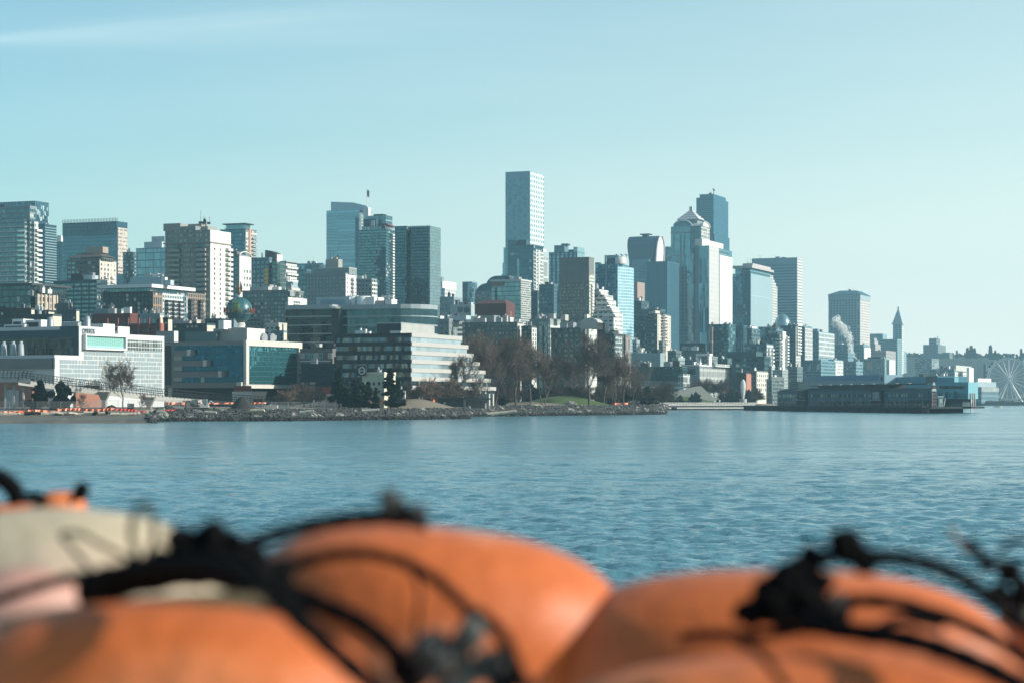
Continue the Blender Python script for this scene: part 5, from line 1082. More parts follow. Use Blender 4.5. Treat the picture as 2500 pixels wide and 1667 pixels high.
    # ground floor seen under the footbridge
    b.box('brick_wall', b.X(-60), b.X(96), -3.2, -.6, 2, b.Z(930), mat('street_brick', (.30, .135, .09), .85, var=.15, scale=.6), label='brick street front'); b.box('shutter', b.X(30), b.X(64), -3.4, -3.2, 2, b.Z(951), m_metal)
    b.box('brick_wall', 0, .8, b.Y(180), b.Y(246), 2, b.Z(957, 0, 12), mat('street_brick', (.30, .135, .09), .85, var=.15, scale=.6)); b.box('glass_wall', 0, .6, b.Y(172), b.Y(240), b.Z(957, 0, 12), b.Z(940, 0, 12), gm)
omeros()
def greenglass():
    d = 680; b = B('office_building', 'stone-banded office with blue glass floors and a cream-framed mirror glass front, below the globe sign', 'building', 595, d, a=26)
    st = mat('gg_stone', (.20, .20, .19), .8, var=.1); cr = mat('gg_cream', (.58, .55, .48), .75, var=.06)
    b.vol('wall', 388, 595, 732, 832, st, wr=None, zb=b.Z(946)); x0, x1, y0, y1, z1 = b.x0, b.x1, b.y0, b.y1, b.z1
    gl = fm('gg_glass', (.015, .06, .09), (.06, .34, .48), d, 14, 11.2, .93, .90, refl=.42, blind=.02, dark=(.008, .05, .08), warp=.012)
    b.box('glass_wall', b.X(425), b.X(593), -.15, 0, b.Z(932), b.Z(842), gl, label='deep blue glass field')
    for pr_, pt in ((465, 853), (504, 879), (541, 906)):
        b.box('stone_band', b.X(425), b.X(pr_), -.9, -.15, b.Z(pt+14), b.Z(pt), st)
        b.box('stone_block', b.X(pr_), b.X(pr_+12), -1.6, -.15, b.Z(pt+14), b.Z(pt-1), st); b.box('stone_face', b.X(pr_), b.X(pr_+7), -2.1, -1.6, b.Z(pt+14), b.Z(pt-1), cr)
    for pt in (867, 893, 919): b.box('window', b.X(425), b.X(446), -.35, -.15, b.Z(pt+11), b.Z(pt), glassm('gg_mirror', (.3, .36, .36), .6, (.05, .05, .05)))
    b.box('glass_wall', b.X(403), b.X(418), -.1, 0, b.Z(938), b.Z(841), glassm('gg_black', (.08, .1, .1), .35, (.01, .012, .012)))
    mf = fm('gg_front', (.03, .10, .12), (.26, .62, .68), d, 12.4, 5.6, .92, .92, refl=.6, blind=0, dark=(.02, .09, .10), warp=.06, rough=.02)
    ya, yb = b.Y(602), b.Y(724)
    b.box('glass_wall', x1, x1+.3, ya, yb, b.Z(935), b.Z(845), mf, label='teal mirror glass front')
    for r_ in ((0, b.Y(732), b.Z(843.5), z1+.3), (0, ya, b.Z(945), b.Z(843.5)), (yb, b.Y(732), b.Z(975), b.Z(843.5)), (-.3, b.Y(741), b.Z(947), b.Z(938))):
        b.box('cream_frame', x1-.2, x1+1.0, *r_, cr)
    b.box('cream_frame', b.X(582), x1-.2, -1.2, 0, b.Z(945), b.Z(932), cr); b.box('wall', x0+6, x1-1, 3, y1-4, 2, b.Z(946), mat('gg_base', (.03, .035, .035), .8))
    b.vol('wall', 388, 440, 470, 1000, mat('gg_low', (.34, .33, .30), .8), y0=-6, zb=2, wr=6)
    # roof structures
    z = z1; b.vol('penthouse', 521, 602, 646, 801, mat('gg_ph', (.33, .33, .31), .8, var=.06), y0=4, zb=z); zz = b.z1; px1, py0, py1 = b.x1, b.y0, b.y1
    b.box('penthouse', px1, px1+.2, py0, py1, z, zz, mat('gg_phs', (.64, .62, .56), .8, var=.05), label='sunlit cream penthouse wall')
    b.vol('penthouse', 381, 424, 434, 808, mat('gg_ph2', (.24, .26, .27), .8), y0=3, zb=z); b.box('penthouse', b.x1, b.x1+.2, b.y0, b.y1, z, b.z1, mat('gg_phs', (.64, .62, .56), .8, var=.05)); 
    b.vol('screen_wall', 452, 528, 531, 809, mat('gg_screen', (.10, .16, .17), .7), y0=2, zb=z, wr=1); b.box('roof_unit', b.X(527), b.X(540), 1.5, 6, z+4, z+7, m_white); b.clutter(4, 1.2, (x0+4, x1-14, 2, 8), z)
    for k in range(2):
        mb = MB(); mb.tube([(x1-2, b.Y(650)+k*5, z+1.3), (x1-.5, b.Y(650)+k*5, z+1.3)], 1.7, 16); mb.obj('roof_fan', m_metal, b.root)
    b.box('stair_tower', b.X(536, 16), b.X(571, 16), 16, 20, z, b.Z(776, 0, 16), mat('gg_st', (.16, .22, .24), .7))
    return b
gb = greenglass()
def globe():
    d = 705; C_ = P(584, 758, d); r = 32*d/F
    e = empty('globe_sign', 'green and blue globe sign ringed with red lettering and topped by an eagle', 'sign', (C_.x, C_.y, 0), 0)
    m, t = nodes_mat('globe_paint'); bb = NB(t); o = bb.n('ShaderNodeOutputMaterial'); p = bb.n('ShaderNodeBsdfPrincipled'); bb.l(p.outputs[0], o.inputs[0])
    tcn = bb.n('ShaderNodeTexCoord'); n = bb.n('ShaderNodeTexNoise'); n.inputs['Scale'].default_value = .28; n.inputs['Detail'].default_value = 5; bb.l(tcn.outputs['Object'], n.inputs['Vector'])
    k = bb.m('MINIMUM', bb.m('MAXIMUM', bb.m('MULTIPLY', bb.m('SUBTRACT', n.outputs[0], .5), 14), 0), 1)
    bb.l(bb.mix(k, (.02, .10, .12), (.12, .20, .08)), p.inputs['Base Color']); p.inputs['Roughness'].default_value = .4
    mb = MB(); mb.lathe([(max(.01, r*cos(a)), C_.z+r*sin(a)) for a in [-pi/2+pi*i/24 for i in range(25)]], 40); mb.obj('globe', m, e, True)
    for q in range(6):
        mb = MB(); a = pi*q/6; mb.tube([((r+.05)*cos(t_)*cos(a), (r+.05)*cos(t_)*sin(a), C_.z+(r+.05)*sin(t_)) for t_ in [2*pi*i/32 for i in range(33)]], .07, 4, False); mb.obj('meridian', mat('globe_rib', (.05, .12, .12), .5), e)
    for zq in (-.5, .5):
        mb = MB(); rr = r*sqrt_(1-zq*zq)+.05; mb.tube([(rr*cos(t_), rr*sin(t_), C_.z+zq*r) for t_ in [2*pi*i/32 for i in range(33)]], .07, 4, False); mb.obj('parallel', mat('globe_rib', (.05, .12, .12), .5), e)
    mb = MB(); rr = r+.75
    for zq in (-1.5, -1.25): mb.tube([(rr*cos(t_), rr*sin(t_), C_.z+zq) for t_ in [2*pi*i/40 for i in range(41)]], .07, 4, False)
    mb.obj('sign_ring', m_dark, e)
    ml = mat('sign_red', (.20, .05, .04), .6)
    for ch, dg in (("I", 158), ("t", 146), ("'", 138), ("s", 128), ("i", 98), ("n", 82), ("t", 44), ("h", 30), ("e", 14), ("P", -20), ("-", -34), ("I", -45)):
        a = R(180+0)+R(dg) if False else -R(dg)
        x, y = (r+.8)*cos(R(dg)), -(r+.8)*sin(R(dg)); words(e, ch, 2.9, (x, y, C_.z-.15), R(90-dg), ml, .16, 'letter')
    # neck and base
    mb = MB(); mb.lathe([(1.9, C_.z-r+.3), (2.2, C_.z-r-.6), (1.9, C_.z-r-1.3), (4.2, C_.z-r-1.9), (4.6, gz(801, d))], 24); mb.obj('neck', mat('globe_neck', (.5, .5, .47), .7), e, True)
    # eagle: body, head and raised wings as one mesh
    mb = MB(); z = C_.z+r; gold = mat('eagle_bronze', (.20, .14, .08), .5, .3)
    mb.lathe([(.9, z-.2), (.7, z+.5), (.45, z+.7)], 12); mb.obj('perch', mat('globe_neck', (.5, .5, .47), .7), e, True)
    mb = MB(); mb.lathe([(.12, z+.6), (.55, z+1.2), (.62, z+1.9), (.42, z+2.5), (.3, z+2.8), (.32, z+3.1), (.15, z+3.35), (.02, z+3.4)], 10)
    for s_ in (-1, 1):
        n = 7; top = z+5.6
        prof = [(s_*.25, z+1.3), (s_*.95, z+1.9), (s_*1.1, z+3.1), (s_*.85, z+4.4), (s_*.45, top), (s_*.3, z+4.3), (s_*.2, z+2.7)]
        mb.face([(x, -.18, zz) for x, zz in prof]); mb.face([(x, .18, zz) for x, zz in reversed(prof)])
        for (xa, za), (xb, zb) in zip(prof, prof[1:]+prof[:1]): mb.face([(xa, -.18, za), (xa, .18, za), (xb, .18, zb), (xb, -.18, zb)])
    mb.tube([(0, -.2, z+3.15), (0, -.55, z+3.0)], [.12, .02], 6); mb.obj('eagle', gold, e)
sqrt_ = math.sqrt
globe()
# curved black office
def curved():
    d = 790; b = B('office_building', 'curved black glass office with pale floor bands and rounded ends', 'building', 811, d, a=22)
    bk = fm('curve_glass', (.012, .02, .024), (.10, .13, .14), d, 21, 6, .95, .95, refl=.42, blind=0, dark=(.008, .014, .018), warp=.03)
    bk2 = fm('curve_glass2', (.02, .05, .06), (.16, .30, .34), d, 21, 7, .94, .97, refl=.42, blind=0, dark=(.01, .03, .036), warp=.02)
    bd = mat('curve_band', (.30, .35, .36), .55); z0 = 2.5
    def blk(pts, zt, m, nb, bz0, tag_):
        b.prism('glass_wall', pts, z0, zt, m, label=tag_)
        cx = sum(p[0] for p in pts)/len(pts); cy = sum(p[1] for p in pts)/len(pts)
        big = [(cx+(x-cx)*1.012, cy+(y-cy)*1.02) for x, y in pts]
        for k in range(nb): zz = zt-1.0-k*3.32 if k else zt-1.15; b.prism('floor_band', big, zz if k else zt-1.3, (zz+.42) if k else zt+.4, bd)
    # left block: straight front from 811 leftwards with a rounded left end
    xa, xb = b.X(697), b.X(811); pts = [(xb, 0), (xb, 22), (xa+9, 22), (xa+4, 18), (xa+.8, 13), (xa-1.1, 8), (xa-1.6, 5), (xa-1.3, 2.5), (xa-.2, .8), (xa+2, 0)]
    blk(pts, b.Z(746), bk, 6, 0, 'black left wing with rounded end')
    mb = MB(); 
    # right block: convex rounded right end
    x2 = b.X(829, 3); x3 = b.X(955, 3); zt = b.Z(748, 0, 3); rr = 13
    pts = [(x2, 3), (x3, 3)]+[(x3+rr*sin(t)*.95, 3+rr-rr*cos(t)) for t in [pi*i/10 for i in range(1, 10)]]+[(x3, 3+2*rr), (x2, 3+2*rr)]
    blk(pts, zt, bk2, 5, 0, 'teal right wing with rounded end')
    b.box('wedge', xb, b.X(829), -.5, 3, b.Z(846), b.Z(757), mat('curve_dark', (.015, .025, .03), .5)); 
    mb = MB(); z = b.Z(745); mb.face([(xb-1, -1.4, z-.2), (b.X(826), -1.4, z-.8), (b.X(822), -1.4, b.Z(754)), (xb+.5, -1.4, b.Z(754))]); mb.face([(xb-1, -1.4, z-.2), (xb-1, 4, z-.2), (b.X(826), 4, z-.8), (b.X(826), -1.4, z-.8)]); mb.face([(b.X(826), -1.4, z-.8), (b.X(826), 4, z-.8), (b.X(822), 4, b.Z(754)), (b.X(822), -1.4, b.Z(754))]); mb.obj('prow', m_white, b.root)
    # rooftop
    zr = b.Z(746); bl = mat('roof_blue', (.22, .31, .36), .7); b.vol('penthouse', 772, 853, 856, 725, mat('pale_blue_wall', (.38, .46, .49), .7), y0=6, zb=zr, wr=12); b.box('panel', b.X(783, 6), b.X(842, 6), 5.8, 6, zr, b.Z(731, 0, 6), bl)
    for px, rr_ in ((862, 1.8), (888, 2.8)):
        mb = MB(); x = b.X(px, 9); mb.lathe([(rr_, zr), (rr_, b.Z(725, 0, 9)), (.01, b.Z(725, 0, 9))], 20, x, 9); mb.obj('round_tower', m_white, b.root, True)
    b.box('penthouse', b.X(862, 8), b.X(888, 8), 8, 16, zr, b.Z(727, 0, 8), mat('pale_blue_wall', (.38, .46, .49), .7)); b.box('penthouse', b.X(888, 8), b.X(916, 8), 7, 16, zr, b.Z(727, 0, 8), m_white)
    b.box('penthouse', b.X(916, 8), b.X(937, 8), 8, 14, zr, b.Z(736, 0, 8), m_conc); b.box('penthouse', b.X(940, 8), b.X(956, 8), 8, 13, zr, b.Z(733, 0, 8), m_white); b.clutter(5, 1.0, (b.X(780), b.X(950), 7, 14), b.Z(726), m_white)
curved()
def banded():
    d = 640; b = B('office_building', 'black banded office whose sunlit cream side steps down in terraces towards the park', 'building', 1002, d, a=22)
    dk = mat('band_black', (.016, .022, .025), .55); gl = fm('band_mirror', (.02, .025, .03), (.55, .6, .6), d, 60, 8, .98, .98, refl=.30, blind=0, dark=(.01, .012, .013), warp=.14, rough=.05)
    x1 = 0; X0 = b.X(820); z0 = 2.2
    lv = [(1124, 817), (1139, 839), (1152, 861), (1167, 883), (1181, 903), (1194, 922), (1207, 940)]
    ends = [b.Y(p) for p, _ in lv]; tops = [b.Z(813+21.3*i) for i in range(8)]
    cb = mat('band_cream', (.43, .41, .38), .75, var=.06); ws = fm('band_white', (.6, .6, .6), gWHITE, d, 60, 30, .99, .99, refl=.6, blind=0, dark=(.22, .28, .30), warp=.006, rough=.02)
    for i in range(7):
        ze = tops[i+1] if i < 6 else z0; y1 = ends[i]; y0 = 0 if True else 0
        hb = 1.25
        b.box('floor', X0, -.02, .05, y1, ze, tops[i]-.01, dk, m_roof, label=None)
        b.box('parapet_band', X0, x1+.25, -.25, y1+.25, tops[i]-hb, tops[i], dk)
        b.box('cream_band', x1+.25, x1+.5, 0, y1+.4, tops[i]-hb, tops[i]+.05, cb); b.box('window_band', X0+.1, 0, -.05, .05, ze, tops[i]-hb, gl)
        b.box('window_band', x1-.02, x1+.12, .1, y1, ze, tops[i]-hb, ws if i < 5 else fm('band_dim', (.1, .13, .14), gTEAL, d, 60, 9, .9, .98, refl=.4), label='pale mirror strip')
    z = tops[0]; b.vol('penthouse', 920, 978, 1059, 790, mat('ph_dark', (.05, .055, .058), .7), y0=7, zb=z, cap=(.4, .1, m_metal)); b.box('penthouse', b.x1, b.x1+.25, b.y0, b.y1, z, b.z1, mat('ph_lit', (.40, .40, .37), .8), label='sunlit penthouse side'); b.clutter(4, .8, (X0+4, -4, .8, 5), z, m_white)
banded()
b = B('office_building', 'low grey brick building with white window frames left of the black banded office', 'building', 812, 700)
b.vol('brick_wall', 732, 812, 818, 850, mat('b28', (.15, .135, .125), .85, var=.15), wr=10, zb=2.2); x0, x1, z1 = b.x0, b.x1, b.z1
for j in range(2):
    for i in range(7):
        if i == 5: continue
        xx = x0+(x1-x0)*(i+.5)/7; z = z1-2.6-j*3.7-.9; o = link('window', window_mesh(1.6, 1.9, 'w', 'd' if i % 3 else 'b'), b.root, (xx-.0, -.02, z)); mb = MB()
b.bands(z1-8.2, z1-1, 3.7, .35, .15, m_white, r=(x0, x1-1, 0, 8)); b.clutter(2, 1)
b = simple('office_building', 'dark low block in shade at the foot of the curved black office', 735, 830, 850, 893, 690, (.03, .05, .058), gDARK, 18, 30, .5, .3, clut=2, blind=.05, refl=.2)
b = simple('house', 'cream two-storey building with square windows between two dark evergreens', 884, 938, 944, 914, 620, (.62, .57, .42), gDARK, 200, 200, .01, .01, clut=2, blind=0, ch=1, wr=8)
x0, x1, z1 = b.x0, b.x1, b.z1
for fx in (.14, .3, .54, .78): link('window', window_mesh(.9, 1.1, 'w', 's'), b.root, (x0+(x1-x0)*fx, -.02, z1-3.2))
for fx in (.3, .78): link('window', window_mesh(.8, .8, 'w', 'd'), b.root, (x0+(x1-x0)*fx, -.02, z1-5.4))
mb = MB(); cx, cz = b.X(887), b.Z(904); n = 24
for k in range(n):
    a0, a1 = 2*pi*k/n, 2*pi*(k+1)/n; mb.face([(cx+1.2*cos(a0), -1, cz+1.2*sin(a0)), (cx+1.2*cos(a1), -1, cz+1.2*sin(a1)), (cx+.8*cos(a1), -1, cz+.8*sin(a1)), (cx+.8*cos(a0), -1, cz+.8*sin(a0))])
mb.box(cx-.8, cx+.8, -1.05, -.98, cz-.15, cz+.15)
b.box('sign_board', cx-1.6, cx+1.4, -.95, -.6, cz-1.5, cz+1.5, m_dark); mb.obj('round_emblem', mat('b18w', (.66, .64, .58), .8), b.root)
# low rise jumble behind the waterfront
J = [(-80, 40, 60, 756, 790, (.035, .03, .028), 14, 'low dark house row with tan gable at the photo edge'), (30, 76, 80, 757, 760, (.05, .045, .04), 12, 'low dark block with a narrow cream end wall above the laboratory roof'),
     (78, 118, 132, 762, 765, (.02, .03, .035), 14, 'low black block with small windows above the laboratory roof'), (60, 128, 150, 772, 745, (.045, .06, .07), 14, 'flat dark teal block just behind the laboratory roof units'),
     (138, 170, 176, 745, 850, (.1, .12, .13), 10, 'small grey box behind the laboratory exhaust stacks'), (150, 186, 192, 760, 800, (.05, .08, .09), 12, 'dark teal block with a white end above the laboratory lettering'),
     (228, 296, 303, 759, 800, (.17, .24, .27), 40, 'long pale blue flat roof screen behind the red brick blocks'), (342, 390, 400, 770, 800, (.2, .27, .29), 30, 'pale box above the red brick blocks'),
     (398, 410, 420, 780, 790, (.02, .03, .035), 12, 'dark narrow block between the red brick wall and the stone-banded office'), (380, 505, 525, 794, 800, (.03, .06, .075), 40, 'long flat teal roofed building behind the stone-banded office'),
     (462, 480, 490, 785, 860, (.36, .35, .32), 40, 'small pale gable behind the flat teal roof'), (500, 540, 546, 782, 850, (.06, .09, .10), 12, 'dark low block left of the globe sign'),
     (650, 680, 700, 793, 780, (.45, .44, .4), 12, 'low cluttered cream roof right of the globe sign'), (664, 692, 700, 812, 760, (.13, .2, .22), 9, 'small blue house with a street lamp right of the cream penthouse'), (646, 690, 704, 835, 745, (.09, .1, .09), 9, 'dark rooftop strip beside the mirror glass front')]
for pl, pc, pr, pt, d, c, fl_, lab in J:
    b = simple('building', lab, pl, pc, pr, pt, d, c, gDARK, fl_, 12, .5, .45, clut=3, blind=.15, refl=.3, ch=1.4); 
    b.box('wall', b.x1, b.x1+.1, b.y0, b.y1, b.z0, b.z1, mat('sunlit_end', (.58, .52, .43), .8), label='end wall in sunlit colour')  # one cream tone paints the sunlight onto every end wall
b = simple('brick_building', 'dark red brick block with rooftop pipes behind the laboratory', 225, 318, 336, 770, 780, (.13, .04, .03), gDARK, 60, 60, .01, .01, clut=2, blind=0)
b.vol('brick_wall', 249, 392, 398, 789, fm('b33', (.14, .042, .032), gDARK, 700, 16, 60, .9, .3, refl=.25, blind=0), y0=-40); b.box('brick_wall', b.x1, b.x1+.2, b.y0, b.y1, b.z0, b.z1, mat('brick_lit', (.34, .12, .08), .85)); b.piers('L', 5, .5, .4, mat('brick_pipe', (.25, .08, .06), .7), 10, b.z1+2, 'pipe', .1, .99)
# residential row behind the trees
Rw = [(1060, 1096, 1132, 782, 1010, (.21, .23, .225), 13, 13, .38, .45, 'grey residential block with recessed balconies left of the bare trees'),
      (1129, 1240, 1260, 790, 965, (.11, .12, .11), 12, 14, .6, .5, 'dark residential terrace block with cream sunlit bays behind the tallest bare trees'),
      (1190, 1262, 1276, 790, 935, (.11, .12, .11), 11, 10, .5, .5, 'residential wing with two bright white bays behind the bare trees'),
      (1273, 1297, 1309, 800, 930, (.05, .07, .07), 10, 10, .5, .5, 'narrow residential block with a tall white windowed end wall'),
      (1293, 1342, 1368, 782, 985, (.20, .225, .21), 13, 8, .7, .6, 'grey green residential block with tall white framed bays'),
      (1345, 1428, 1456, 804, 945, (.10, .115, .105), 12, 14, .5, .5, 'residential block with round windows and a white rusticated tower'),
      (1455, 1499, 1537, 818, 990, (.045, .05, .05), 9.5, 9, .55, .5, 'dark residential block with white mullioned bay and brick corner right of the white tower')]
for i, (pl, pc, pr, pt, d, c, flp, bp, wf, hf, lab) in enumerate(Rw):
    b = simple('apartment_building', lab, pl, pc, pr, pt, d, c, gTEAL, flp, bp, wf, hf, clut=4, refl=.35, blind=.15, sub=2, mull=.15, ch=2.4)
    x0, x1, y0, y1, z1 = b.x0, b.x1, b.y0, b.y1, b.z1
    if i in (1, 2, 3, 5): b.sidewins(2, 10, z1-10*flp*d/F, z1-.5, 1.2, 1.5, (.60, .59, .55))
    if i == 0: b.vol('penthouse', 1098, 1138, 1152, 770, mat('pale_metal', (.40, .48, .50), .6), y0=6, zb=z1); b.balconies('L', [.75, .9], 5, z1-12, 13*.172, 4, 1.2, 'c', 'c')
    if i == 1: b.vol('penthouse', 1170, 1206, 1217, 770, mat('gg_ph2', (.24, .26, .27), .8), y0=5, zb=z1); b.vol('penthouse', 1236, 1246, 1254, 775, m_white, y0=4, zb=z1); b.vol('penthouse', 1138, 1156, 1158, 780, m_white, y0=3, zb=z1)
    if i == 4:
        b.vol('penthouse', 1338, 1352, 1357, 766, m_conc, y0=6, zb=z1); b.vol('penthouse', 1320, 1348, 1354, 772, mat('gg_ph2', (.24, .26, .27), .8), y0=8, zb=z1); b.vol('penthouse', 1370, 1380, 1388, 768, m_conc, y0=6, zb=z1)
        b.box('wall', x1, x1+.3, y0, y1, b.z0, z1, fm('rw_4', (.64, .63, .58), gDARK, d, 26, 5, .5, .8, refl=.25, blind=.1), label='white framed bay side')
        for k in range(3): b.box('bay', b.X(1300+k*15), b.X(1311+k*15), -1, 0, b.z0, z1-2, fm('rw_bay', (.3, .32, .3), gTEAL, d, 13, 4, .75, .8, refl=.4, blind=.2))
    if i == 5:
        mb = MB(); n = 10; cx = b.X(1440); rr = 4.2
        zz = z1+3.0; arc = [(cx-rr*cos(pi*k/n), zz+2.2*sin(pi*k/n)) for k in range(n+1)]
        mb.face([(x, -1, z) for x, z in arc]+[(cx+rr, -1, z1), (cx-rr, -1, z1)][::1]); mb.face(([(x, 6, z) for x, z in arc]+[(cx+rr, 6, z1), (cx-rr, 6, z1)])[::-1])
        for (xa, za), (xb, zb) in zip(arc, arc[1:]): mb.face([(xa, -1, za), (xa, 6, za), (xb, 6, zb), (xb, -1, zb)])
        mb.obj('arched_roof', m_conc, b.root); b.box('tower_wall', x1+.3, x1+1.6, y0+1, y0+(y1-y0)*.75, b.z0, z1+3, fm('rw_tw', (.66, .63, .57), gDARK, d, 12, 7, .25, .3, refl=.2), label='white rusticated tower'); b.box('tower_wall', x1-1, x1+.4, y0+2, y0+5, z1, z1+7, mat('gg_phs', (.64, .62, .56), .8, var=.05))
        for k in range(9):
            mb = MB(); cx = x0+(x1-x0)*(.12+.19*(k % 5)); cz = z1-(7 if k < 5 else 14); mb.lathe([(.85, 0), (.85, .2), (.6, .25)], 16); o = mb.obj('round_window', m_metal, b.root); o.rotation_euler = (pi/2, 0, 0); o.location = (cx, -.05, cz)
        b.vol('penthouse', 1403, 1417, 1424, 797, m_conc, y0=3, zb=z1)
    if i == 6:
        b.vol('penthouse', 1450, 1476, 1484, 789, mat('black_cladding', BLACK, .6), y0=4, zb=z1); b.vol('penthouse', 1480, 1500, 1510, 806, m_dark, y0=3, zb=z1)
        ym = b.Y(1517, x1); b.box('glass_wall', x1, x1+.4, y0+1, ym, b.z0, z1-.5, fm('rw6g', (.45, .46, .44), gTEAL, d, 10.5, 4.5, .8, .74, refl=.4, blind=.15), label='white mullioned bay'); b.box('brick_wall', x1, x1+.7, b.Y(1524, x1), y1, b.z0, z1+.6, fm('rw6b', (.30, .25, .22), gDARK, d, 30, 5, .4, .9, refl=.25), label='brick corner with slit windows')
        mb = MB(); mb.lathe([(2.4, z1), (1.9, z1+1.4), (.1, z1+2.4)], 14, b.X(1493, 4), 4); mb.obj('roof_cone', mat('dark_teal_clad', (.035, .075, .09), .5), b.root)
# ================================================================ SHORE: RIPRAP, LOGS, FENCES, TREES
rnd = random.Random(11)
m_rock = mat('granite_rock', (.055, .055, .052), .9, var=.7, scale=1.1, col2=(.34, .33, .30), f2=.36)
_nt = m_rock.node_tree; _b = NB(_nt); _p = [n for n in _nt.nodes if n.type == 'BSDF_PRINCIPLED'][0]; _c = _p.inputs['Base Color'].links[0].from_socket
_g = _b.n('ShaderNodeNewGeometry'); _s = _b.n('ShaderNodeSeparateXYZ'); _b.l(_g.outputs['Position'], _s.inputs[0]); _w = _b.n('ShaderNodeTexNoise'); _w.inputs['Scale'].default_value = .4; _b.l(_g.outputs['Position'], _w.inputs['Vector'])
_k = _b.m('MINIMUM', _b.m('MAXIMUM', _b.m('ADD', .15, _b.m('MULTIPLY', _b.m('SUBTRACT', _s.outputs[2], _b.m('MULTIPLY', _w.outputs[0], 1.5)), 1.6)), .22), 1)   # wet weed-dark band up to the tide line
_b.l(_b.mix(1.0, _c, _k, 'MULTIPLY'), _p.inputs['Base Color'])
m_rock2 = mat('weathered_boulder', (.22, .22, .19), .9, var=.4, scale=.9, col2=(.10, .13, .05), f2=.4)
def riprap(p0, p1, n, smin, smax, label=None):
    mb = MB()
    for i in range(n):
        px = rnd.uniform(p0, p1); w_, t_ = bank(px); e = rnd.random()**.9*(w_+1.5)-.4; d = dW(px)+e
        mb.rock((gx(px, d)+rnd.uniform(-.3, .3), d, t_*max(0, min(1, e/w_))+rnd.uniform(-.1, .25)), rnd.uniform(smin, smax), rnd)
    o = mb.obj('riprap_rocks', m_rock); return tag(o, kind='stuff')
riprap(384, 760, 5200, .2, .62); riprap(364, 398, 260, .4, 1.1); riprap(760, 1142, 4600, .22, .68); riprap(1130, 1627, 5200, .28, .8); riprap(1585, 1860, 900, .3, .7)
for i, (px, dd, r_) in enumerate(((366, 2, .9), (374, 4, 1.1), (384, 1, .8), (380, 5.5, 1.5), (391, 3, 1.2), (398, 6, 1.7), (372, 7, .8), (403, 2, 1.0), (396, .5, .7))):
    mb = MB(); d = 515+dd; mb.rock((gx(px, d), d, 1.0+r_*.35+dd*.05), r_, rnd)
    tag(mb.obj('boulder', m_rock2), 'mossy pale boulder heaped at the corner where the riprap meets the beach', 'boulder', 'mossy boulders at the end of the beach')
for lab, px, py, d, r_ in (('grey boulder alone on the dark slope left of the lawn', 1250, 990, 716, 1.1), ('large rounded grey boulder behind the riprap below the park lawn', 1294, 989, 760, 1.5), ('dark blue grey boulder on the park lawn edge near the single big tree', 1388, 984, 790, 2.2), ('smaller grey boulder beside the dark blue grey boulder on the lawn edge', 1402, 985, 790, 1.3)):
    mb = MB(); mb.rock((gx(px, d), d, gz(py, d)-.3), r_, rnd); tag(mb.obj('boulder', m_rock2), lab, 'boulder')
# driftwood
m_log = mat('bleached_log', (.56, .48, .37), .85, var=.3, scale=1.2); m_log2 = mat('dark_log', (.05, .04, .035), .9)
def log(xa, ya, xb, yb, d, r_, lab, dark=False, grp=None):
    a, b_ = P(xa, ya, d), P(xb, yb, d+rnd.uniform(-1, 1)); mb = MB(); n = 6
    mb.tube([a.lerp(b_, i/n)+Vector((0, 0, rnd.uniform(-.06, .06))) for i in range(n+1)], [r_*(1-.35*i/n)*rnd.uniform(.9, 1.1) for i in range(n+1)], 8)
    tag(mb.obj('driftwood_log', m_log2 if dark else m_log), lab, 'log', grp)
LG = 'pale driftwood logs lying along the top of the beach'
for i, (xa, ya, xb, yb) in enumerate(((2, 1013, 48, 1011), (30, 1014, 70, 1011), (92, 1010, 136, 1007), (100, 1012, 134, 1010), (168, 1009, 198, 1012), (184, 1013, 232, 1009), (205, 1007, 262, 1008), (240, 1011, 290, 1010), (255, 1008, 300, 1013), (292, 1012, 330, 1009), (136, 1009, 172, 1012), (214, 1016, 224, 1015))):
    log(xa, ya, xb, yb, 512+i % 3*4, rnd.uniform(.35, .62), 'bleached driftwood log on the sand below the orange barrier fence', False, LG)
for xa, ya, xb, yb in ((134, 1012, 152, 1013), (60, 1008, 100, 1008), (156, 1012, 184, 1013), (228, 1010, 238, 1006), (260, 1006, 268, 1007)):
    log(xa, ya, xb, yb, 511, .5, 'short dark driftwood log between the bleached logs', True, 'dark driftwood pieces on the beach')
log(358, 1010, 384, 1004, 522, .95, 'thick cut pale log lying next to the mossy boulders'); log(316, 1013, 342, 1008, 516, .6, 'pale log pointing at the thick cut log near the boulders')
log(500, 1006, 528, 1006, 535, .4, 'pale log lying half way down the riprap near the two machines'); log(732, 1006, 766, 1002, 541, .35, 'thin pale log slanting on the riprap below the wire fence')
log(612, 1002, 646, 1001, 541, .5, 'pale log on top of the riprap below the dark soil mound'); log(1190, 1012, 1260, 1003, 690, .75, 'long straight pale log leaning on the rocks left of the lawn')
log(1306, 990, 1338, 990, 757, .5, 'straight pale log behind the riprap below the lawn'); log(884, 1002, 920, 1000, 552, .35, 'pale log on top of the riprap below the steel posts'); log(1416, 990, 1436, 989, 780, .4, 'short pale log lying left of the orange netting heap')
log(1046, 1004, 1062, 1008, 590, .4, 'pale log on the tip of the nearer riprap point')
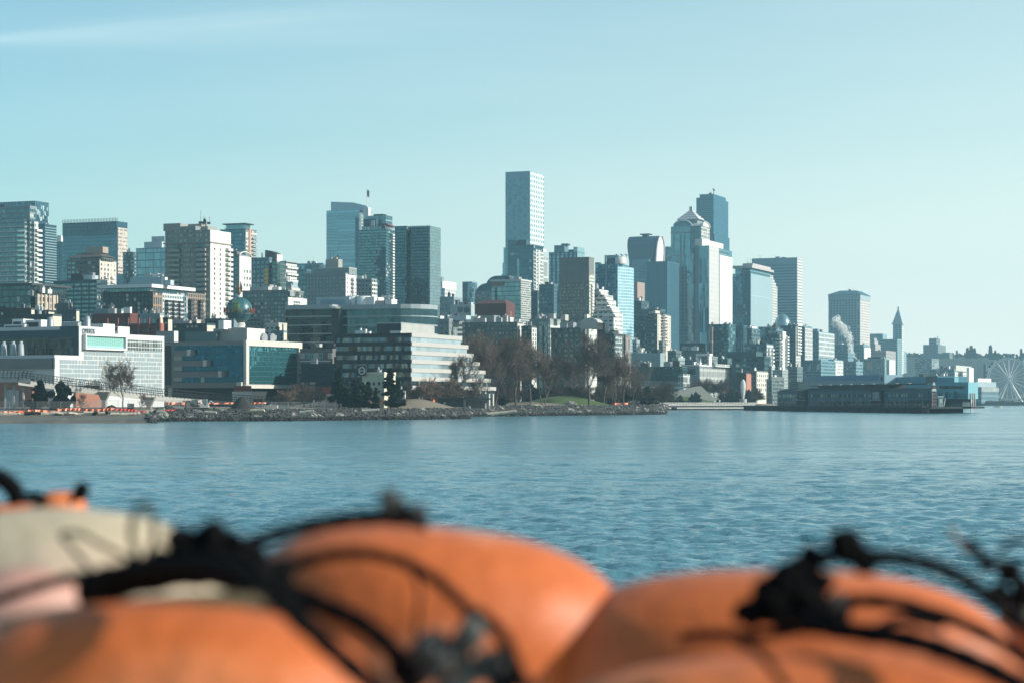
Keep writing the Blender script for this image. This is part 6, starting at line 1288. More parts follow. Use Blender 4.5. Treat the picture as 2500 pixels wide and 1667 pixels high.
# orange barrier fence
m_or = mat('orange_netting', (.72, .16, .05), .6, var=.35, scale=1.5, col2=(.85, .36, .24), f2=.45); m_red = mat('red_netting', (.62, .04, .02), .6, var=.3, scale=1)
def barrier(pts, d, h, lab, m=None, seg=None):
    r = empty('barrier_fence', lab, 'barrier', P(pts[0][0], pts[0][1], d)); o0 = r.location.copy(); mb = MB()
    for (xa, ya), (xb, yb) in zip(pts, pts[1:]):
        n = max(3, int(abs(xb-xa)/4))
        for i in range(n):
            t0, t1 = i/n, (i+1)/n
            A, B_ = P(xa+(xb-xa)*t0, ya+(yb-ya)*t0, d), P(xa+(xb-xa)*t1, ya+(yb-ya)*t1, d); j0, j1 = .5*sin((xa+xb*t0)*1.7), .5*sin((xa+xb*t1)*1.7)
            A.y += j0; B_.y += j1; ha, hb = h*(.85+.15*sin(xa+t0*9)), h*(.85+.15*sin(xa+t1*9))
            mb.face([A-o0, B_-o0, B_-o0+Vector((0, .25, hb)), A-o0+Vector((0, .25, ha))])
    mb.obj('netting', m or m_or, r)
    for x, y in pts:
        mb = MB(); A = P(x, y, d)-o0; mb.tube([A+Vector((0, .4, -.4)), A+Vector((0, .4, h+.15))], .06, 5); mb.obj('post', m_dark, r)
barrier([(-20, 1012), (14, 1010), (28, 1010), (44, 1008), (60, 1007)], 523, .75, 'orange plastic barrier fence at the photo edge above the beach')
barrier([(60, 1005), (78, 1004), (92, 1004), (106, 1005), (120, 1007), (136, 1008)], 522, .6, 'sagging orange and red barrier fence left of the long upright stretch')
barrier([(137, 1003), (152, 1002), (168, 1002), (184, 1002), (200, 1002), (215, 1003), (230, 1004), (248, 1003), (262, 1001), (284, 1001)], 528, .72, 'longest upright stretch of orange barrier fence above the driftwood')
barrier([(284, 1002), (300, 1002), (318, 1003), (334, 1004)], 527, .6, 'darker red barrier fence stretch near the bare beach tree', m_red)
barrier([(372, 1003), (386, 1002), (410, 1002), (432, 1001)], 531, .3, 'flattened bright red netting on top of the riprap', m_red)
barrier([(336, 1007), (350, 1006), (362, 1005)], 524, .4, 'small heap of red netting beside the thick cut log', m_red)
barrier([(403, 987), (420, 987), (440, 987), (452, 987)], 560, .8, 'orange barrier stretch behind the concrete pier left of the machines')
barrier([(905, 983), (918, 984), (936, 982)], 620, 1.2, 'orange barrier corner below the cream two-storey building')
barrier([(1494, 988), (1505, 987), (1520, 987), (1534, 987)], 790, .9, 'bright orange netting heaped at the end of the riprap', m_or)
barrier([(1050, 984), (1062, 983)], 650, 1.5, 'orange barrier beside the dark shelter'); barrier([(1072, 967), (1090, 967), (1104, 967)], 700, .5, 'red netting behind the roof of the dark shelter', m_red)
barrier([(470, 985), (520, 986), (560, 985), (600, 986), (650, 984)], 575, .45, 'pinkish striped barrier line behind the two machines')
# chain link fences
m_mesh, t = nodes_mat('chain_link'); bb = NB(t); oo = bb.n('ShaderNodeOutputMaterial'); dd = bb.n('ShaderNodeBsdfDiffuse'); dd.inputs[0].default_value = (.35, .35, .33, 1); tr = bb.n('ShaderNodeBsdfTransparent'); mx = bb.n('ShaderNodeMixShader'); mx.inputs[0].default_value = .18
bb.l(tr.outputs[0], mx.inputs[1]); bb.l(dd.outputs[0], mx.inputs[2]); bb.l(mx.outputs[0], oo.inputs[0])
def wire_fence(pts, h, lab):
    r = empty('wire_fence', lab, 'fence', P(*pts[0])); o0 = r.location.copy()
    for (xa, ya, da), (xb, yb, db) in zip(pts, pts[1:]):
        A, B_ = P(xa, ya, da)-o0, P(xb, yb, db)-o0; U = Vector((0, 0, h)); n = max(1, round((B_-A).length/3.2))
        mb = MB(); mb.face([A, B_, B_+U, A+U]); mb.obj('wire_mesh', m_mesh, r)
        for i in range(n+1):
            q = A.lerp(B_, i/n); mb = MB(); mb.tube([q, q+U], .045, 5); mb.obj('post', m_metal, r)
        mb = MB(); mb.tube([A+U, B_+U], .04, 4); mb.obj('rail', m_metal, r)
wire_fence([(-10, 996, 545), (90, 997, 545), (236, 997, 548)], 1.9, 'galvanised wire fence panels behind the beach barrier')
wire_fence([(236, 994, 552), (340, 994, 556), (470, 994, 560)], 1.9, 'wire fence stretch passing below the footbridge piers')
wire_fence([(640, 996, 560), (735, 996, 562), (820, 997, 562)], 1.7, 'straight lower wire fence right of the dark soil mound')
wire_fence([(700, 972, 620), (780, 975, 615), (860, 982, 610), (900, 986, 606)], 1.7, 'upper wire fence running down the slope below the cream-framed office')
wire_fence([(900, 978, 640), (985, 979, 640)], 1.6, 'short wire fence behind the steel posts'); wire_fence([(1534, 990, 800), (1560, 990, 800)], 2, 'small fence panel right of the orange netting heap')
# soil mounds
mound('soil_mound', mat('dark_soil', (.035, .033, .03), .95, var=.4, scale=.8), 592, 556, 4.9, 4, 3.6, kind=None, zb=2.7, rough=.09, label='tall dark conical soil mound beside the two machines', cat='soil mound', seed=3)
mound('soil_mound', mat('dark_soil', (.035, .033, .03), .95, var=.4, scale=.8), 272, 548, 3.2, 3, 1.7, kind=None, zb=2.4, rough=.12, label='low dark soil heap at the foot of the first footbridge pier', cat='soil mound', seed=4)
mound('soil_mound', mat('dark_soil', (.035, .033, .03), .95, var=.4, scale=.8), 410, 552, 4.5, 3, 1.3, kind=None, zb=2.6, rough=.12, label='flat dark soil heap between the footbridge pier and the machines', cat='soil mound', seed=5)
mb = MB(); d = 555; x = gx(661, d); mb.box(x-1.8, x+1.8, d, d+2, 2.7, 4.1); tag(mb.obj('concrete_block', m_conc), 'grey concrete block topped by rubble right of the tall soil mound', 'block')
mound('rubble_heap', m_rock, 659, 556.2, 1.4, .9, 1.0, kind=None, zb=4.1, rough=.3, label='grey rubble heaped on the concrete block', cat='rubble heap', seed=6)
# machines
def digger(px, d, main, lab, cabx, arm):
    r = empty('mini_excavator', lab, 'excavator', (gx(px, d), d, 2.85))
    for s_ in (-1, 1):
        mb = MB(); n = 14; pts = []
        for i in range(n): a = 2*pi*i/n; pts.append((1.05*cos(a)+(.35 if cos(a) > 0 else -.35), .33+.33*sin(a)))
        for (xa, za), (xb, zb) in zip(pts, pts[1:]+pts[:1]): mb.face([(xa, s_*.75-.2, za), (xb, s_*.75-.2, zb), (xb, s_*.75+.2, zb), (xa, s_*.75+.2, za)])
        mb.face([(x_, s_*.75-.2, z_) for x_, z_ in reversed(pts)]); mb.face([(x_, s_*.75+.2, z_) for x_, z_ in pts]); mb.obj('track', m_dark, r)
    mb = MB(); mb.box(-1.1, 1.2, -.85, .85, .75, 1.25); mb.box(-1.3, -.2, -.8, .8, 1.25, 1.75); mb.obj('body', main, r)
    mb = MB(); mb.box(cabx-.6, cabx+.6, -.6, .6, 1.26, 2.75); mb.obj('cab', glassm('cab_glass', (.4, .5, .55), .4, (.04, .05, .05)), r)
    mb = MB(); mb.box(cabx-.66, cabx+.66, -.66, .66, 2.751, 2.86)
    for ax_ in (-.62, .62):
        for ay in (-.62, .62): mb.box(cabx+ax_-.05, cabx+ax_+.05, ay-.05, ay+.05, 1.26, 2.75)
    mb.obj('cab_frame', main, r)
    mb = MB(); mb.tube([(arm*.9, -.3, 1.3), (arm*1.7, -.3, 2.5), (arm*2.5, -.3, 1.9)], [.16, .15, .12], 6); mb.obj('boom', main, r)
    mb = MB(); mb.tube([(arm*2.5, -.3, 1.9), (arm*2.6, -.3, .7)], [.12, .1], 6); mb.obj('arm', m_dark, r)
    mb = MB(); mb.box(min(arm*2.4, arm*2.9), max(arm*2.4, arm*2.9), -.6, 0, .2, .75); mb.obj('bucket', m_dark, r)
digger(499, 548, mat('machine_white', (.62, .6, .57), .5), 'white and red mini excavator with a glazed cab beside the soil mound', .1, 1)
digger(477, 547, mat('machine_dark', (.07, .06, .05), .6), 'dark mini excavator parked left of the white one', -.1, -1)
# steel posts
for i, (px, h) in enumerate(((968, 4.6), (975.5, 5.6), (979.5, 7.0), (984.5, 5.2), (988, 5.2))):
    mb = MB(); d = 632; x = gx(px, d); mb.tube([(x, d, 4), (x, d, 4.5+h*.75)], .32, 10); tag(mb.obj('steel_post', m_metal, smooth=True), 'tall steel post of the cluster on the mound beside the big evergreen', 'post', 'steel posts clustered on the mound')
# dark shelter
def shelter():
    d = 655; x0 = gx(1067, d); z = 2.9; r = empty('park_shelter', 'low dark timber shelter with a flat black roof and white information board by the water', 'shelter', (x0, d, z))
    wd = mat('shelter_wood', (.06, .06, .055), .8); wb = mat('shelter_brown', (.15, .11, .09), .8); W = (1195-1067)/F*d
    mb = MB(); mb.box(.5, W*.5, 0, 4, 0, 3.0); mb.obj('wall', wd, r); mb = MB(); mb.box(W*.55, W-.6, 0, 4, 0, 2.6); mb.obj('wall', wb, r)
    mb = MB(); mb.box(0, W*.52, -.6, 4.6, 3.01, 3.35); mb.obj('roof', m_dark, r); mb = MB(); mb.box(W*.5, W+.3, -.8, 4.8, 2.75, 3.25); mb.box(W*.52, W*.78, 0, 4, 3.251, 3.6); mb.obj('roof', m_dark, r)
    for k in range(8): mb = MB(); x = W*.57+k*W*.052; mb.box(x, x+.1, -.08, 0, 0, 2.4); mb.obj('batten', wd, r)
    mb = MB(); mb.box(W*.12, W*.17, -.12, 0, 1.3, 1.9); mb.obj('notice', mat('pale_blue_wall', (.38, .46, .49), .7), r)
    mb = MB(); mb.prism([(W*.915, -1.0), (W*.945, -1.0), (W*.945, -.8), (W*.915, -.8)], 0, 1.5); mb.tube([(W*.93, -1.0, 1.5), (W*.93, -.8, 1.5)], .26, 12); mb.obj('information_board', m_white, r)
shelter()
# ---------------------------------------------------------------- trees
m_bark = mat('grey_bark', (.085, .07, .058), .9, var=.35, scale=.8); m_twig = mat('brown_twigs', (.125, .088, .068), .9, var=.3, scale=.5)
def tree_mesh(seed, H, spread, levels, leaders=1, t_r=.45, dens=3, lean=0, low=.25):
    r = random.Random(seed); T = MB(); Cn = MB()
    def grow(p, dr, L_, rad, lv):
        n = 4; pts = [p]; q = p.copy(); v = dr.copy()
        for i in range(n):
            v = (v+Vector((r.gauss(0, .13), r.gauss(0, .13), r.gauss(.03, .08)))).normalized(); q = q+v*L_/n; pts.append(q.copy())
        r1 = rad*(.55 if lv < levels else .35); rads = [rad+(r1-rad)*i/n for i in range(n+1)]
        (T if lv <= 1 else Cn).tube(pts, rads, 7 if lv <= 1 else (4 if lv < levels-1 else 3), False)
        if lv >= levels: return
        k = dens+(1 if r.random() < .5 else 0) if lv else dens+1
        for j in range(k):
            t = r.uniform(.35, 1) if lv else r.uniform(low+.15, 1); i = min(n-1, int(t*n)); base = pts[i].lerp(pts[i+1], t*n-i)
            ax_ = v.orthogonal().normalized(); a = r.uniform(0, 6.28)+j*2.4; side = (ax_*cos(a)+v.cross(ax_)*sin(a)).normalized()
            ang = r.uniform(.35, .85); nd = (v*cos(ang)+side*sin(ang)*spread+Vector((0, 0, .22))).normalized()
            grow(base, nd, L_*r.uniform(.52, .8), max(.036, rad*(1-.45*t)*r.uniform(.42, .62)), lv+1)
        nd = (v+Vector((r.gauss(0, .2), r.gauss(0, .2), .1))).normalized(); grow(pts[-1], nd, L_*.72, r1, lv+1)
    for k in range(leaders):
        a = 6.28*k/leaders+seed; d0 = Vector((sin(a)*.16*(leaders > 1)+lean, cos(a)*.12*(leaders > 1), 1)).normalized()
        grow(Vector((sin(a)*.5*(leaders > 1), cos(a)*.5*(leaders > 1), -.3)), d0, H*.40, t_r*(1 if leaders == 1 else .8), 0)
    return T.mesh('trunk', m_bark, True), Cn.mesh('crown', m_twig)
TM = {k: tree_mesh(*v) for k, v in dict(a=(3, 25, 1.0, 6, 1, .5, 3), b=(8, 25, .8, 6, 2, .45, 2), c=(15, 22, 1.15, 6, 1, .42, 3), d=(21, 24, .75, 6, 3, .4, 2), e=(33, 12, 1.3, 5, 1, .3, 3), f=(40, 10, 1.1, 5, 2, .16, 3)).items()}
TH = {k: max(v.co.z for v in TM[k][1].vertices) for k in TM}
def tree(kind, px, pbase, ptop, d, lab, rot=0, group=None, name='bare_tree', cat='tree', wsc=1.0):
    zb = ground_z(px, d) if pbase is None else gz(pbase, d); h = gz(ptop, d)-zb; s_ = h/TH[kind]
    e = empty(name, lab, cat, (gx(px, d), d, zb), rot, group); e.scale = (s_*wsc, s_*wsc, s_)
    link('trunk', TM[kind][0], e); link('crown', TM[kind][1], e); return e
tree('a', 1112, None, 850, 668, 'slender bare tree standing alone left of the dark shelter', .3, wsc=.9)
tree('c', 1128, None, 842, 690, 'bare tree with a bent trunk over the dark half of the shelter', 5.4); tree('b', 1145, None, 822, 700, 'tall forked bare tree over the middle of the shelter', .7)
tree('d', 1160, None, 808, 700, 'leaning multi-stemmed bare tree rising behind the dark shelter', 1.1)
tree('b', 1172, None, 812, 705, 'twin-stemmed bare tree directly behind the brown half of the shelter', 2.2)
tree('d', 1183, None, 796, 715, 'tallest bare tree, its broad crown above the shelter roof end', 4.0)
tree('a', 1208, None, 805, 722, 'tall bare tree just right of the shelter', 5.0)
tree('c', 1233, None, 820, 760, 'bare tree at the shaded edge of the lawn, leaning outward', 3.0)
tree('a', 1260, None, 815, 770, 'bare tree on the lawn, first straight trunk from the shelter', .9)
tree('c', 1295, None, 822, 775, 'bare tree on the lawn, second straight trunk from the shelter', 5.5)
tree('b', 1327, None, 840, 775, 'bare tree with forked trunk at the top of the lawn', .2)
tree('a', 1240, None, 812, 800, 'bare tree of the back row left of the lawn', 4.4); tree('c', 1280, None, 840, 830, 'bare tree of the back row behind the lawn crest', 1.4)
tree('a', 1390, None, 850, 830, 'thin bare tree behind the crest of the lawn, left of the biggest lone tree', 2.7); tree('b', 1415, None, 846, 835, 'dark forked bare tree behind the lawn crest', 3.7)
tree('d', 1360, None, 855, 850, 'hazy bare tree in the thicket above the lawn', 2.0)
tree('c', 1438, None, 795, 786, 'large lone bare tree in front of the white rusticated tower', 4.9)
tree('a', 1475, None, 850, 815, 'bare tree right of the large lone tree', .5); tree('d', 1500, None, 862, 820, 'low spreading bare tree above the orange netting', 3.2)
tree('c', 1522, None, 850, 815, 'bare tree beside the brick corner building', 1.9); tree('b', 1545, None, 870, 830, 'last bare tree of the park row, next to the dark evergreens', 5.2)
tree('c', 300, None, 868, 556, 'wide bare tree standing on the beach path before the laboratory glass', .8)
tree('e', 195, None, 955, 552, 'small crooked bare tree under the footbridge', 1.8); tree('e', 340, None, 955, 557, 'small bare tree between the footbridge piers', 3.3)
tree('e', 1838, None, 940, 1215, 'small bare tree below the cream office', 2.5)
for i, px in enumerate((1700, 1712, 1722, 1733, 1744, 1755, 1766)): tree('f', px, 975, 918+i % 3*4, 1200, 'thin bare grove tree in front of the arcaded white building', i*1.1, 'bare grove trees before the arcaded white building', wsc=.8)
BG = 'bare brown shrubs massed along the back of the park'
for i in range(70):
    px = rnd.choice([rnd.uniform(690, 900), rnd.uniform(990, 1090), rnd.uniform(1210, 1620), rnd.uniform(1210, 1620), rnd.uniform(1770, 1850)]); d = dW(px)+rnd.uniform(60, 130)
    if px > 1700: d = 1215
    tree('f', px, None, rnd.uniform(925, 955) if px < 1700 else 950, d, 'bare brown shrub in the thicket along the park edge', rnd.uniform(0, 6), BG, 'bare_shrub', 'shrub', 1.25)
for i in range(18):
    px = 1010+i*11.5+rnd.uniform(-4, 4); d = dW(px)+(58 if px < 1142 else 26)+rnd.uniform(0, 20); d = max(d, 622) if px < 1142 else d
    tree('e' if i % 2 else 'f', px, None, rnd.uniform(902, 938), d, 'bare brown shrub in the thicket along the park edge', rnd.uniform(0, 6), BG, 'bare_shrub', 'shrub', 1.2)
# evergreens: needle clumps through the crown volume
m_ev = mat('dark_needles', (.010, .020, .012), .9, var=.6, scale=.7); m_evt = mat('evergreen_trunk', (.05, .04, .03), .9); m_br = mat('dry_leaves', (.12, .06, .04), .9, var=.5, scale=.8)
def ever_mesh(seed, H, W, n, cone=True, leaf=.42):
    r = random.Random(seed); mb = MB(); cl = []
    for i in range(62):
        t = r.random()**.85; rad = W/2*((1-t)**.9 if cone else math.sqrt(max(.05, 1-(2*t-.9)**2)))*r.choice([r.uniform(.1, .6), r.uniform(.6, 1.15)]); a = r.uniform(0, 6.28)
        cl.append((rad*cos(a), rad*sin(a), H*(.06+.92*t), W*.13*(1-.55*t)*r.uniform(.5, 1.6)))
    for i in range(n):
        x, y, z, s_ = r.choice(cl); v = Vector((r.gauss(0, 1), r.gauss(0, 1), r.gauss(0, .6))); v = v.normalized()*s_*r.random()**.4
        c = Vector((x, y, z))+v; a_ = Vector((r.gauss(0, 1), r.gauss(0, 1), r.gauss(0, .7))).normalized()*leaf*r.uniform(.5, 1.3); b_ = a_.orthogonal().normalized()*leaf*.45
        mb.face([c-a_, c+b_, c+a_, c-b_])
    T = MB(); T.tube([(0, 0, -.5), (0, 0, H*.75)], [W*.03, .04], 7)
    return T.mesh('trunk', m_evt), mb.mesh('crown', m_ev)
EM = [ever_mesh(1, 10, 8, 9000, leaf=.5), ever_mesh(2, 11, 6.5, 8000, leaf=.5), ever_mesh(5, 6, 6.5, 7000, False, .5), ever_mesh(9, 12, 5, 7000, leaf=.5)]
EHT = [10, 11, 6, 12]
def evergreen(k, px, pt, d, w_px, lab, group=None, cat='tree', name='evergreen_tree', zb=None, m=None):
    zb = ground_z(px, d) if zb is None else zb; h = gz(pt, d)-zb; W = w_px*d/F; e = empty(name, lab, cat, (gx(px, d), d, zb), rnd.uniform(0, 6), group)
    e.scale = (W/[8, 6.5, 6.5, 5][k], W/[8, 6.5, 6.5, 5][k], h/EHT[k]); link('trunk', EM[k][0], e); o = link('crown', EM[k][1], e); return e
evergreen(0, 98, 928, 556, 70, 'broad dark evergreen under the footbridge, the nearer to the photo edge'); evergreen(2, 150, 934, 558, 56, 'dark evergreen right beside the broad one under the footbridge')
evergreen(0, 828, 900, 610, 62, 'tall dark evergreen left of the cream two-storey building'); evergreen(3, 953, 897, 615, 58, 'pointed dark evergreen right of the cream two-storey building')
evergreen(2, 872, 926, 607, 56, 'rounded dark evergreen overlapping the cream two-storey building'); evergreen(3, 899, 930, 600, 40, 'slim dark evergreen rising before the cream building'); evergreen(1, 918, 945, 598, 30, 'smallest evergreen at the foot of the cream building')
evergreen(1, 972, 925, 625, 40, 'dark evergreen against the shaded side of the black banded office'); evergreen(2, 1230, 955, 730, 26, 'round dark evergreen bush behind the lawn edge', None, 'bush', 'evergreen_bush')
for i, (px, pt, w_, d) in enumerate(((1345, 920, 40, 880), (1318, 945, 34, 870), (1300, 940, 30, 880), (1460, 945, 40, 860), (1490, 945, 34, 850), (1556, 935, 40, 850), (1580, 945, 42, 880), (1600, 952, 36, 900), (1430, 950, 30, 870), (1525, 955, 40, 850), (1400, 958, 40, 880), (1370, 958, 36, 870))):
    evergreen(i % 4, px, pt, d, w_, 'dark evergreen among the bare thicket behind the lawn', 'dark evergreens in the thicket behind the park')
for i, (px, pt, w_) in enumerate(((1622, 962, 20), (1640, 965, 18), (1660, 965, 16), (1700, 958, 22), (1690, 962, 16))): evergreen(2, px, pt, 1172, w_, 'small dark evergreen bush on the far grassy knoll', 'evergreen bushes on the far grassy knoll', 'bush', 'evergreen_bush')
for i, px in enumerate((1762, 1776, 1788, 1800, 1828)): evergreen(i % 4, px, 950+i % 2*6, 1205, 24, 'dark evergreen beside the tall white sculpture', 'dark evergreens around the white sculpture')
# ridge trees
RM = [ever_mesh(20+i, 30, 16 if i != 2 else 26, 5000, i != 2, 2.1) for i in range(3)]
for i in range(110):
    px = 2205+i*2.75+rnd.uniform(-2, 2); big = {2366: 848, 2372: 846, 2418: 844, 2426: 852, 2493: 851, 2336: 856}
    pt = 867+rnd.uniform(-6, 5); k = 2 if rnd.random() < .6 else rnd.choice([0, 1]); w_ = rnd.uniform(10, 18)
    d = 3780; e = empty('ridge_tree', 'hazy tree in the crown line of the far wooded ridge', 'tree', (gx(px, d), d, gz(905, d)), rnd.uniform(0, 6), 'trees along the far ridge'); h = gz(pt, d)-gz(905, d)
    e.scale = (w_*d/F/16, w_*d/F/16, h/30); link('trunk', RM[k][0], e); link('crown', RM[k][1], e)
for px, pt, w_, lab in ((2362, 850, 14, 'leftmost spire of the clump of tall dark conifers on the far ridge'), (2371, 845, 16, 'tallest conifer in the dense clump on the far ridge'), (2379, 851, 14, 'right shoulder conifer of the dense clump on the far ridge'), (2418, 844, 15, 'lone tall conifer on the far ridge between clump and wheel'), (2430, 856, 10, 'shorter conifer next to the lone tall ridge conifer'), (2493, 852, 11, 'conifer on the far ridge nearest the photo edge'), (2336, 856, 9, 'small pointed conifer on the far ridge beside the hilltop building')):
    d = 3650; e = empty('ridge_conifer', lab, 'tree', (gx(px, d), d, gz(910, d)), 0); h = gz(pt, d)-gz(910, d); e.scale = (w_*d/F/11, w_*d/F/11, h/30); link('trunk', RM[0][0], e); link('crown', RM[0][1], e)
# ---------------------------------------------------------------- footbridge on the left
def footbridge():
    r = empty('footbridge', 'long sloping pedestrian bridge with arched railings on concrete piers', 'footbridge', (0, 0, 0)); rl = mat('bridge_rail', (.03, .035, .035), .6); dk = mat('bridge_deck', (.60, .57, .51), .8, var=.1)
    P0 = [(45, 926, 558), (70, 929, 559), (250, 951, 566), (420, 969, 574), (505, 976, 578)]; P1 = [(500, 976, 579), (600, 982, 580), (705, 989, 582)]
    def run(pts, m, th=1.45, w_=3.2, first=0):
        V = [P(*p) for p in pts]
        mb = MB()
        for a, b_ in zip(V, V[1:]):
            for (y0, y1) in ((0, w_),):
                q = [(a.x, a.y, a.z), (b_.x, b_.y, b_.z), (b_.x, b_.y, b_.z-th), (a.x, a.y, a.z-th)]; mb.face([q[3], q[2], q[1], q[0]]); mb.face([(x, y+w_, z) for x, y, z in q])
                mb.face([q[0], q[1], (q[1][0], q[1][1]+w_, q[1][2]), (q[0][0], q[0][1]+w_, q[0][2])]); mb.face([q[3], q[2], (q[2][0], q[2][1]+w_, q[2][2]), (q[3][0], q[3][1]+w_, q[3][2])][::-1])
        mb.obj('deck', m, r)
        tot = sum((b_-a).length for a, b_ in zip(V, V[1:])); step = 1.05; n = int(tot/step); cum = 0; k = 0
        def at(s_):
            for a, b_ in zip(V, V[1:]):
                L_ = (b_-a).length
                if s_ <= L_: return a.lerp(b_, s_/L_)
                s_ -= L_
            return V[-1]
        for side in (0, w_):
            for i in range(n+1):
                q = at(i*step)+Vector((0, side, 0)); mb = MB(); mb.tube([q+Vector((0, 0, -.3)), q+Vector((0, 0, 1.2)), q+Vector((.12, 0, 1.8)), q+Vector((.5, 0, 2.1))], .085, 4); 
                if i < 95 or side == 0: mb.obj('railing_post', rl, r)
            for hh in (.15, .8, 1.3, 2.05): mb = MB(); mb.tube([at(j*tot/12)+Vector((0 if hh < 1.5 else .45, side, hh)) for j in range(13)], .075, 4); mb.obj('handrail', rl, r)
    run(P0, dk); run(P1, mat('bridge_dark', (.10, .13, .14), .7), 1.0)
    run([(-60, 921, 556), (45, 921, 558), (75, 924, 559)], mat('bridge_dark', (.10, .13, .14), .7), 1.3, 4)
    for px, pt, w_ in ((12, 935, 4), (33, 922, 5), (56, 922, 4)):
        d = 560; x = gx(px, d); mb = MB(); mb.box(x-w_*.056, x+w_*.056, d, d+1, 2, gz(pt, d)); mb.obj('pier', m_conc, r)
    for px, pt in ((252, 958), (362, 971), (459, 979)):
        d = 563; x = gx(px, d); z = gz(pt, d); mb = MB(); mb.prism([(x-.55, d+.3), (x+.55, d+.3), (x+.55, d+2.2), (x-.55, d+2.2)], 2, z-2.2, taper=None)
        mb.prism([(x-.56, d+.3), (x+.56, d+.3), (x+.56, d+2.2), (x-.56, d+2.2)], z-2.2, z+.3, taper=[(x-1.7, d), (x+1.7, d), (x+1.7, d+3), (x-1.7, d+3)]); mb.obj('pier', mat('pier_concrete', (.24, .23, .21), .85), r)
    return r
footbridge()
# people
def person_mesh(seed, top, leg, hair=(.02, .015, .01)):
    r = random.Random(seed); st = r.uniform(.1, .3)
    J = [(0, 0, .95), (0, 0, 1.2), (0, 0, 1.42), (0, 0, 1.52), (0, 0, 1.66), (0, 0, 1.76), (-.1, 0, .9), (-.1, -st*.4, .48), (-.1, -st, .07), (-.1, -st-.12, .03), (.1, 0, .9), (.1, st*.5, .48), (.1, st, .07), (.1, st-.14, .03), (-.2, 0, 1.4), (-.25, .06, 1.12), (-.24, -.06, .88), (.2, 0, 1.4), (.25, -.08, 1.12), (.24, -.2, .92)]
    E = [(0, 1), (1, 2), (2, 3), (3, 4), (4, 5), (0, 6), (6, 7), (7, 8), (8, 9), (0, 10), (10, 11), (11, 12), (12, 13), (2, 14), (14, 15), (15, 16), (2, 17), (17, 18), (18, 19)]
    rad = [.15, .15, .14, .06, .1, .08, .09, .065, .05, .04, .09, .065, .05, .04, .065, .05, .035, .065, .05, .035]
    me = bpy.data.meshes.new('person'); me.from_pydata(J, E, []); o = bpy.data.objects.new('p', me); COL.objects.link(o)
    o.modifiers.new('s', 'SKIN'); 
    for v, q in zip(me.skin_vertices[0].data, rad): v.radius = (q, q*.85)
    me.skin_vertices[0].data[0].use_root = True; s2 = o.modifiers.new('u', 'SUBSURF'); s2.levels = s2.render_levels = 1
    bpy.context.view_layer.update(); m2 = bpy.data.meshes.new_from_object(o.evaluated_get(bpy.context.evaluated_depsgraph_get())); bpy.data.objects.remove(o)
    skin = mat('skin', (.45, .28, .2), .6); m2.materials.clear()
    for m_ in (top, leg, skin, mat('hair_dark', hair, .7)): m2.materials.append(m_)
    for p in m2.polygons: z = p.center.z; p.material_index = 3 if z > 1.7 else (2 if z > 1.5 else (0 if z > .93 else 1)); p.use_smooth = True
    return m2
ct = [mat('coat_black', (.02, .02, .025), .8), mat('coat_navy', (.03, .04, .08), .8), mat('coat_grey', (.15, .15, .16), .8), mat('coat_red', (.3, .05, .04), .8)]; jn = mat('jeans', (.04, .05, .08), .8)
PMs = [person_mesh(i, ct[i], jn) for i in range(4)]
def person(px, pfeet, d, k, lab, rz=0):
    o = link('person', PMs[k], None, P(px, pfeet, d)); o.rotation_euler = (0, 0, rz); tag(o, lab, 'person')
person(28, 919, 559, 0, 'person in black coat standing on the bridge landing, nearer the photo edge', .5); person(46, 919, 560, 1, 'person in dark blue coat on the bridge landing beside the ramp start', 2)
person(164, 939, 562.5, 1, 'walking person in dark blue coat, first of the pair half way down the bridge', 1.4); person(171, 940, 563, 0, 'walking person in black coat, second of the pair half way down the bridge', 1.7)
person(217, 946, 563, 2, 'grey-clad person, upper one of the pair lower on the bridge', 1.2); person(224, 947, 563.4, 0, 'dark-clad person, lower one of the second pair on the bridge', 1.5); person(268, 952, 564, 0, 'lone dark-clad person low on the bridge before the bare tree', 4.6)
person(1635, 960, 1176, 0, 'dark-clad person climbing the pale ramp, lowest on it', 1); person(1653, 958, 1176, 2, 'grey-clad person in the middle of the pale ramp', 1.4); person(1668, 956, 1176, 0, 'dark-clad person highest on the pale ramp', 2)
person(766, 991, 556, 2, 'person in grey crouched by the lower wire fence', 1)
# container and odd site things
def container(px0, px1, pt, pb_, d, lab, m):
    x0, x1 = gx(px0, d), gx(px1, d); z0, z1 = gz(pb_, d), gz(pt, d); r = empty('shipping_container', lab, 'container', ((x0+x1)/2, d, z0)); w_ = (x1-x0)/2; mb = MB(); n = 18
    for i in range(n): xa = -w_+2*w_*i/n; mb.box(xa, xa+w_/n, -.06*(i % 2), 2.4, .1, z1-z0-.1)
    mb.obj('side_panel', m, r)
    mb = MB(); mb.box(-w_-.05, w_+.05, -.1, 2.45, z1-z0-.099, z1-z0); mb.box(-w_-.05, w_+.05, -.1, 2.45, 0, .099); mb.obj('frame', m, r)
    mb = MB(); mb.box(w_, w_+.08, .1, 1.2, .1, z1-z0-.1); mb.obj('door', m, r)
mr = mat('container_red', (.30, .10, .07), .7, var=.25)
container(571, 612, 941, 955, 655, 'faded red shipping container below the mirror glass front', mr); container(778, 811, 944, 962, 640, 'faded red container half hidden by shrubs left of the tall evergreen', mr)
mb = MB(); mb.box(gx(778, 640)-.5, gx(811, 640)+.5, 639.5, 643, 3, gz(962, 640)); tag(mb.obj('concrete_plinth', m_conc), 'low concrete base carrying the half hidden red container', 'base')
mb = MB(); mb.box(gx(571, 655)-.5, gx(612, 655)+.5, 654.5, 658, 3, gz(955, 655)); tag(mb.obj('concrete_plinth', m_conc), 'low concrete base carrying the container below the mirror glass front', 'base')
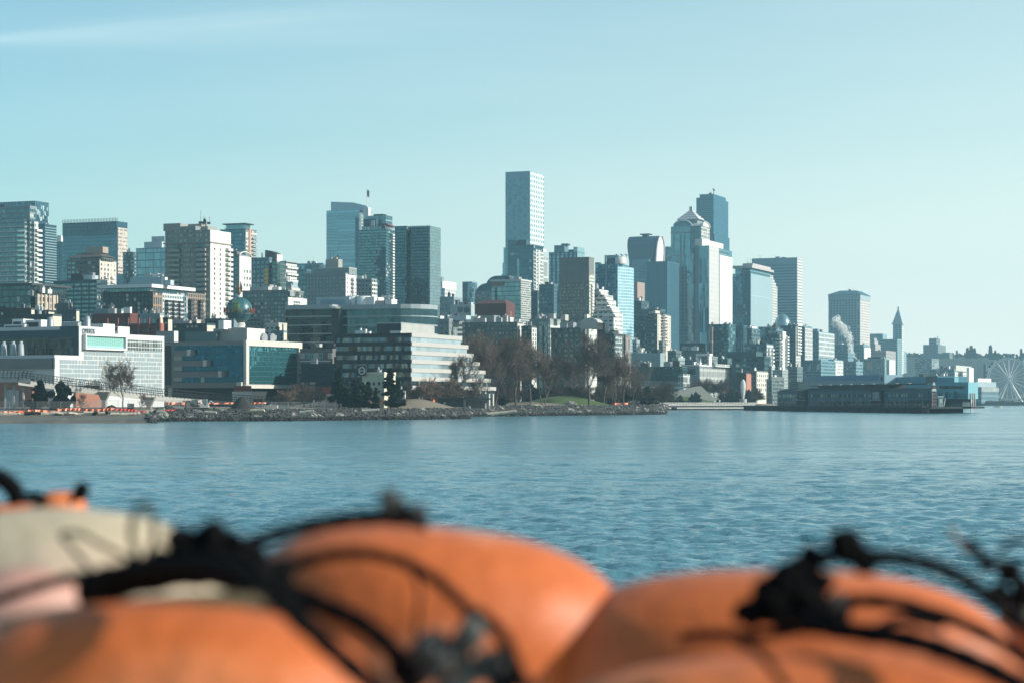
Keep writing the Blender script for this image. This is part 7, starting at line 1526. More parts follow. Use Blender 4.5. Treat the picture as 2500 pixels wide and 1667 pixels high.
for px, pt, pb_, d, lab in ((318, 984, 999, 557, 'small dark blue portable cabin beside the wide bare beach tree'),):
    x = gx(px, d); z0 = gz(pb_, d); z1 = gz(pt, d); r = empty('portable_toilet', lab, 'cabin', (x, d, z0)); mb = MB(); mb.box(-.8, .8, 0, 1.4, 0, z1-z0-.2); mb.obj('body', mat('cabin_navy', (.03, .06, .09), .6), r)
    mb = MB(); mb.box(-.4, .4, -.04, 0, .1, z1-z0-.5); mb.obj('door', mat('cabin_door', (.06, .10, .14), .6), r); mb = MB(); mb.box(-.86, .86, -.05, 1.45, z1-z0-.199, z1-z0); mb.obj('roof', m_metal, r)
# ================================================================ SEAWALL, PIER, WHEEL
m_sea = mat('seawall_concrete', (.42, .40, .36), .85, var=.2)
def seawall():
    r = empty('seawall', 'pale concrete seawall with a pitted upper face and long lower ledge', 'seawall', P(1580, 998, 1150)); o0 = r.location.copy(); o0.z = 0; r.location = o0
    A, B_ = P(1581, 990, 1118), P(1852, 990, 1150)
    dv = (B_-A); L_ = dv.length; u = dv.normalized(); n = Vector((-u.y, u.x, 0))
    def q(s_, off, z): v = A+u*s_+n*off-o0; return (v.x, v.y, z)
    def slab(s0, s1, o1, o2, z0, z1, nm, m, s1b=None):
        mb = MB(); s1b = s1 if s1b is None else s1b
        a = [q(s0, o1, z0), q(s1b, o1, z0), q(s1, o1, z1), q(s0, o1, z1)]; b_ = [q(s0, o2, z0), q(s1b, o2, z0), q(s1, o2, z1), q(s0, o2, z1)]
        mb.face(a); mb.face(b_[::-1]); mb.face([a[3], a[2], b_[2], b_[3]]); mb.face([a[1], b_[1], b_[2], a[2]]); mb.face([a[0], a[3], b_[3], b_[0]]); mb.obj(nm, m, r)
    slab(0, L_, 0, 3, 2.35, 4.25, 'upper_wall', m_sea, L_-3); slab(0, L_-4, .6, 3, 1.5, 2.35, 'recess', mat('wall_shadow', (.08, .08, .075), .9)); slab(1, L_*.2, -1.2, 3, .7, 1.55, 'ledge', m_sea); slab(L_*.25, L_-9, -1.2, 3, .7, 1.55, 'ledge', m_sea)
    for i in range(34):
        s_ = L_*(.02+.9*i/34)
        mb = MB(); a = q(s_, -.02, 3.5+.3*sin(i)); mb.face([(a[0]-.45, a[1], a[2]-.3), (a[0]+.3, a[1], a[2]-.35), (a[0]+.45, a[1], a[2]+.25), (a[0]-.2, a[1], a[2]+.35)]); mb.obj('pit', mat('pit_dark', (.2, .19, .17), .9), r)
    slab(0, L_-3, 3, 14, 2.2, 3.9, 'fill', m_ground)
seawall()
def ramp():
    d = 1180; r = empty('ramp_wall', 'pale triangular concrete ramp wall rising from the knoll to the footbridge', 'ramp', (gx(1614, d), d, 3)); x0 = gx(1614, d)
    Q = [(1612, 963), (1635, 957), (1702, 941), (1708, 944), (1745, 976), (1700, 976), (1660, 967)]
    for nm, poly, m, y0, y1 in (('wall', [(1612, 964), (1702, 942), (1712, 942), (1750, 978), (1700, 978)], mat('ramp_cream', (.58, .54, .46), .8, var=.08), 0, 3),):
        pts = [(gx(x, d)-x0, gz(y, d)-3) for x, y in poly]; mb = MB(); mb.face([(x, y0, z) for x, z in pts][::-1]); mb.face([(x, y1, z) for x, z in pts])
        for (xa, za), (xb, zb) in zip(pts, pts[1:]+pts[:1]): mb.face([(xa, y0, za), (xb, y0, zb), (xb, y1, zb), (xa, y1, za)])
        mb.obj(nm, m, r)
    mb = MB(); mb.tube([(gx(1612, d)-x0, -.3, gz(962, d)-2), (gx(1702, d)-x0, -.3, gz(940, d)-2)], .12, 4); mb.obj('handrail', m_metal, r)
ramp()
def bridge2():
    d = 1225; r = empty('footbridge', 'grey fenced footbridge crossing behind the evergreens towards the pale ramp', 'footbridge', (gx(1530, d), d, 3)); x0 = gx(1530, d); x1 = gx(1712, d)-x0; zt = gz(930, d)-3; zb = gz(943, d)-3
    mb = MB(); mb.box(0, x1, 0, 3.5, zb-.9, zb); mb.obj('deck', mat('bridge_blue', (.36, .46, .52), .6), r)
    mb = MB(); mb.face([(0, -.05, zb), (x1, -.05, zb-.6), (x1, -.05, zt-.6), (0, -.05, zt)]); mb.obj('mesh_screen', m_mesh, r)
    n = 44
    for i in range(n+1): t = i/n; x = x1*t; mb = MB(); mb.tube([(x, -.1, zb-.6*t), (x, -.1, zt-.6*t)], .05, 4); mb.obj('railing_post', m_metal, r)
    mb = MB(); mb.tube([(0, -.1, zt), (x1, -.1, zt-.6)], .09, 4); mb.obj('handrail', m_metal, r)
    for t in (.15, .5, .85): mb = MB(); mb.box(x1*t-.6, x1*t+.6, .5, 2.5, -1, zb-.9); mb.obj('pier', m_conc, r)
bridge2()
# tall white sculpture: plain elongated stone
mb = MB(); d = 1190; H = (gz(925, d)-gz(973, d)); w_ = 14*d/F
mb.lathe([(w_*.20, 0), (w_*.24, H*.1), (w_*.36, H*.3), (w_*.46, H*.55), (w_*.47, H*.72), (w_*.36, H*.88), (w_*.2, H*.96), (.02, H)], 24)
o = mb.obj('sculpture', mat('sculpture_white', (.66, .66, .63), .5, var=.04), smooth=True); o.location = (gx(1814, d), d, gz(973, d)); o.scale = (1, .55, 1); tag(o, 'tall plain white egg-like standing sculpture between brick wall and seawall', 'sculpture')
mb = MB(); mb.lathe([(2.2, 0), (2.2, gz(973, d)-3.0)], 20); o = mb.obj('plinth', m_conc); o.location = (gx(1814, d), d, 3.0); tag(o, 'round concrete plinth under the tall white sculpture', 'plinth')
# ---------------------------------------------------------------- pier shed (long face runs away to the left)
def pier():
    z_d = 2.7
    a = 79; b = B('pier_shed', 'long blue grey pier shed with office windows, dark roofs and a red brick stair tower', 'building', 2282, 862, a=a, z0=z_d)
    wl = mat('pier_blue', (.05, .115, .15), .7, var=.1); dk = mat('pier_roof', (.035, .045, .045), .85, var=.3, scale=.4, col2=(.10, .075, .065), f2=.35); bk = mat('pier_brick', (.035, .022, .024), .85)
    L_ = -b.X(1898); D = 22; zt = b.Z(949)
    ca, sa = cos(b.a), sin(b.a)
    def loc(px, d): wx, wy = gx(px, d)-b.Cx, d-b.Cy; return (wx*ca-wy*sa, wx*sa+wy*ca)     # photo column at a distance -> local point
    fp = [(-L_, 0), (0, 0), loc(2284, 920), (-60, 26), (-L_, 30)]
    b.prism('wall', fp, z_d, zt, wl, dk)
    W = (L_)
    def seg(px): return b.X(px)
    gwin = fm('pier_win', (.035, .085, .115), (.3, .42, .45), 950, 60, 6, .88, .99, refl=.28, blind=.22, dark=(.04, .07, .075), blindcol=(.40, .38, .30))
    H = zt-z_d
    for pa, pb_ in ((1902, 1952), (1974, 2128), (2160, 2268)): b.box('window_band', seg(pa), seg(pb_), -.12, 0, z_d+H*.56, z_d+H*.76, gwin)
    gb = fm('pier_low', (.03, .05, .055), (.25, .35, .38), 950, 60, 5, .8, .99, refl=.25, blind=.15, dark=(.012, .018, .02), blindcol=(.2, .16, .13))
    for pa, pb_ in ((1905, 1955), (1990, 2120), (2165, 2278)): b.box('shop_front', seg(pa), seg(pb_), -.1, 0, z_d+.1, z_d+H*.30, gb)
    for pa, pb_ in ((1953, 1973), (2133, 2158)):
        b.box('brick_tower', seg(pa), seg(pb_), -1.4, 0, z_d, zt-.2, bk); b.box('window', seg(pa+4), seg(pb_-4), -1.5, -1.4, z_d+H*.42, zt-1.0, glassm('tower_pane', (.3, .4, .44), .4)); b.box('awning', seg(pa)-.5, seg(pb_)+.5, -2.2, -1.41, z_d+H*.36, z_d+H*.39, m_metal)
    # roof: low pitched with clerestory strip behind
    for pa, pb_, rise in ((1898, 1962, 1.3), (1962, 2150, .35), (2150, 2282, .6)):
        xa, xb = seg(pa), seg(pb_); mb = MB(); D2 = 24 if pb_ < 2200 else 2.5; D1 = 4 if pb_ < 2200 else 1; mb.prism([(xa, -.7), (xb, -.7), (xb, D2), (xa, 24)], zt+.003, zt+rise, 0, 0, taper=[(xa, 4), (xb-(0 if pb_ < 2200 else 1), D1), (xb-1, D2), (xa, 20)]); mb.obj('roof', dk, b.root)
    cz0, cz1 = zt+.36, b.Z(935, -L_*.3, 6)
    b.box('clerestory', seg(1975), seg(2145), 5, 13, cz0, cz1-.7, fm('pier_cl', (.05, .055, .055), (.3, .4, .42), 950, 60, 11, .6, .8, refl=.25, blind=.2, dark=(.02, .03, .03))); mb = MB(); xa, xb = seg(1962), seg(2282)
    mb.prism([(xa, 3.4), (xb-16, 3.4), (xb-28, 9), (xa, 16)], cz1-.69, cz1-.3, 0, 0, bottom=True); mb.obj('roof', dk, b.root)
    for k in range(9): x = xa+(xb-28-xa)*(.06+.105*k); b.box('skylight', x, x+3.5, 4, 5.2, cz1-.299, cz1+.05, m_conc)
    b.box('roof_house', seg(1915), seg(1935), 3, 9, zt+.8, b.Z(931, seg(1925), 3), mat('dark_teal_clad', (.035, .075, .09), .5))
    # terraces: braced awnings, stair
    for px in (2016, 2044, 2070, 2188): 
        x = seg(px); mb = MB(); mb.tube([(x, -2.6, z_d+H*.42), (x+2.4, 0, z_d+.2)], .1, 4); mb.tube([(x-1.2, -2.6, z_d+H*.43), (x+2, -2.6, z_d+H*.43)], .1, 4); mb.obj('awning_brace', m_metal, b.root)
    mb = MB(); x = seg(2095); mb.tube([(x, -2, z_d+.2), (x+7, -2, z_d+H*.38), (x+11, -2, z_d+H*.4)], .16, 4); mb.tube([(x, -2, z_d+1.0), (x+7, -2, z_d+H*.38+.9), (x+11, -2, z_d+H*.4+.9)], .08, 4); mb.obj('outside_stair', m_metal, b.root)
    mb = MB(); x = seg(1954); mb.tube([(x, -3, z_d), (x, -3, z_d+3.4)], .16, 5); mb.tube([(x-4, -3, z_d+3.2), (x+4, -3, z_d+3.4)], .12, 4); mb.tube([(x-3, -3, z_d+3), (x, -3, z_d+1)], .1, 4); mb.obj('gangway_frame', m_metal, b.root)
    mb = MB(); x0_, x1_ = seg(2220), seg(2276); mb.box(x0_, x1_, -4.4, -.5, z_d+3.0, z_d+3.12)
    for k in range(4): x = x0_+(x1_-x0_)*k/3; mb.tube([(x, -4.3, z_d), (x, -4.3, z_d+3.0)], .08, 4)
    mb.obj('pergola', m_metal, b.root)
    # deck on piles
    e = empty('pier_deck', 'dark timber pier deck on rows of piles under the blue grey pier shed', 'pier', b.root.location, -b.a); e.location.z = 0
    xa, xb = b.X(1850)-4, 9.0; mb = MB()
    q_ = loc(2347, 853); xb = q_[0]
    mb.prism([(xa, -7), (xb, -7), loc(2348, 862), loc(2352, 960), (xa, 40)], 1.9, z_d-.02, 0, 0, bottom=True); mb.obj('deck', mat('pier_timber', (.018, .024, .026), .9, var=.4, scale=.6), e)
    mb = MB(); mb.box(xa, xb-.5, -6.6, -6.2, -.6, 1.9); mb.obj('deck_shade', mat('pier_shadow', (.012, .018, .02), .95, var=.3), e)  # dark board painted as the shade under the deck
    n = 90
    for i in range(n):
        x = xa+(xb-xa)*(i+.5)/n; mb = MB(); mb.tube([(x, -6.9, -1), (x, -6.9, 2.6)], .2, 6); mb.obj('pile', mat('pile_wood', (.045, .04, .035), .9), e)
    for i in range(9):
        mb = MB(); qx = xb-.1-i*.9; mb.tube([(qx, -7.25, -1), (qx, -7.25, 2.9)], .16, 6); mb.obj('pile', mat('pile_rust', (.16, .10, .07), .9), e)
    for i in range(60):
        x = xa+(xb-xa)*(i+.5)/60; mb = MB(); mb.tube([(x, -6.7, z_d), (x, -6.7, z_d+1.05)], .05, 4); 
        if i > 36: mb.obj('railing_post', m_metal, e)
    mb = MB(); mb.tube([(xa+(xb-xa)*.6, -6.7, z_d+1.05), (xb, -6.7, z_d+1.05)], .05, 4); mb.obj('handrail', m_metal, e)
    return b, e, z_d
pb, pe, zd = pier()
# small items on the pier
def spire():
    d = 850; x = gx(2280, d); r = empty('clock_turret', 'slim pink and white turret with a pointed white top at the pier end', 'turret', (x, d, zd)); pk = mat('turret_pink', (.26, .13, .11), .8); T = gz(931, d)-zd
    mb = MB(); mb.box(-.75, .75, -.75, .75, 0, T*.62); mb.obj('shaft', pk, r); mb = MB(); mb.prism([(-1.0, -1.0), (1.0, -1.0), (1.0, 1.0), (-1.0, 1.0)], T*.62, T*.72, taper=[(-.7, -.7), (.7, -.7), (.7, .7), (-.7, .7)]); mb.obj('roof', m_white, r)
    mb = MB(); mb.box(-.5, .5, -.5, .5, T*.721, T*.86); mb.obj('lantern', pk, r); mb = MB(); mb.prism([(-.6, -.6), (.6, -.6), (.6, .6), (-.6, .6)], T*.861, T, taper=[(-.03, -.03), (.03, -.03), (.03, .03), (-.03, .03)]); mb.obj('spire', m_white, r)
    for k in range(4): mb = MB(); mb.box(-.8, .8, -.8, .8, T*(.1+k*.14), T*(.1+k*.14)+.14); mb.obj('band', m_white, r)
    for s_ in (-1, 1): mb = MB(); mb.box(s_*.78-.06, s_*.78+.06, -.8, -.7, 0, T*.6); mb.obj('corner_trim', m_white, r)
spire()
def kiosk():
    d = 846; x = gx(2296, d); r = empty('kiosk', 'small grey white kiosk with an overhanging top right of the pink turret', 'kiosk', (x, d, zd)); T = gz(966, d)-zd
    mb = MB(); mb.box(-.95, .95, -.9, .9, 0, T-.5); mb.obj('wall', m_conc, r); mb = MB(); mb.box(-1.2, 1.2, -1.1, 1.1, T-.499, T); mb.obj('roof', m_white, r); mb = MB(); mb.box(-.6, .6, -.95, -.9, T*.35, T*.75); mb.obj('window', glassm('pane_sky', (.65, .8, .85), .6), r)
    mb = MB(); mb.tube([(1.3, -.5, .3), (1.9, -.5, T*.8)], .12, 5); mb.obj('strut', m_white, r)
kiosk()
for px, lab in ((1885, 'tall pale blue davit lamp mast at the land end of the pier'), (1900, 'shorter curved lamp post beside the pale blue mast')):
    d = 1060; x = gx(px, d); h = gz(930 if px == 1885 else 932, d)-zd; r = empty('lamp_post', lab, 'lamp post', (x, d, zd)); mm = mat('mast_blue', (.22, .40, .48), .5); mb = MB(); mb.tube([(0, 0, 0), (0, 0, h-.5), (.3, 0, h), (1.0, 0, h)], [.22, .18, .15, .12], 8); mb.obj('pole', mm, r); mb = MB(); mb.lathe([(.1, h+.05), (.35, h-.35), (.02, h-.4)], 10, 1.1, 0); mb.obj('lamp_head', m_white, r)
# roof of the next shed and light blue pier building
b = B('pier_shed', 'long low shed with dark blue roof and light blue gable above the nearer pier', 'building', 2160, 1420, a=60)
b.vol('wall', 1938, 2160, 2172, 927, mat('shed_pale', (.24, .33, .37), .7), wr=26); x0, x1, y0, y1, z1 = b.x0, b.x1, b.y0, b.y1, b.z1
xr = b.X(1957); mb = MB(); zt = b.Z(914); mb.face([(xr, -.4, z1), (x1-6, -.4, z1), (x1-6, 5, zt), (xr+4, 5, zt)]); mb.face([(xr+4, 5, zt), (x1-6, 5, zt), (x1-6, 20, zt), (xr+4, 20, zt)]); mb.face([(x1-6, -.4, z1), (x1-6, 20, z1), (x1-6, 20, zt), (x1-6, 5, zt)]); mb.face([(xr, -.4, z1), (xr+4, 5, zt), (xr+4, 20, zt), (xr, 20, z1)]); mb.obj('roof', mat('shed_roof', (.02, .10, .16), .5), b.root)
b.box('gable', x1-5.5, x1+.3, -.5, 16, z1-2, zt, mat('shed_gable', (.20, .32, .38), .7)); mb = MB(); mb.face([(x1-2.6+1.3*cos(t_), -.6, z1+1+1.9*sin(t_)) for t_ in [2*pi*i/20 for i in range(20)]]); mb.obj('round_emblem', m_dark, b.root)
b = simple('pier_building', 'teal walled pier building with small square windows behind the dark pier roofs', 2172, 2290, 2300, 921, 1380, (.08, .22, .28), gTEAL, 200, 200, .01, .01, clut=2, a=66, wr=24, blind=0)
for px in (2196, 2210, 2222, 2232): b.windows('L', 1, 1, b.z1-3.4, b.z1-1.8, 1.4, 1.4, 'd', 0, 0, (b.X(px)-b.x0)/(b.x1-b.x0)-.01, (b.X(px)-b.x0)/(b.x1-b.x0)+.01)
b.box('dark_panel', b.X(2172), b.X(2182), -.2, 0, b.z1-5, b.z1-.3, mat('shed_roof', (.02, .10, .16), .5)); b.box('roof_house', b.X(2262), b.X(2288), -.5, 6, b.z1-3.5, b.z1+1.0, m_dark)
def blueb():
    d = 905; b = B('pier_building', 'light blue pier building with terrace windows and columns at the seaward end', 'building', 2364, d, a=28, z0=zd)
    w_ = mat('light_blue_wall', (.17, .36, .41), .7, var=.08); b.vol('wall', 2284, 2364, 2374, 932, w_, zb=b.Z(973), wr=16); x0, x1, y0, y1, z1 = b.x0, b.x1, b.y0, b.y1, b.z1
    b.box('wall', x0, x1-3, 1.5, y1-1, zd, b.Z(973), mat('blueb_low', (.05, .08, .09), .8)); b.box('terrace_recess', b.X(2294), b.X(2356), -.15, 0, b.Z(948), b.Z(941), fm('blueb_win', (.04, .08, .09), (.3, .45, .5), d, 60, 6, .8, .99, refl=.3, blind=.25, dark=(.02, .03, .03), blindcol=(.2, .1, .08)))
    b.box('window_frame', b.X(2312), b.X(2330), -.5, 0, b.Z(973), b.Z(953), w_)
    for pa, pc in ((2297, 2308), (2318, 2328), (2341, 2361)): b.box('window', b.X(pa), b.X(pc), -.6, 0, b.Z(968), b.Z(959), fm('blueb_w2', (.1, .3, .38), (.4, .6, .65), d, 60, 5, .86, .99, refl=.4, blind=.05, dark=(.03, .08, .1)))
    for pa in (2311, 2332): b.box('dark_panel', b.X(pa), b.X(pa+4), -.65, 0, b.Z(972), b.Z(955), mat('shed_roof', (.02, .10, .16), .5))
    for k in range(3): mb = MB(); mb.tube([(x1+.6, 2+k*3.2, zd), (x1+.6, 2+k*3.2, b.Z(959))], .35, 10); mb.obj('column', m_conc, b.root)
    b.vol('penthouse', 2288, 2330, 2340, 920, mat('light_blue_2', (.14, .32, .38), .7), y0=5, zb=z1); b.clutter(2, 1)
    e = empty('pier_deck', 'dark pile-supported deck ending in an overhanging nose beside the light blue building', 'pier', (b.Cx, b.Cy, 0), -b.a); mb = MB(); xa = x0-16; xb = b.X(2383)-1
    mb.box(xa, xb, -4, 18, 1.8, zd-.02); mb.obj('deck', mat('pier_timber', (.018, .024, .026), .9), e); mb = MB(); mb.box(xa, xb-4, -3, -2.6, -.5, 1.8); mb.obj('deck_shade', mat('pier_shadow', (.012, .018, .02), .95), e)  # dark strip paints the shade below this deck too
    mb = MB(); mb.tube([(xb-.6, -3.4, -1), (xb-.6, -3.4, zd)], .12, 6); mb.obj('pile', m_dark, e)
    for k in range(9): mb = MB(); x = xb-9+k*1.1; mb.tube([(x, -3.8, zd), (x, -3.8, zd+1)], .05, 4); mb.obj('railing_post', m_metal, e)
    mb = MB(); mb.tube([(xb-9, -3.8, zd+1), (xb, -3.8, zd+1)], .05, 4); mb.obj('handrail', m_metal, e)
blueb()
# boats and clutter far right
b = simple('warehouse', 'white cornered office block with rows of windows behind the pier, red sign frame before it', 2268, 2330, 2371, 902, 1900, (.20, .30, .34), gTEAL, 9, 6, .45, .4, clut=6, refl=.3, blind=.1, ant=2, ch=3.2)
b.box('wall', b.x1, b.x1+.4, b.y0, b.y1, b.z0, b.z1-2, fm('wh_s', (.66, .62, .56), gDARK, 1900, 8, 5, .4, .4, refl=.2, blind=.1), label='white windowed side'); b.vol('wall', 2330, 2334, 2372, 891, mat('wh_top', (.5, .5, .46), .8), y0=6, zb=b.z1-1); b.vol('wall', 2360, 2366, 2383, 897, mat('b18w', (.66, .64, .58), .8), y0=20, wr=26)
e = empty('sign_frame', 'dark red open steel sign frame standing behind the teal pier building', 'sign', P(2288, 921, 1650)); h = 20*1650/F; w2 = 17/2*1650/F
mb = MB()
for s_ in (-1, 1): mb.tube([(s_*w2, 0, -6), (s_*w2, 0, h)], .35, 4)
for k in (0, .5, 1): mb.tube([(-w2, 0, h*k), (w2, 0, h*k)], .25, 4)
mb.tube([(-w2, 0, 0), (w2, 0, h*.5)], .2, 4); mb.obj('frame', mat('frame_red', (.12, .05, .06), .7), e); mb = MB(); mb.tube([(-w2*.6, -.2, h*.9), (w2*.4, -.2, h*.85), (-w2*.3, -.2, h*.45), (w2*.3, -.2, h*.1)], .3, 4); mb.obj('sign_stroke', m_metal, e)
b = simple('brick_chimney', 'plain dark square chimney tower on the shore left of the big wheel', 2401, 2407, 2409, 890, 2500, (.07, .15, .18), gDARK, 60, 60, .01, .01, clut=0, blind=0, wr=5)
b = simple('pier_shed', 'low white pier shed with a row of dark openings left of the big wheel', 2376, 2396, 2438, 946, 2050, (.14, .22, .25), gDARK, 12, 6, .4, .5, clut=0, blind=0, a=30)
b.box('wall', b.x1, b.x1+.3, b.y0, b.y1, b.Z(955), b.z1, fm('ws', (.66, .64, .6), gDARK, 2050, 60, 4.2, .5, .6, refl=.2, blind=.1), label='white side with dark openings'); b.vol('wall', 2378, 2384, 2432, 931, mat('ws2', (.30, .38, .40), .7), y0=5, wr=None); b.vol('wall', 2382, 2388, 2420, 923, m_white, y0=12)
mb = MB(); d = 2060; mb.box(gx(2370, d), gx(2560, d), d, d+30, -1, gz(980, d)); tag(mb.obj('wharf', mat('wharf_dark', (.04, .06, .07), .9)), 'low dark wharf edge below the big wheel', 'wharf')
VG = 'small vehicles parked on the wharf below the big wheel'
for i in range(16):
    px = 2380+i*7+rnd.uniform(-2, 2); d = 2062+rnd.uniform(1, 8); r = empty('parked_car', 'small parked car on the low dark wharf', 'car', (gx(px, d), d, gz(980, d)), 0, VG); c_ = rnd.choice([m_white, m_dark, m_metal, mat('car_red', (.3, .05, .05), .4)])
    mb = MB(); mb.box(-2.1, 2.1, -.85, .85, .35, .95); mb.obj('body', c_, r); mb = MB(); mb.prism([(-1.3, -.75), (1.2, -.75), (1.2, .75), (-1.3, .75)], .951, 1.5, taper=[(-.9, -.65), (.7, -.65), (.7, .65), (-.9, .65)]); mb.obj('cabin', glassm('pane_dark', (.35, .48, .52), .35), r)
    for sx_ in (-1.3, 1.3):
        for sy in (-.85, .85): mb = MB(); mb.tube([(sx_, sy-.1, .34), (sx_, sy+.1, .34)], .34, 10); mb.obj('wheel', m_dark, r)
def boat(px, d, L_, lab):
    r = empty('motor_boat', lab, 'boat', (gx(px, d), d, 0)); mb = MB(); n = 8; sec = []
    for i in range(n+1):
        t = i/n; w_ = L_*.15*math.sqrt(max(0.02, 1-max(0, (t-.35)/.65)**2.2)); x = -L_/2+L_*t; sh = L_*.10+L_*.05*t**2; sec.append([(x, -w_, sh), (x, -w_*.7, 0), (x, 0, -.3), (x, w_*.7, 0), (x, w_, sh)])
    for a, c in zip(sec, sec[1:]):
        for k in range(4): mb.face([a[k], c[k], c[k+1], a[k+1]])
        mb.face([a[0], a[4], c[4], c[0]])
    mb.face(sec[0]); mb.obj('hull', m_white, r); mb = MB(); mb.prism([(-L_*.25, -L_*.1), (L_*.15, -L_*.1), (L_*.15, L_*.1), (-L_*.25, L_*.1)], L_*.1, L_*.24, taper=[(-L_*.23, -L_*.09), (L_*.08, -L_*.09), (L_*.08, L_*.09), (-L_*.23, L_*.09)]); mb.obj('cabin', m_conc, r)
    mb = MB(); mb.box(-L_*.2, L_*.05, -L_*.105, -L_*.1, L_*.15, L_*.2); mb.obj('window', m_dark, r); mb = MB(); mb.tube([(-L_*.1, 0, L_*.24), (-L_*.1, 0, L_*.36)], .06, 4); mb.obj('mast', m_metal, r)
boat(2436, 1560, 6.4, 'small white motor boat crossing in front of the big wheel'); boat(2492, 1900, 4, 'tiny white boat at the photo edge under the big wheel')
# ferris wheel
def wheel():
    d = 2150; Rr = 53*d/F; C_ = P(2464, 925, d); e = empty('ferris_wheel', 'big white ferris wheel with enclosed gondolas at the end of the far pier', 'ferris wheel', (C_.x, C_.y, 0), R(-16)); wm_ = mat('wheel_white', (.9, .92, .92), .5); cz = C_.z
    pt = lambda a, r_, y: (r_*cos(a), y, cz+r_*sin(a))
    for y in (-1.3, 1.3):
        mb = MB()
        for rr in (Rr-.2, Rr-2.0): mb.tube([pt(2*pi*i/64, rr, y) for i in range(65)], .32, 4, False)
        for i in range(64): mb.tube([pt(2*pi*i/64, Rr-.2, y), pt(2*pi*(i+.5)/64, Rr-2, y)], .12, 3, False)
        mb.obj('rim', wm_, e)
    for i in range(21):
        a = 2*pi*i/21+.1; mb = MB()
        for y in (-1.3, 1.3): mb.tube([pt(a, 1.2, y*1.6), pt(a, Rr-2, y)], .27, 3, False)
        for k in range(7): mb.tube([pt(a, 3+k*2.6, -1.5), pt(a, 4.3+k*2.6, 1.5)], .07, 3, False)
        mb.obj('spoke', wm_, e)
    for i in range(42):
        a = 2*pi*i/42; x, _, z = pt(a, Rr+1.4, 0); mb = MB(); mb.lathe([(.3, z-1.2), (1.0, z-.9), (1.1, z), (1.0, z+.9), (.3, z+1.2)], 8, x, 0); mb.obj('gondola', mat('gondola_dark', (.10, .14, .16), .4) if i % 3 else m_white, e)
    mb = MB(); mb.tube([(0, -3.2, cz), (0, 3.2, cz)], 1.5, 16); mb.obj('hub', wm_, e)
    for s_ in (-1, 1):
        for y in (-1, 1):
            for f in (.42, .62): mb = MB(); mb.tube([(0, y*2.8, cz), (s_*Rr*f, y*6.5, 3)], .45, 6); mb.obj('leg', wm_, e)
    mb = MB(); mb.box(-13, 13, -8, 8, 2.0, 4.0); mb.obj('platform', m_conc, e); mb = MB(); mb.box(-9, -3, -8.5, -4, 4.01, 7); mb.box(-9.6, -2.4, -9, -3.5, 7.01, 7.4); mb.obj('ticket_booth', m_white, e)
wheel()
# steam plume
def steam():
    pts = [(2096, 883, 1.6), (2088, 872, 3), (2080, 861, 4.5), (2076, 850, 6), (2075, 838, 7.5), (2074, 826, 8.5), (2068, 815, 9.5), (2058, 803, 10), (2050, 793, 10.5), (2045, 784, 11), (2036, 788, 8), (2034, 797, 5)]
    d = 2000; mb = MB(); r = random.Random(4); e0 = P(2096, 884, d)
    pts3 = []
    for (a, b_) in zip(pts, pts[1:]):
        for k in range(3):
            t = k/3; pts3.append((a[0]+(b_[0]-a[0])*t, a[1]+(b_[1]-a[1])*t, a[2]+(b_[2]-a[2])*t))
    for px, py, w_ in pts3:
        for j in range(6):
            c = P(px+r.gauss(0, w_*.42), py+r.gauss(0, w_*.42), d)+Vector((0, r.uniform(-w_*.2, w_*.2), 0)); rr = w_*d/F*r.uniform(.25, .75)
            b = len(mb.v); n = 10
            for i in range(n+1):
                for k in range(14):
                    a = 2*pi*k/14; t = pi*i/n; q = 1+.22*sin(3*a+px)*sin(4*t+py)+r.uniform(-.07, .07); mb.v.append((c.x+rr*q*sin(t)*cos(a), c.y+rr*q*sin(t)*sin(a), c.z+rr*q*cos(t)))
            for i in range(n):
                for k in range(14): mb.f.append((b+i*14+k, b+i*14+(k+1) % 14, b+(i+1)*14+(k+1) % 14, b+(i+1)*14+k)); mb.uv += [(0, 0)]*4; mb.mi.append(0)
    m, t = nodes_mat('steam'); bb = NB(t); o = bb.n('ShaderNodeOutputMaterial'); df = bb.n('ShaderNodeBsdfDiffuse'); df.inputs[0].default_value = (1, 1, .98, 1); tl = bb.n('ShaderNodeBsdfTranslucent'); tl.inputs[0].default_value = (1, 1, .98, 1); ms = bb.n('ShaderNodeMixShader'); ms.inputs[0].default_value = .5
    tr = bb.n('ShaderNodeBsdfTransparent'); lw = bb.n('ShaderNodeLayerWeight'); lw.inputs[0].default_value = .35; nz_ = bb.n('ShaderNodeTexNoise'); nz_.inputs['Scale'].default_value = .35; nz_.inputs['Detail'].default_value = 5; tc_ = bb.n('ShaderNodeTexCoord'); bb.l(tc_.outputs['Object'], nz_.inputs['Vector'])
    al = bb.m('MULTIPLY', bb.m('POWER', bb.m('SUBTRACT', 1.0, lw.outputs[1]), 2.2), bb.m('MINIMUM', bb.m('MULTIPLY', bb.m('MAXIMUM', bb.m('SUBTRACT', nz_.outputs[0], .34), 0), 2.5), .42)); mx = bb.n('ShaderNodeMixShader'); bb.l(al, mx.inputs[0]); bb.l(df.outputs[0], ms.inputs[1]); bb.l(tl.outputs[0], ms.inputs[2]); bb.l(tr.outputs[0], mx.inputs[1]); bb.l(ms.outputs[0], mx.inputs[2]); bb.l(mx.outputs[0], o.inputs[0])
    tag(mb.obj('steam', m, smooth=True), kind='stuff')
steam()
mb = MB(); x, y, z = P(2097, 884, 2000); mb.tube([(x, y, 3), (x, y, z)], [1.6, 1.2], 12); tag(mb.obj('smokestack', m_metal), 'thin pale chimney at the foot of the white steam plume', 'chimney')
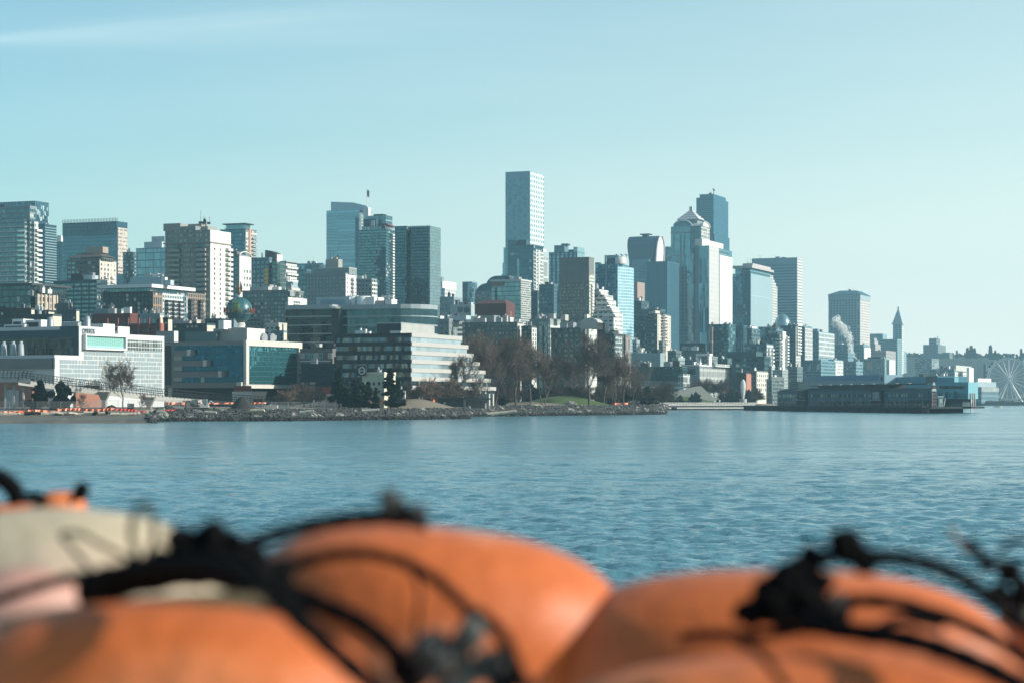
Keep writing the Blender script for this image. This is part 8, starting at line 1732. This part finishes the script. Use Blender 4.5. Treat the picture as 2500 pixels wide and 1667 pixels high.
# ================================================================ FOREGROUND LIFE FLOATS (a metre or two from the eye)
def vinyl(name, c1, c2, f2, c3=None):
    m, t = nodes_mat(name); b = NB(t); o = b.n('ShaderNodeOutputMaterial'); p = b.n('ShaderNodeBsdfPrincipled'); b.l(p.outputs[0], o.inputs[0])
    tcn = b.n('ShaderNodeTexCoord'); n1 = b.n('ShaderNodeTexNoise'); n1.inputs['Scale'].default_value = 3.4; n1.inputs['Detail'].default_value = 5; b.l(tcn.outputs['Object'], n1.inputs['Vector'])
    k = b.m('MINIMUM', b.m('MAXIMUM', b.m('MULTIPLY', b.m('SUBTRACT', n1.outputs[0], 1-f2), 4), 0), 1); c = b.mix(k, c1, c2)
    n2 = b.n('ShaderNodeTexNoise'); n2.inputs['Scale'].default_value = 30; n2.inputs['Detail'].default_value = 4; b.l(tcn.outputs['Object'], n2.inputs['Vector'])
    c = b.mix(1.0, c, b.m('ADD', b.m('MULTIPLY', n2.outputs[0], .3), .85), 'MULTIPLY'); b.l(c, p.inputs['Base Color']); p.inputs['Roughness'].default_value = .55; p.inputs['Specular IOR Level'].default_value = .4
    bp = b.n('ShaderNodeBump'); bp.inputs['Strength'].default_value = .6; bp.inputs['Distance'].default_value = .02; b.l(b.m('ADD', n1.outputs[0], b.m('MULTIPLY', n2.outputs[0], .3)), bp.inputs['Height']); b.l(bp.outputs[0], p.inputs['Normal'])
    return m
v_or = vinyl('orange_vinyl', (.48, .112, .024), (.60, .21, .085), .50); v_or2 = vinyl('orange_vinyl_fade_highlight', (.48, .112, .024), (.76, .40, .25), .52); v_cr = vinyl('cream_vinyl', (.46, .37, .25), (.56, .40, .31), .48)  # second orange: faded patches, turned peach to carry the sun highlight
m_rope = mat('black_rope', (.004, .004, .0045), .9, var=.4, scale=60, bump=.6, bscale=160, spec=.1); m_buckle = mat('grey_fitting', (.035, .037, .035), .7, .1, var=.5, scale=30, col2=(.15, .15, .135), f2=.36)
def blob(name, parent, c, rx, ry, rz_, m, tilt=0, e1=.8, e2=.9, yaw=0):
    """cushion-like body: a rounded superellipsoid"""
    mb = MB(); n, k_ = 48, 96; sg = lambda v, e: math.copysign(abs(v)**e, v)
    for i in range(n+1):
        t = -pi/2+pi*i/n
        for k in range(k_):
            a = 2*pi*k/k_; x = rx*sg(cos(t), e1)*sg(cos(a), e2); y = ry*sg(cos(t), e1)*sg(sin(a), e2); z = rz_*sg(sin(t), e1)
            x, z = x*cos(tilt)-z*sin(tilt), x*sin(tilt)+z*cos(tilt); x, y = x*cos(yaw)-y*sin(yaw), x*sin(yaw)+y*cos(yaw); mb.v.append((c.x+x-parent.location.x, c.y+y-parent.location.y, c.z+z-parent.location.z))
    for i in range(n):
        for k in range(k_): mb.f.append((i*k_+k, i*k_+(k+1) % k_, (i+1)*k_+(k+1) % k_, (i+1)*k_+k)); mb.uv += [(0, 0)]*4; mb.mi.append(0)
    return mb.obj(name, m, parent, True)
def spline(pts, n=8):
    out_ = []
    for i in range(len(pts)-1):
        p0, p1, p2, p3 = pts[max(0, i-1)], pts[i], pts[i+1], pts[min(len(pts)-1, i+2)]
        for k in range(n):
            t = k/n; out_.append(p1*.5*2*(1)+(p2-p0)*.5*t+(p0*2-p1*5+p2*4-p3)*.5*t*t+(p1*3-p0-p2*3+p3)*.5*t*t*t)
    out_.append(pts[-1]); return out_
def rope(parent, pts, w_, name='rope', m=None, closed=False):
    """pts: (photo column, row, distance in metres); w_: thickness in photo pixels"""
    V = [P(*p) for p in pts]; d = sum(p[2] for p in pts)/len(pts); S = spline(V); r = w_/2*d/F; mb = MB()
    mb.tube([s_-parent.location for s_ in S], [r*(1+.08*sin(i*1.3)) for i in range(len(S))], 10); return mb.obj(name, m or m_rope, parent, True)
def knot(parent, px, py, d, r_, seed, m=None, name='knot'):
    r = random.Random(seed); c = P(px, py, d); rr = r_*d/F; mb = MB()
    for j in range(3):
        ax_ = Vector((r.gauss(0, 1), r.gauss(0, 1), r.gauss(0, 1))).normalized(); u = ax_.orthogonal().normalized(); v = ax_.cross(u); o_ = Vector((r.uniform(-.3, .3), r.uniform(-.3, .3), r.uniform(-.3, .3)))*rr
        mb.tube([c+o_+(u*cos(t_)+v*sin(t_))*rr*.62-parent.location for t_ in [2*pi*i/14 for i in range(15)]], rr*.36, 8)
    return mb.obj(name, m or m_rope, parent, True)
def lf(label, px, py, d): return empty('life_float', label, 'life float', P(px, py, d))
# cream faded float, at the photo edge
A = lf('sun-bleached cream life float with thin looped cords standing up from it', 120, 1440, 2.5)
blob('body', A, P(150, 1438, 2.55), .215, .16, .101, v_cr, -.02, .95, .97); 
blob('end_cap', A, P(40, 1500, 2.40), .085, .07, .055, mat('pink_vinyl', (.50, .27, .21), .6), .12, 1, 1)
rope(A, [(-40, 1475, 2.2), (60, 1440, 2.2), (160, 1412, 2.2), (270, 1398, 2.2), (380, 1366, 2.2)], 26)
rope(A, [(348, 1385, 2.25), (322, 1310, 2.25), (330, 1250, 2.25), (350, 1232, 2.25), (370, 1255, 2.25), (376, 1310, 2.25), (350, 1385, 2.25)], 17, 'cord_loop', mat('olive_cord', (.05, .045, .025), .7))
rope(A, [(225, 1395, 2.3), (170, 1330, 2.3), (150, 1305, 2.3), (190, 1300, 2.3), (260, 1335, 2.3), (320, 1365, 2.3)], 13, 'cord_loop', mat('olive_cord', (.05, .045, .025), .7))
# black-fitted float further back
B_ = lf('small orange life float end with black fittings behind the cream one', 130, 1215, 3.4)
blob('body', B_, P(145, 1245, 3.4), .045, .05, .032, v_or); blob('body_panel', B_, P(60, 1262, 3.5), .12, .06, .024, v_or)
rope(B_, [(-20, 1160, 3.2), (10, 1172, 3.2), (34, 1195, 3.2), (46, 1228, 3.2)], 46, 'strap'); rope(B_, [(50, 1215, 3.2), (90, 1212, 3.2), (110, 1225, 3.2)], 26, 'strap'); knot(B_, 196, 1196, 3.2, 22, 3); rope(B_, [(170, 1225, 3.2), (196, 1200, 3.2)], 18, 'strap')
# front orange float, lower corner
C1 = lf('orange life float lying lowest, under the mass of black webbing', 460, 1660, 1.8)
blob('body', C1, P(420, 1800, 1.85), .205, .12, .120, v_or, -.05, .8, .85)
rope(C1, [(200, 1420, 1.9), (330, 1388, 1.85), (450, 1375, 1.8), (560, 1385, 1.75), (650, 1440, 1.7), (740, 1520, 1.66), (840, 1610, 1.62), (940, 1700, 1.6)], 52, 'webbing_strap', mat('black_webbing', (.006, .006, .006), .9, var=.5, scale=40, bump=.4, bscale=200, spec=.1))
for i, (px, py, r_) in enumerate(((455, 1345, 48), (520, 1330, 52), (570, 1350, 48), (390, 1380, 42), (320, 1400, 40), (260, 1425, 40), (620, 1380, 46), (500, 1385, 46))): knot(C1, px, py, 1.95, r_*1.1, 20+i)
rope(C1, [(200, 1450, 2.0), (330, 1425, 1.98), (480, 1400, 1.95), (600, 1420, 1.9)], 62, 'webbing_strap')
blob('rim', C1, P(330, 1495, 2.05), .14, .03, .014, mat('olive_vinyl', (.14, .11, .06), .6), .10)
# middle float
D1 = lf('large orange life float in the middle, its rounded end catching the sun', 1060, 1560, 2.2)
blob('body', D1, P(1058, 1565, 2.35), .228, .17, .130, v_or2, -.10, .78, .9)
rope(D1, [(560, 1350, 2.1), (640, 1315, 2.1), (760, 1282, 2.1), (880, 1264, 2.1), (990, 1266, 2.1), (1045, 1280, 2.1)], 38); knot(D1, 955, 1232, 2.08, 34, 41, m_buckle); knot(D1, 948, 1216, 2.1, 24, 40); knot(D1, 1020, 1258, 2.08, 27, 42, m_buckle); knot(D1, 985, 1250, 2.06, 26, 43)
rope(D1, [(660, 1410, 2.0), (730, 1375, 2.0), (820, 1352, 2.0), (910, 1352, 2.0), (1000, 1378, 2.0), (1070, 1420, 2.0), (1130, 1475, 2.0), (1170, 1520, 2.0)], 30)
rope(D1, [(1005, 1388, 1.98), (1024, 1430, 1.98), (1022, 1490, 1.98), (1014, 1560, 1.98)], 13, 'cord'); rope(D1, [(680, 1430, 1.95), (780, 1475, 1.92), (880, 1520, 1.9), (960, 1590, 1.88), (1010, 1680, 1.86)], 50, 'webbing_strap')
knot(D1, 690, 1395, 1.98, 40, 50); knot(D1, 745, 1468, 1.93, 36, 58)
for i, (px, py, r_, m) in enumerate(((1060, 1610, 62, m_buckle), (1150, 1555, 52, m_buckle), (1200, 1620, 50, m_buckle), (1120, 1660, 60, m_buckle), (1160, 1505, 30, m_rope), (1010, 1640, 55, m_rope), (1230, 1660, 45, m_rope))): knot(D1, px, py, 1.85, r_, 60+i, m, 'lashing')
rope(D1, [(1170, 1500, 1.85), (1225, 1550, 1.84), (1255, 1620, 1.83), (1290, 1690, 1.82)], 34)
# right float and the one in front of it
E1 = lf('orange life float at right with a thick black knot perched on its crown', 1850, 1560, 2.1)
E1['label'] = 'broad orange life float with a thick pointed black knot perched on its crown'
blob('body', E1, P(1900, 1710, 2.30), .272, .17, .146, v_or, 0, .74, .9)
for i, (px, py, r_) in enumerate(((2065, 1338, 40), (2060, 1308, 24), (1975, 1348, 24), (2010, 1360, 30), (2100, 1362, 34), (1940, 1410, 46), (1895, 1440, 46), (1960, 1470, 54), (1880, 1490, 46), (1820, 1500, 34), (1990, 1420, 40), (2030, 1500, 46))): knot(E1, px, py, 2.0, r_*1.08, 80+i)
rope(E1, [(2090, 1362, 2.0), (2180, 1360, 2.0), (2270, 1378, 2.0), (2350, 1412, 2.0), (2430, 1470, 2.0), (2540, 1560, 2.0)], 42); rope(E1, [(1660, 1555, 2.0), (1750, 1548, 2.0), (1850, 1552, 2.0), (1960, 1535, 2.0)], 26); rope(E1, [(1790, 1495, 2.0), (1880, 1500, 2.0), (2000, 1475, 2.0), (2120, 1466, 2.0), (2250, 1486, 2.0), (2400, 1545, 2.0), (2540, 1630, 2.0)], 38)
knot(E1, 2035, 1462, 1.97, 26, 99, m_buckle, 'buckle')
F1 = lf('orange life float nearest the photo edge, crossed by two broad black straps', 2150, 1640, 1.75)
blob('body', F1, P(2160, 1945, 1.85), .335, .12, .125, v_or, -.05, .8, .9)
rope(F1, [(1960, 1520, 1.9), (2080, 1540, 1.85), (2220, 1562, 1.8), (2340, 1600, 1.75), (2450, 1650, 1.72), (2560, 1720, 1.7)], 58, 'webbing_strap'); rope(F1, [(1800, 1560, 1.8), (1870, 1610, 1.75), (1920, 1680, 1.7)], 22, 'cord')
rope(F1, [(2120, 1540, 1.92), (2200, 1510, 1.92), (2300, 1530, 1.92)], 24); 
G1 = lf('tangle of black cords and fittings standing up beside the broad orange float', 2440, 1400, 2.4)
blob('body', G1, P(2540, 1560, 2.5), .05, .08, .06, v_or)
rope(G1, [(2318, 1285, 2.4), (2345, 1325, 2.4), (2370, 1350, 2.4)], 16, 'cord', mat('grey_cord', (.16, .15, .15), .7)); rope(G1, [(2360, 1320, 2.4), (2400, 1362, 2.4), (2450, 1385, 2.4), (2530, 1450, 2.4)], 30); rope(G1, [(2440, 1350, 2.4), (2460, 1325, 2.4), (2500, 1318, 2.4), (2540, 1322, 2.4)], 16)
for i, (px, py, r_) in enumerate(((2410, 1375, 24), (2465, 1400, 32), (2492, 1450, 36), (2480, 1500, 30), (2440, 1440, 26))): knot(G1, px, py, 2.4, r_, 120+i, m_buckle if i == 3 else None)
# the boat's stowage deck carrying the floats, just below the frame
mb = MB(); mb.box(-1.6, 1.6, 1.2, 3.35, 4.52, 4.60); mb.box(-1.6, 1.6, 3.351, 3.42, 4.3, 4.70)
tag(mb.obj('deck', m_white), kind='structure')
mb = MB(); mb.prism([(-2.2, -6), (2.2, -6), (2.2, 3.3), (-2.2, 3.3)], -.5, 4.5, 0, 0, taper=[(-2.2, -6), (2.2, -6), (2.2, 3.3), (-2.2, 3.3)]); tag(mb.obj('boat_hull', m_white), 'white boat superstructure carrying the stack of life floats', 'boat')
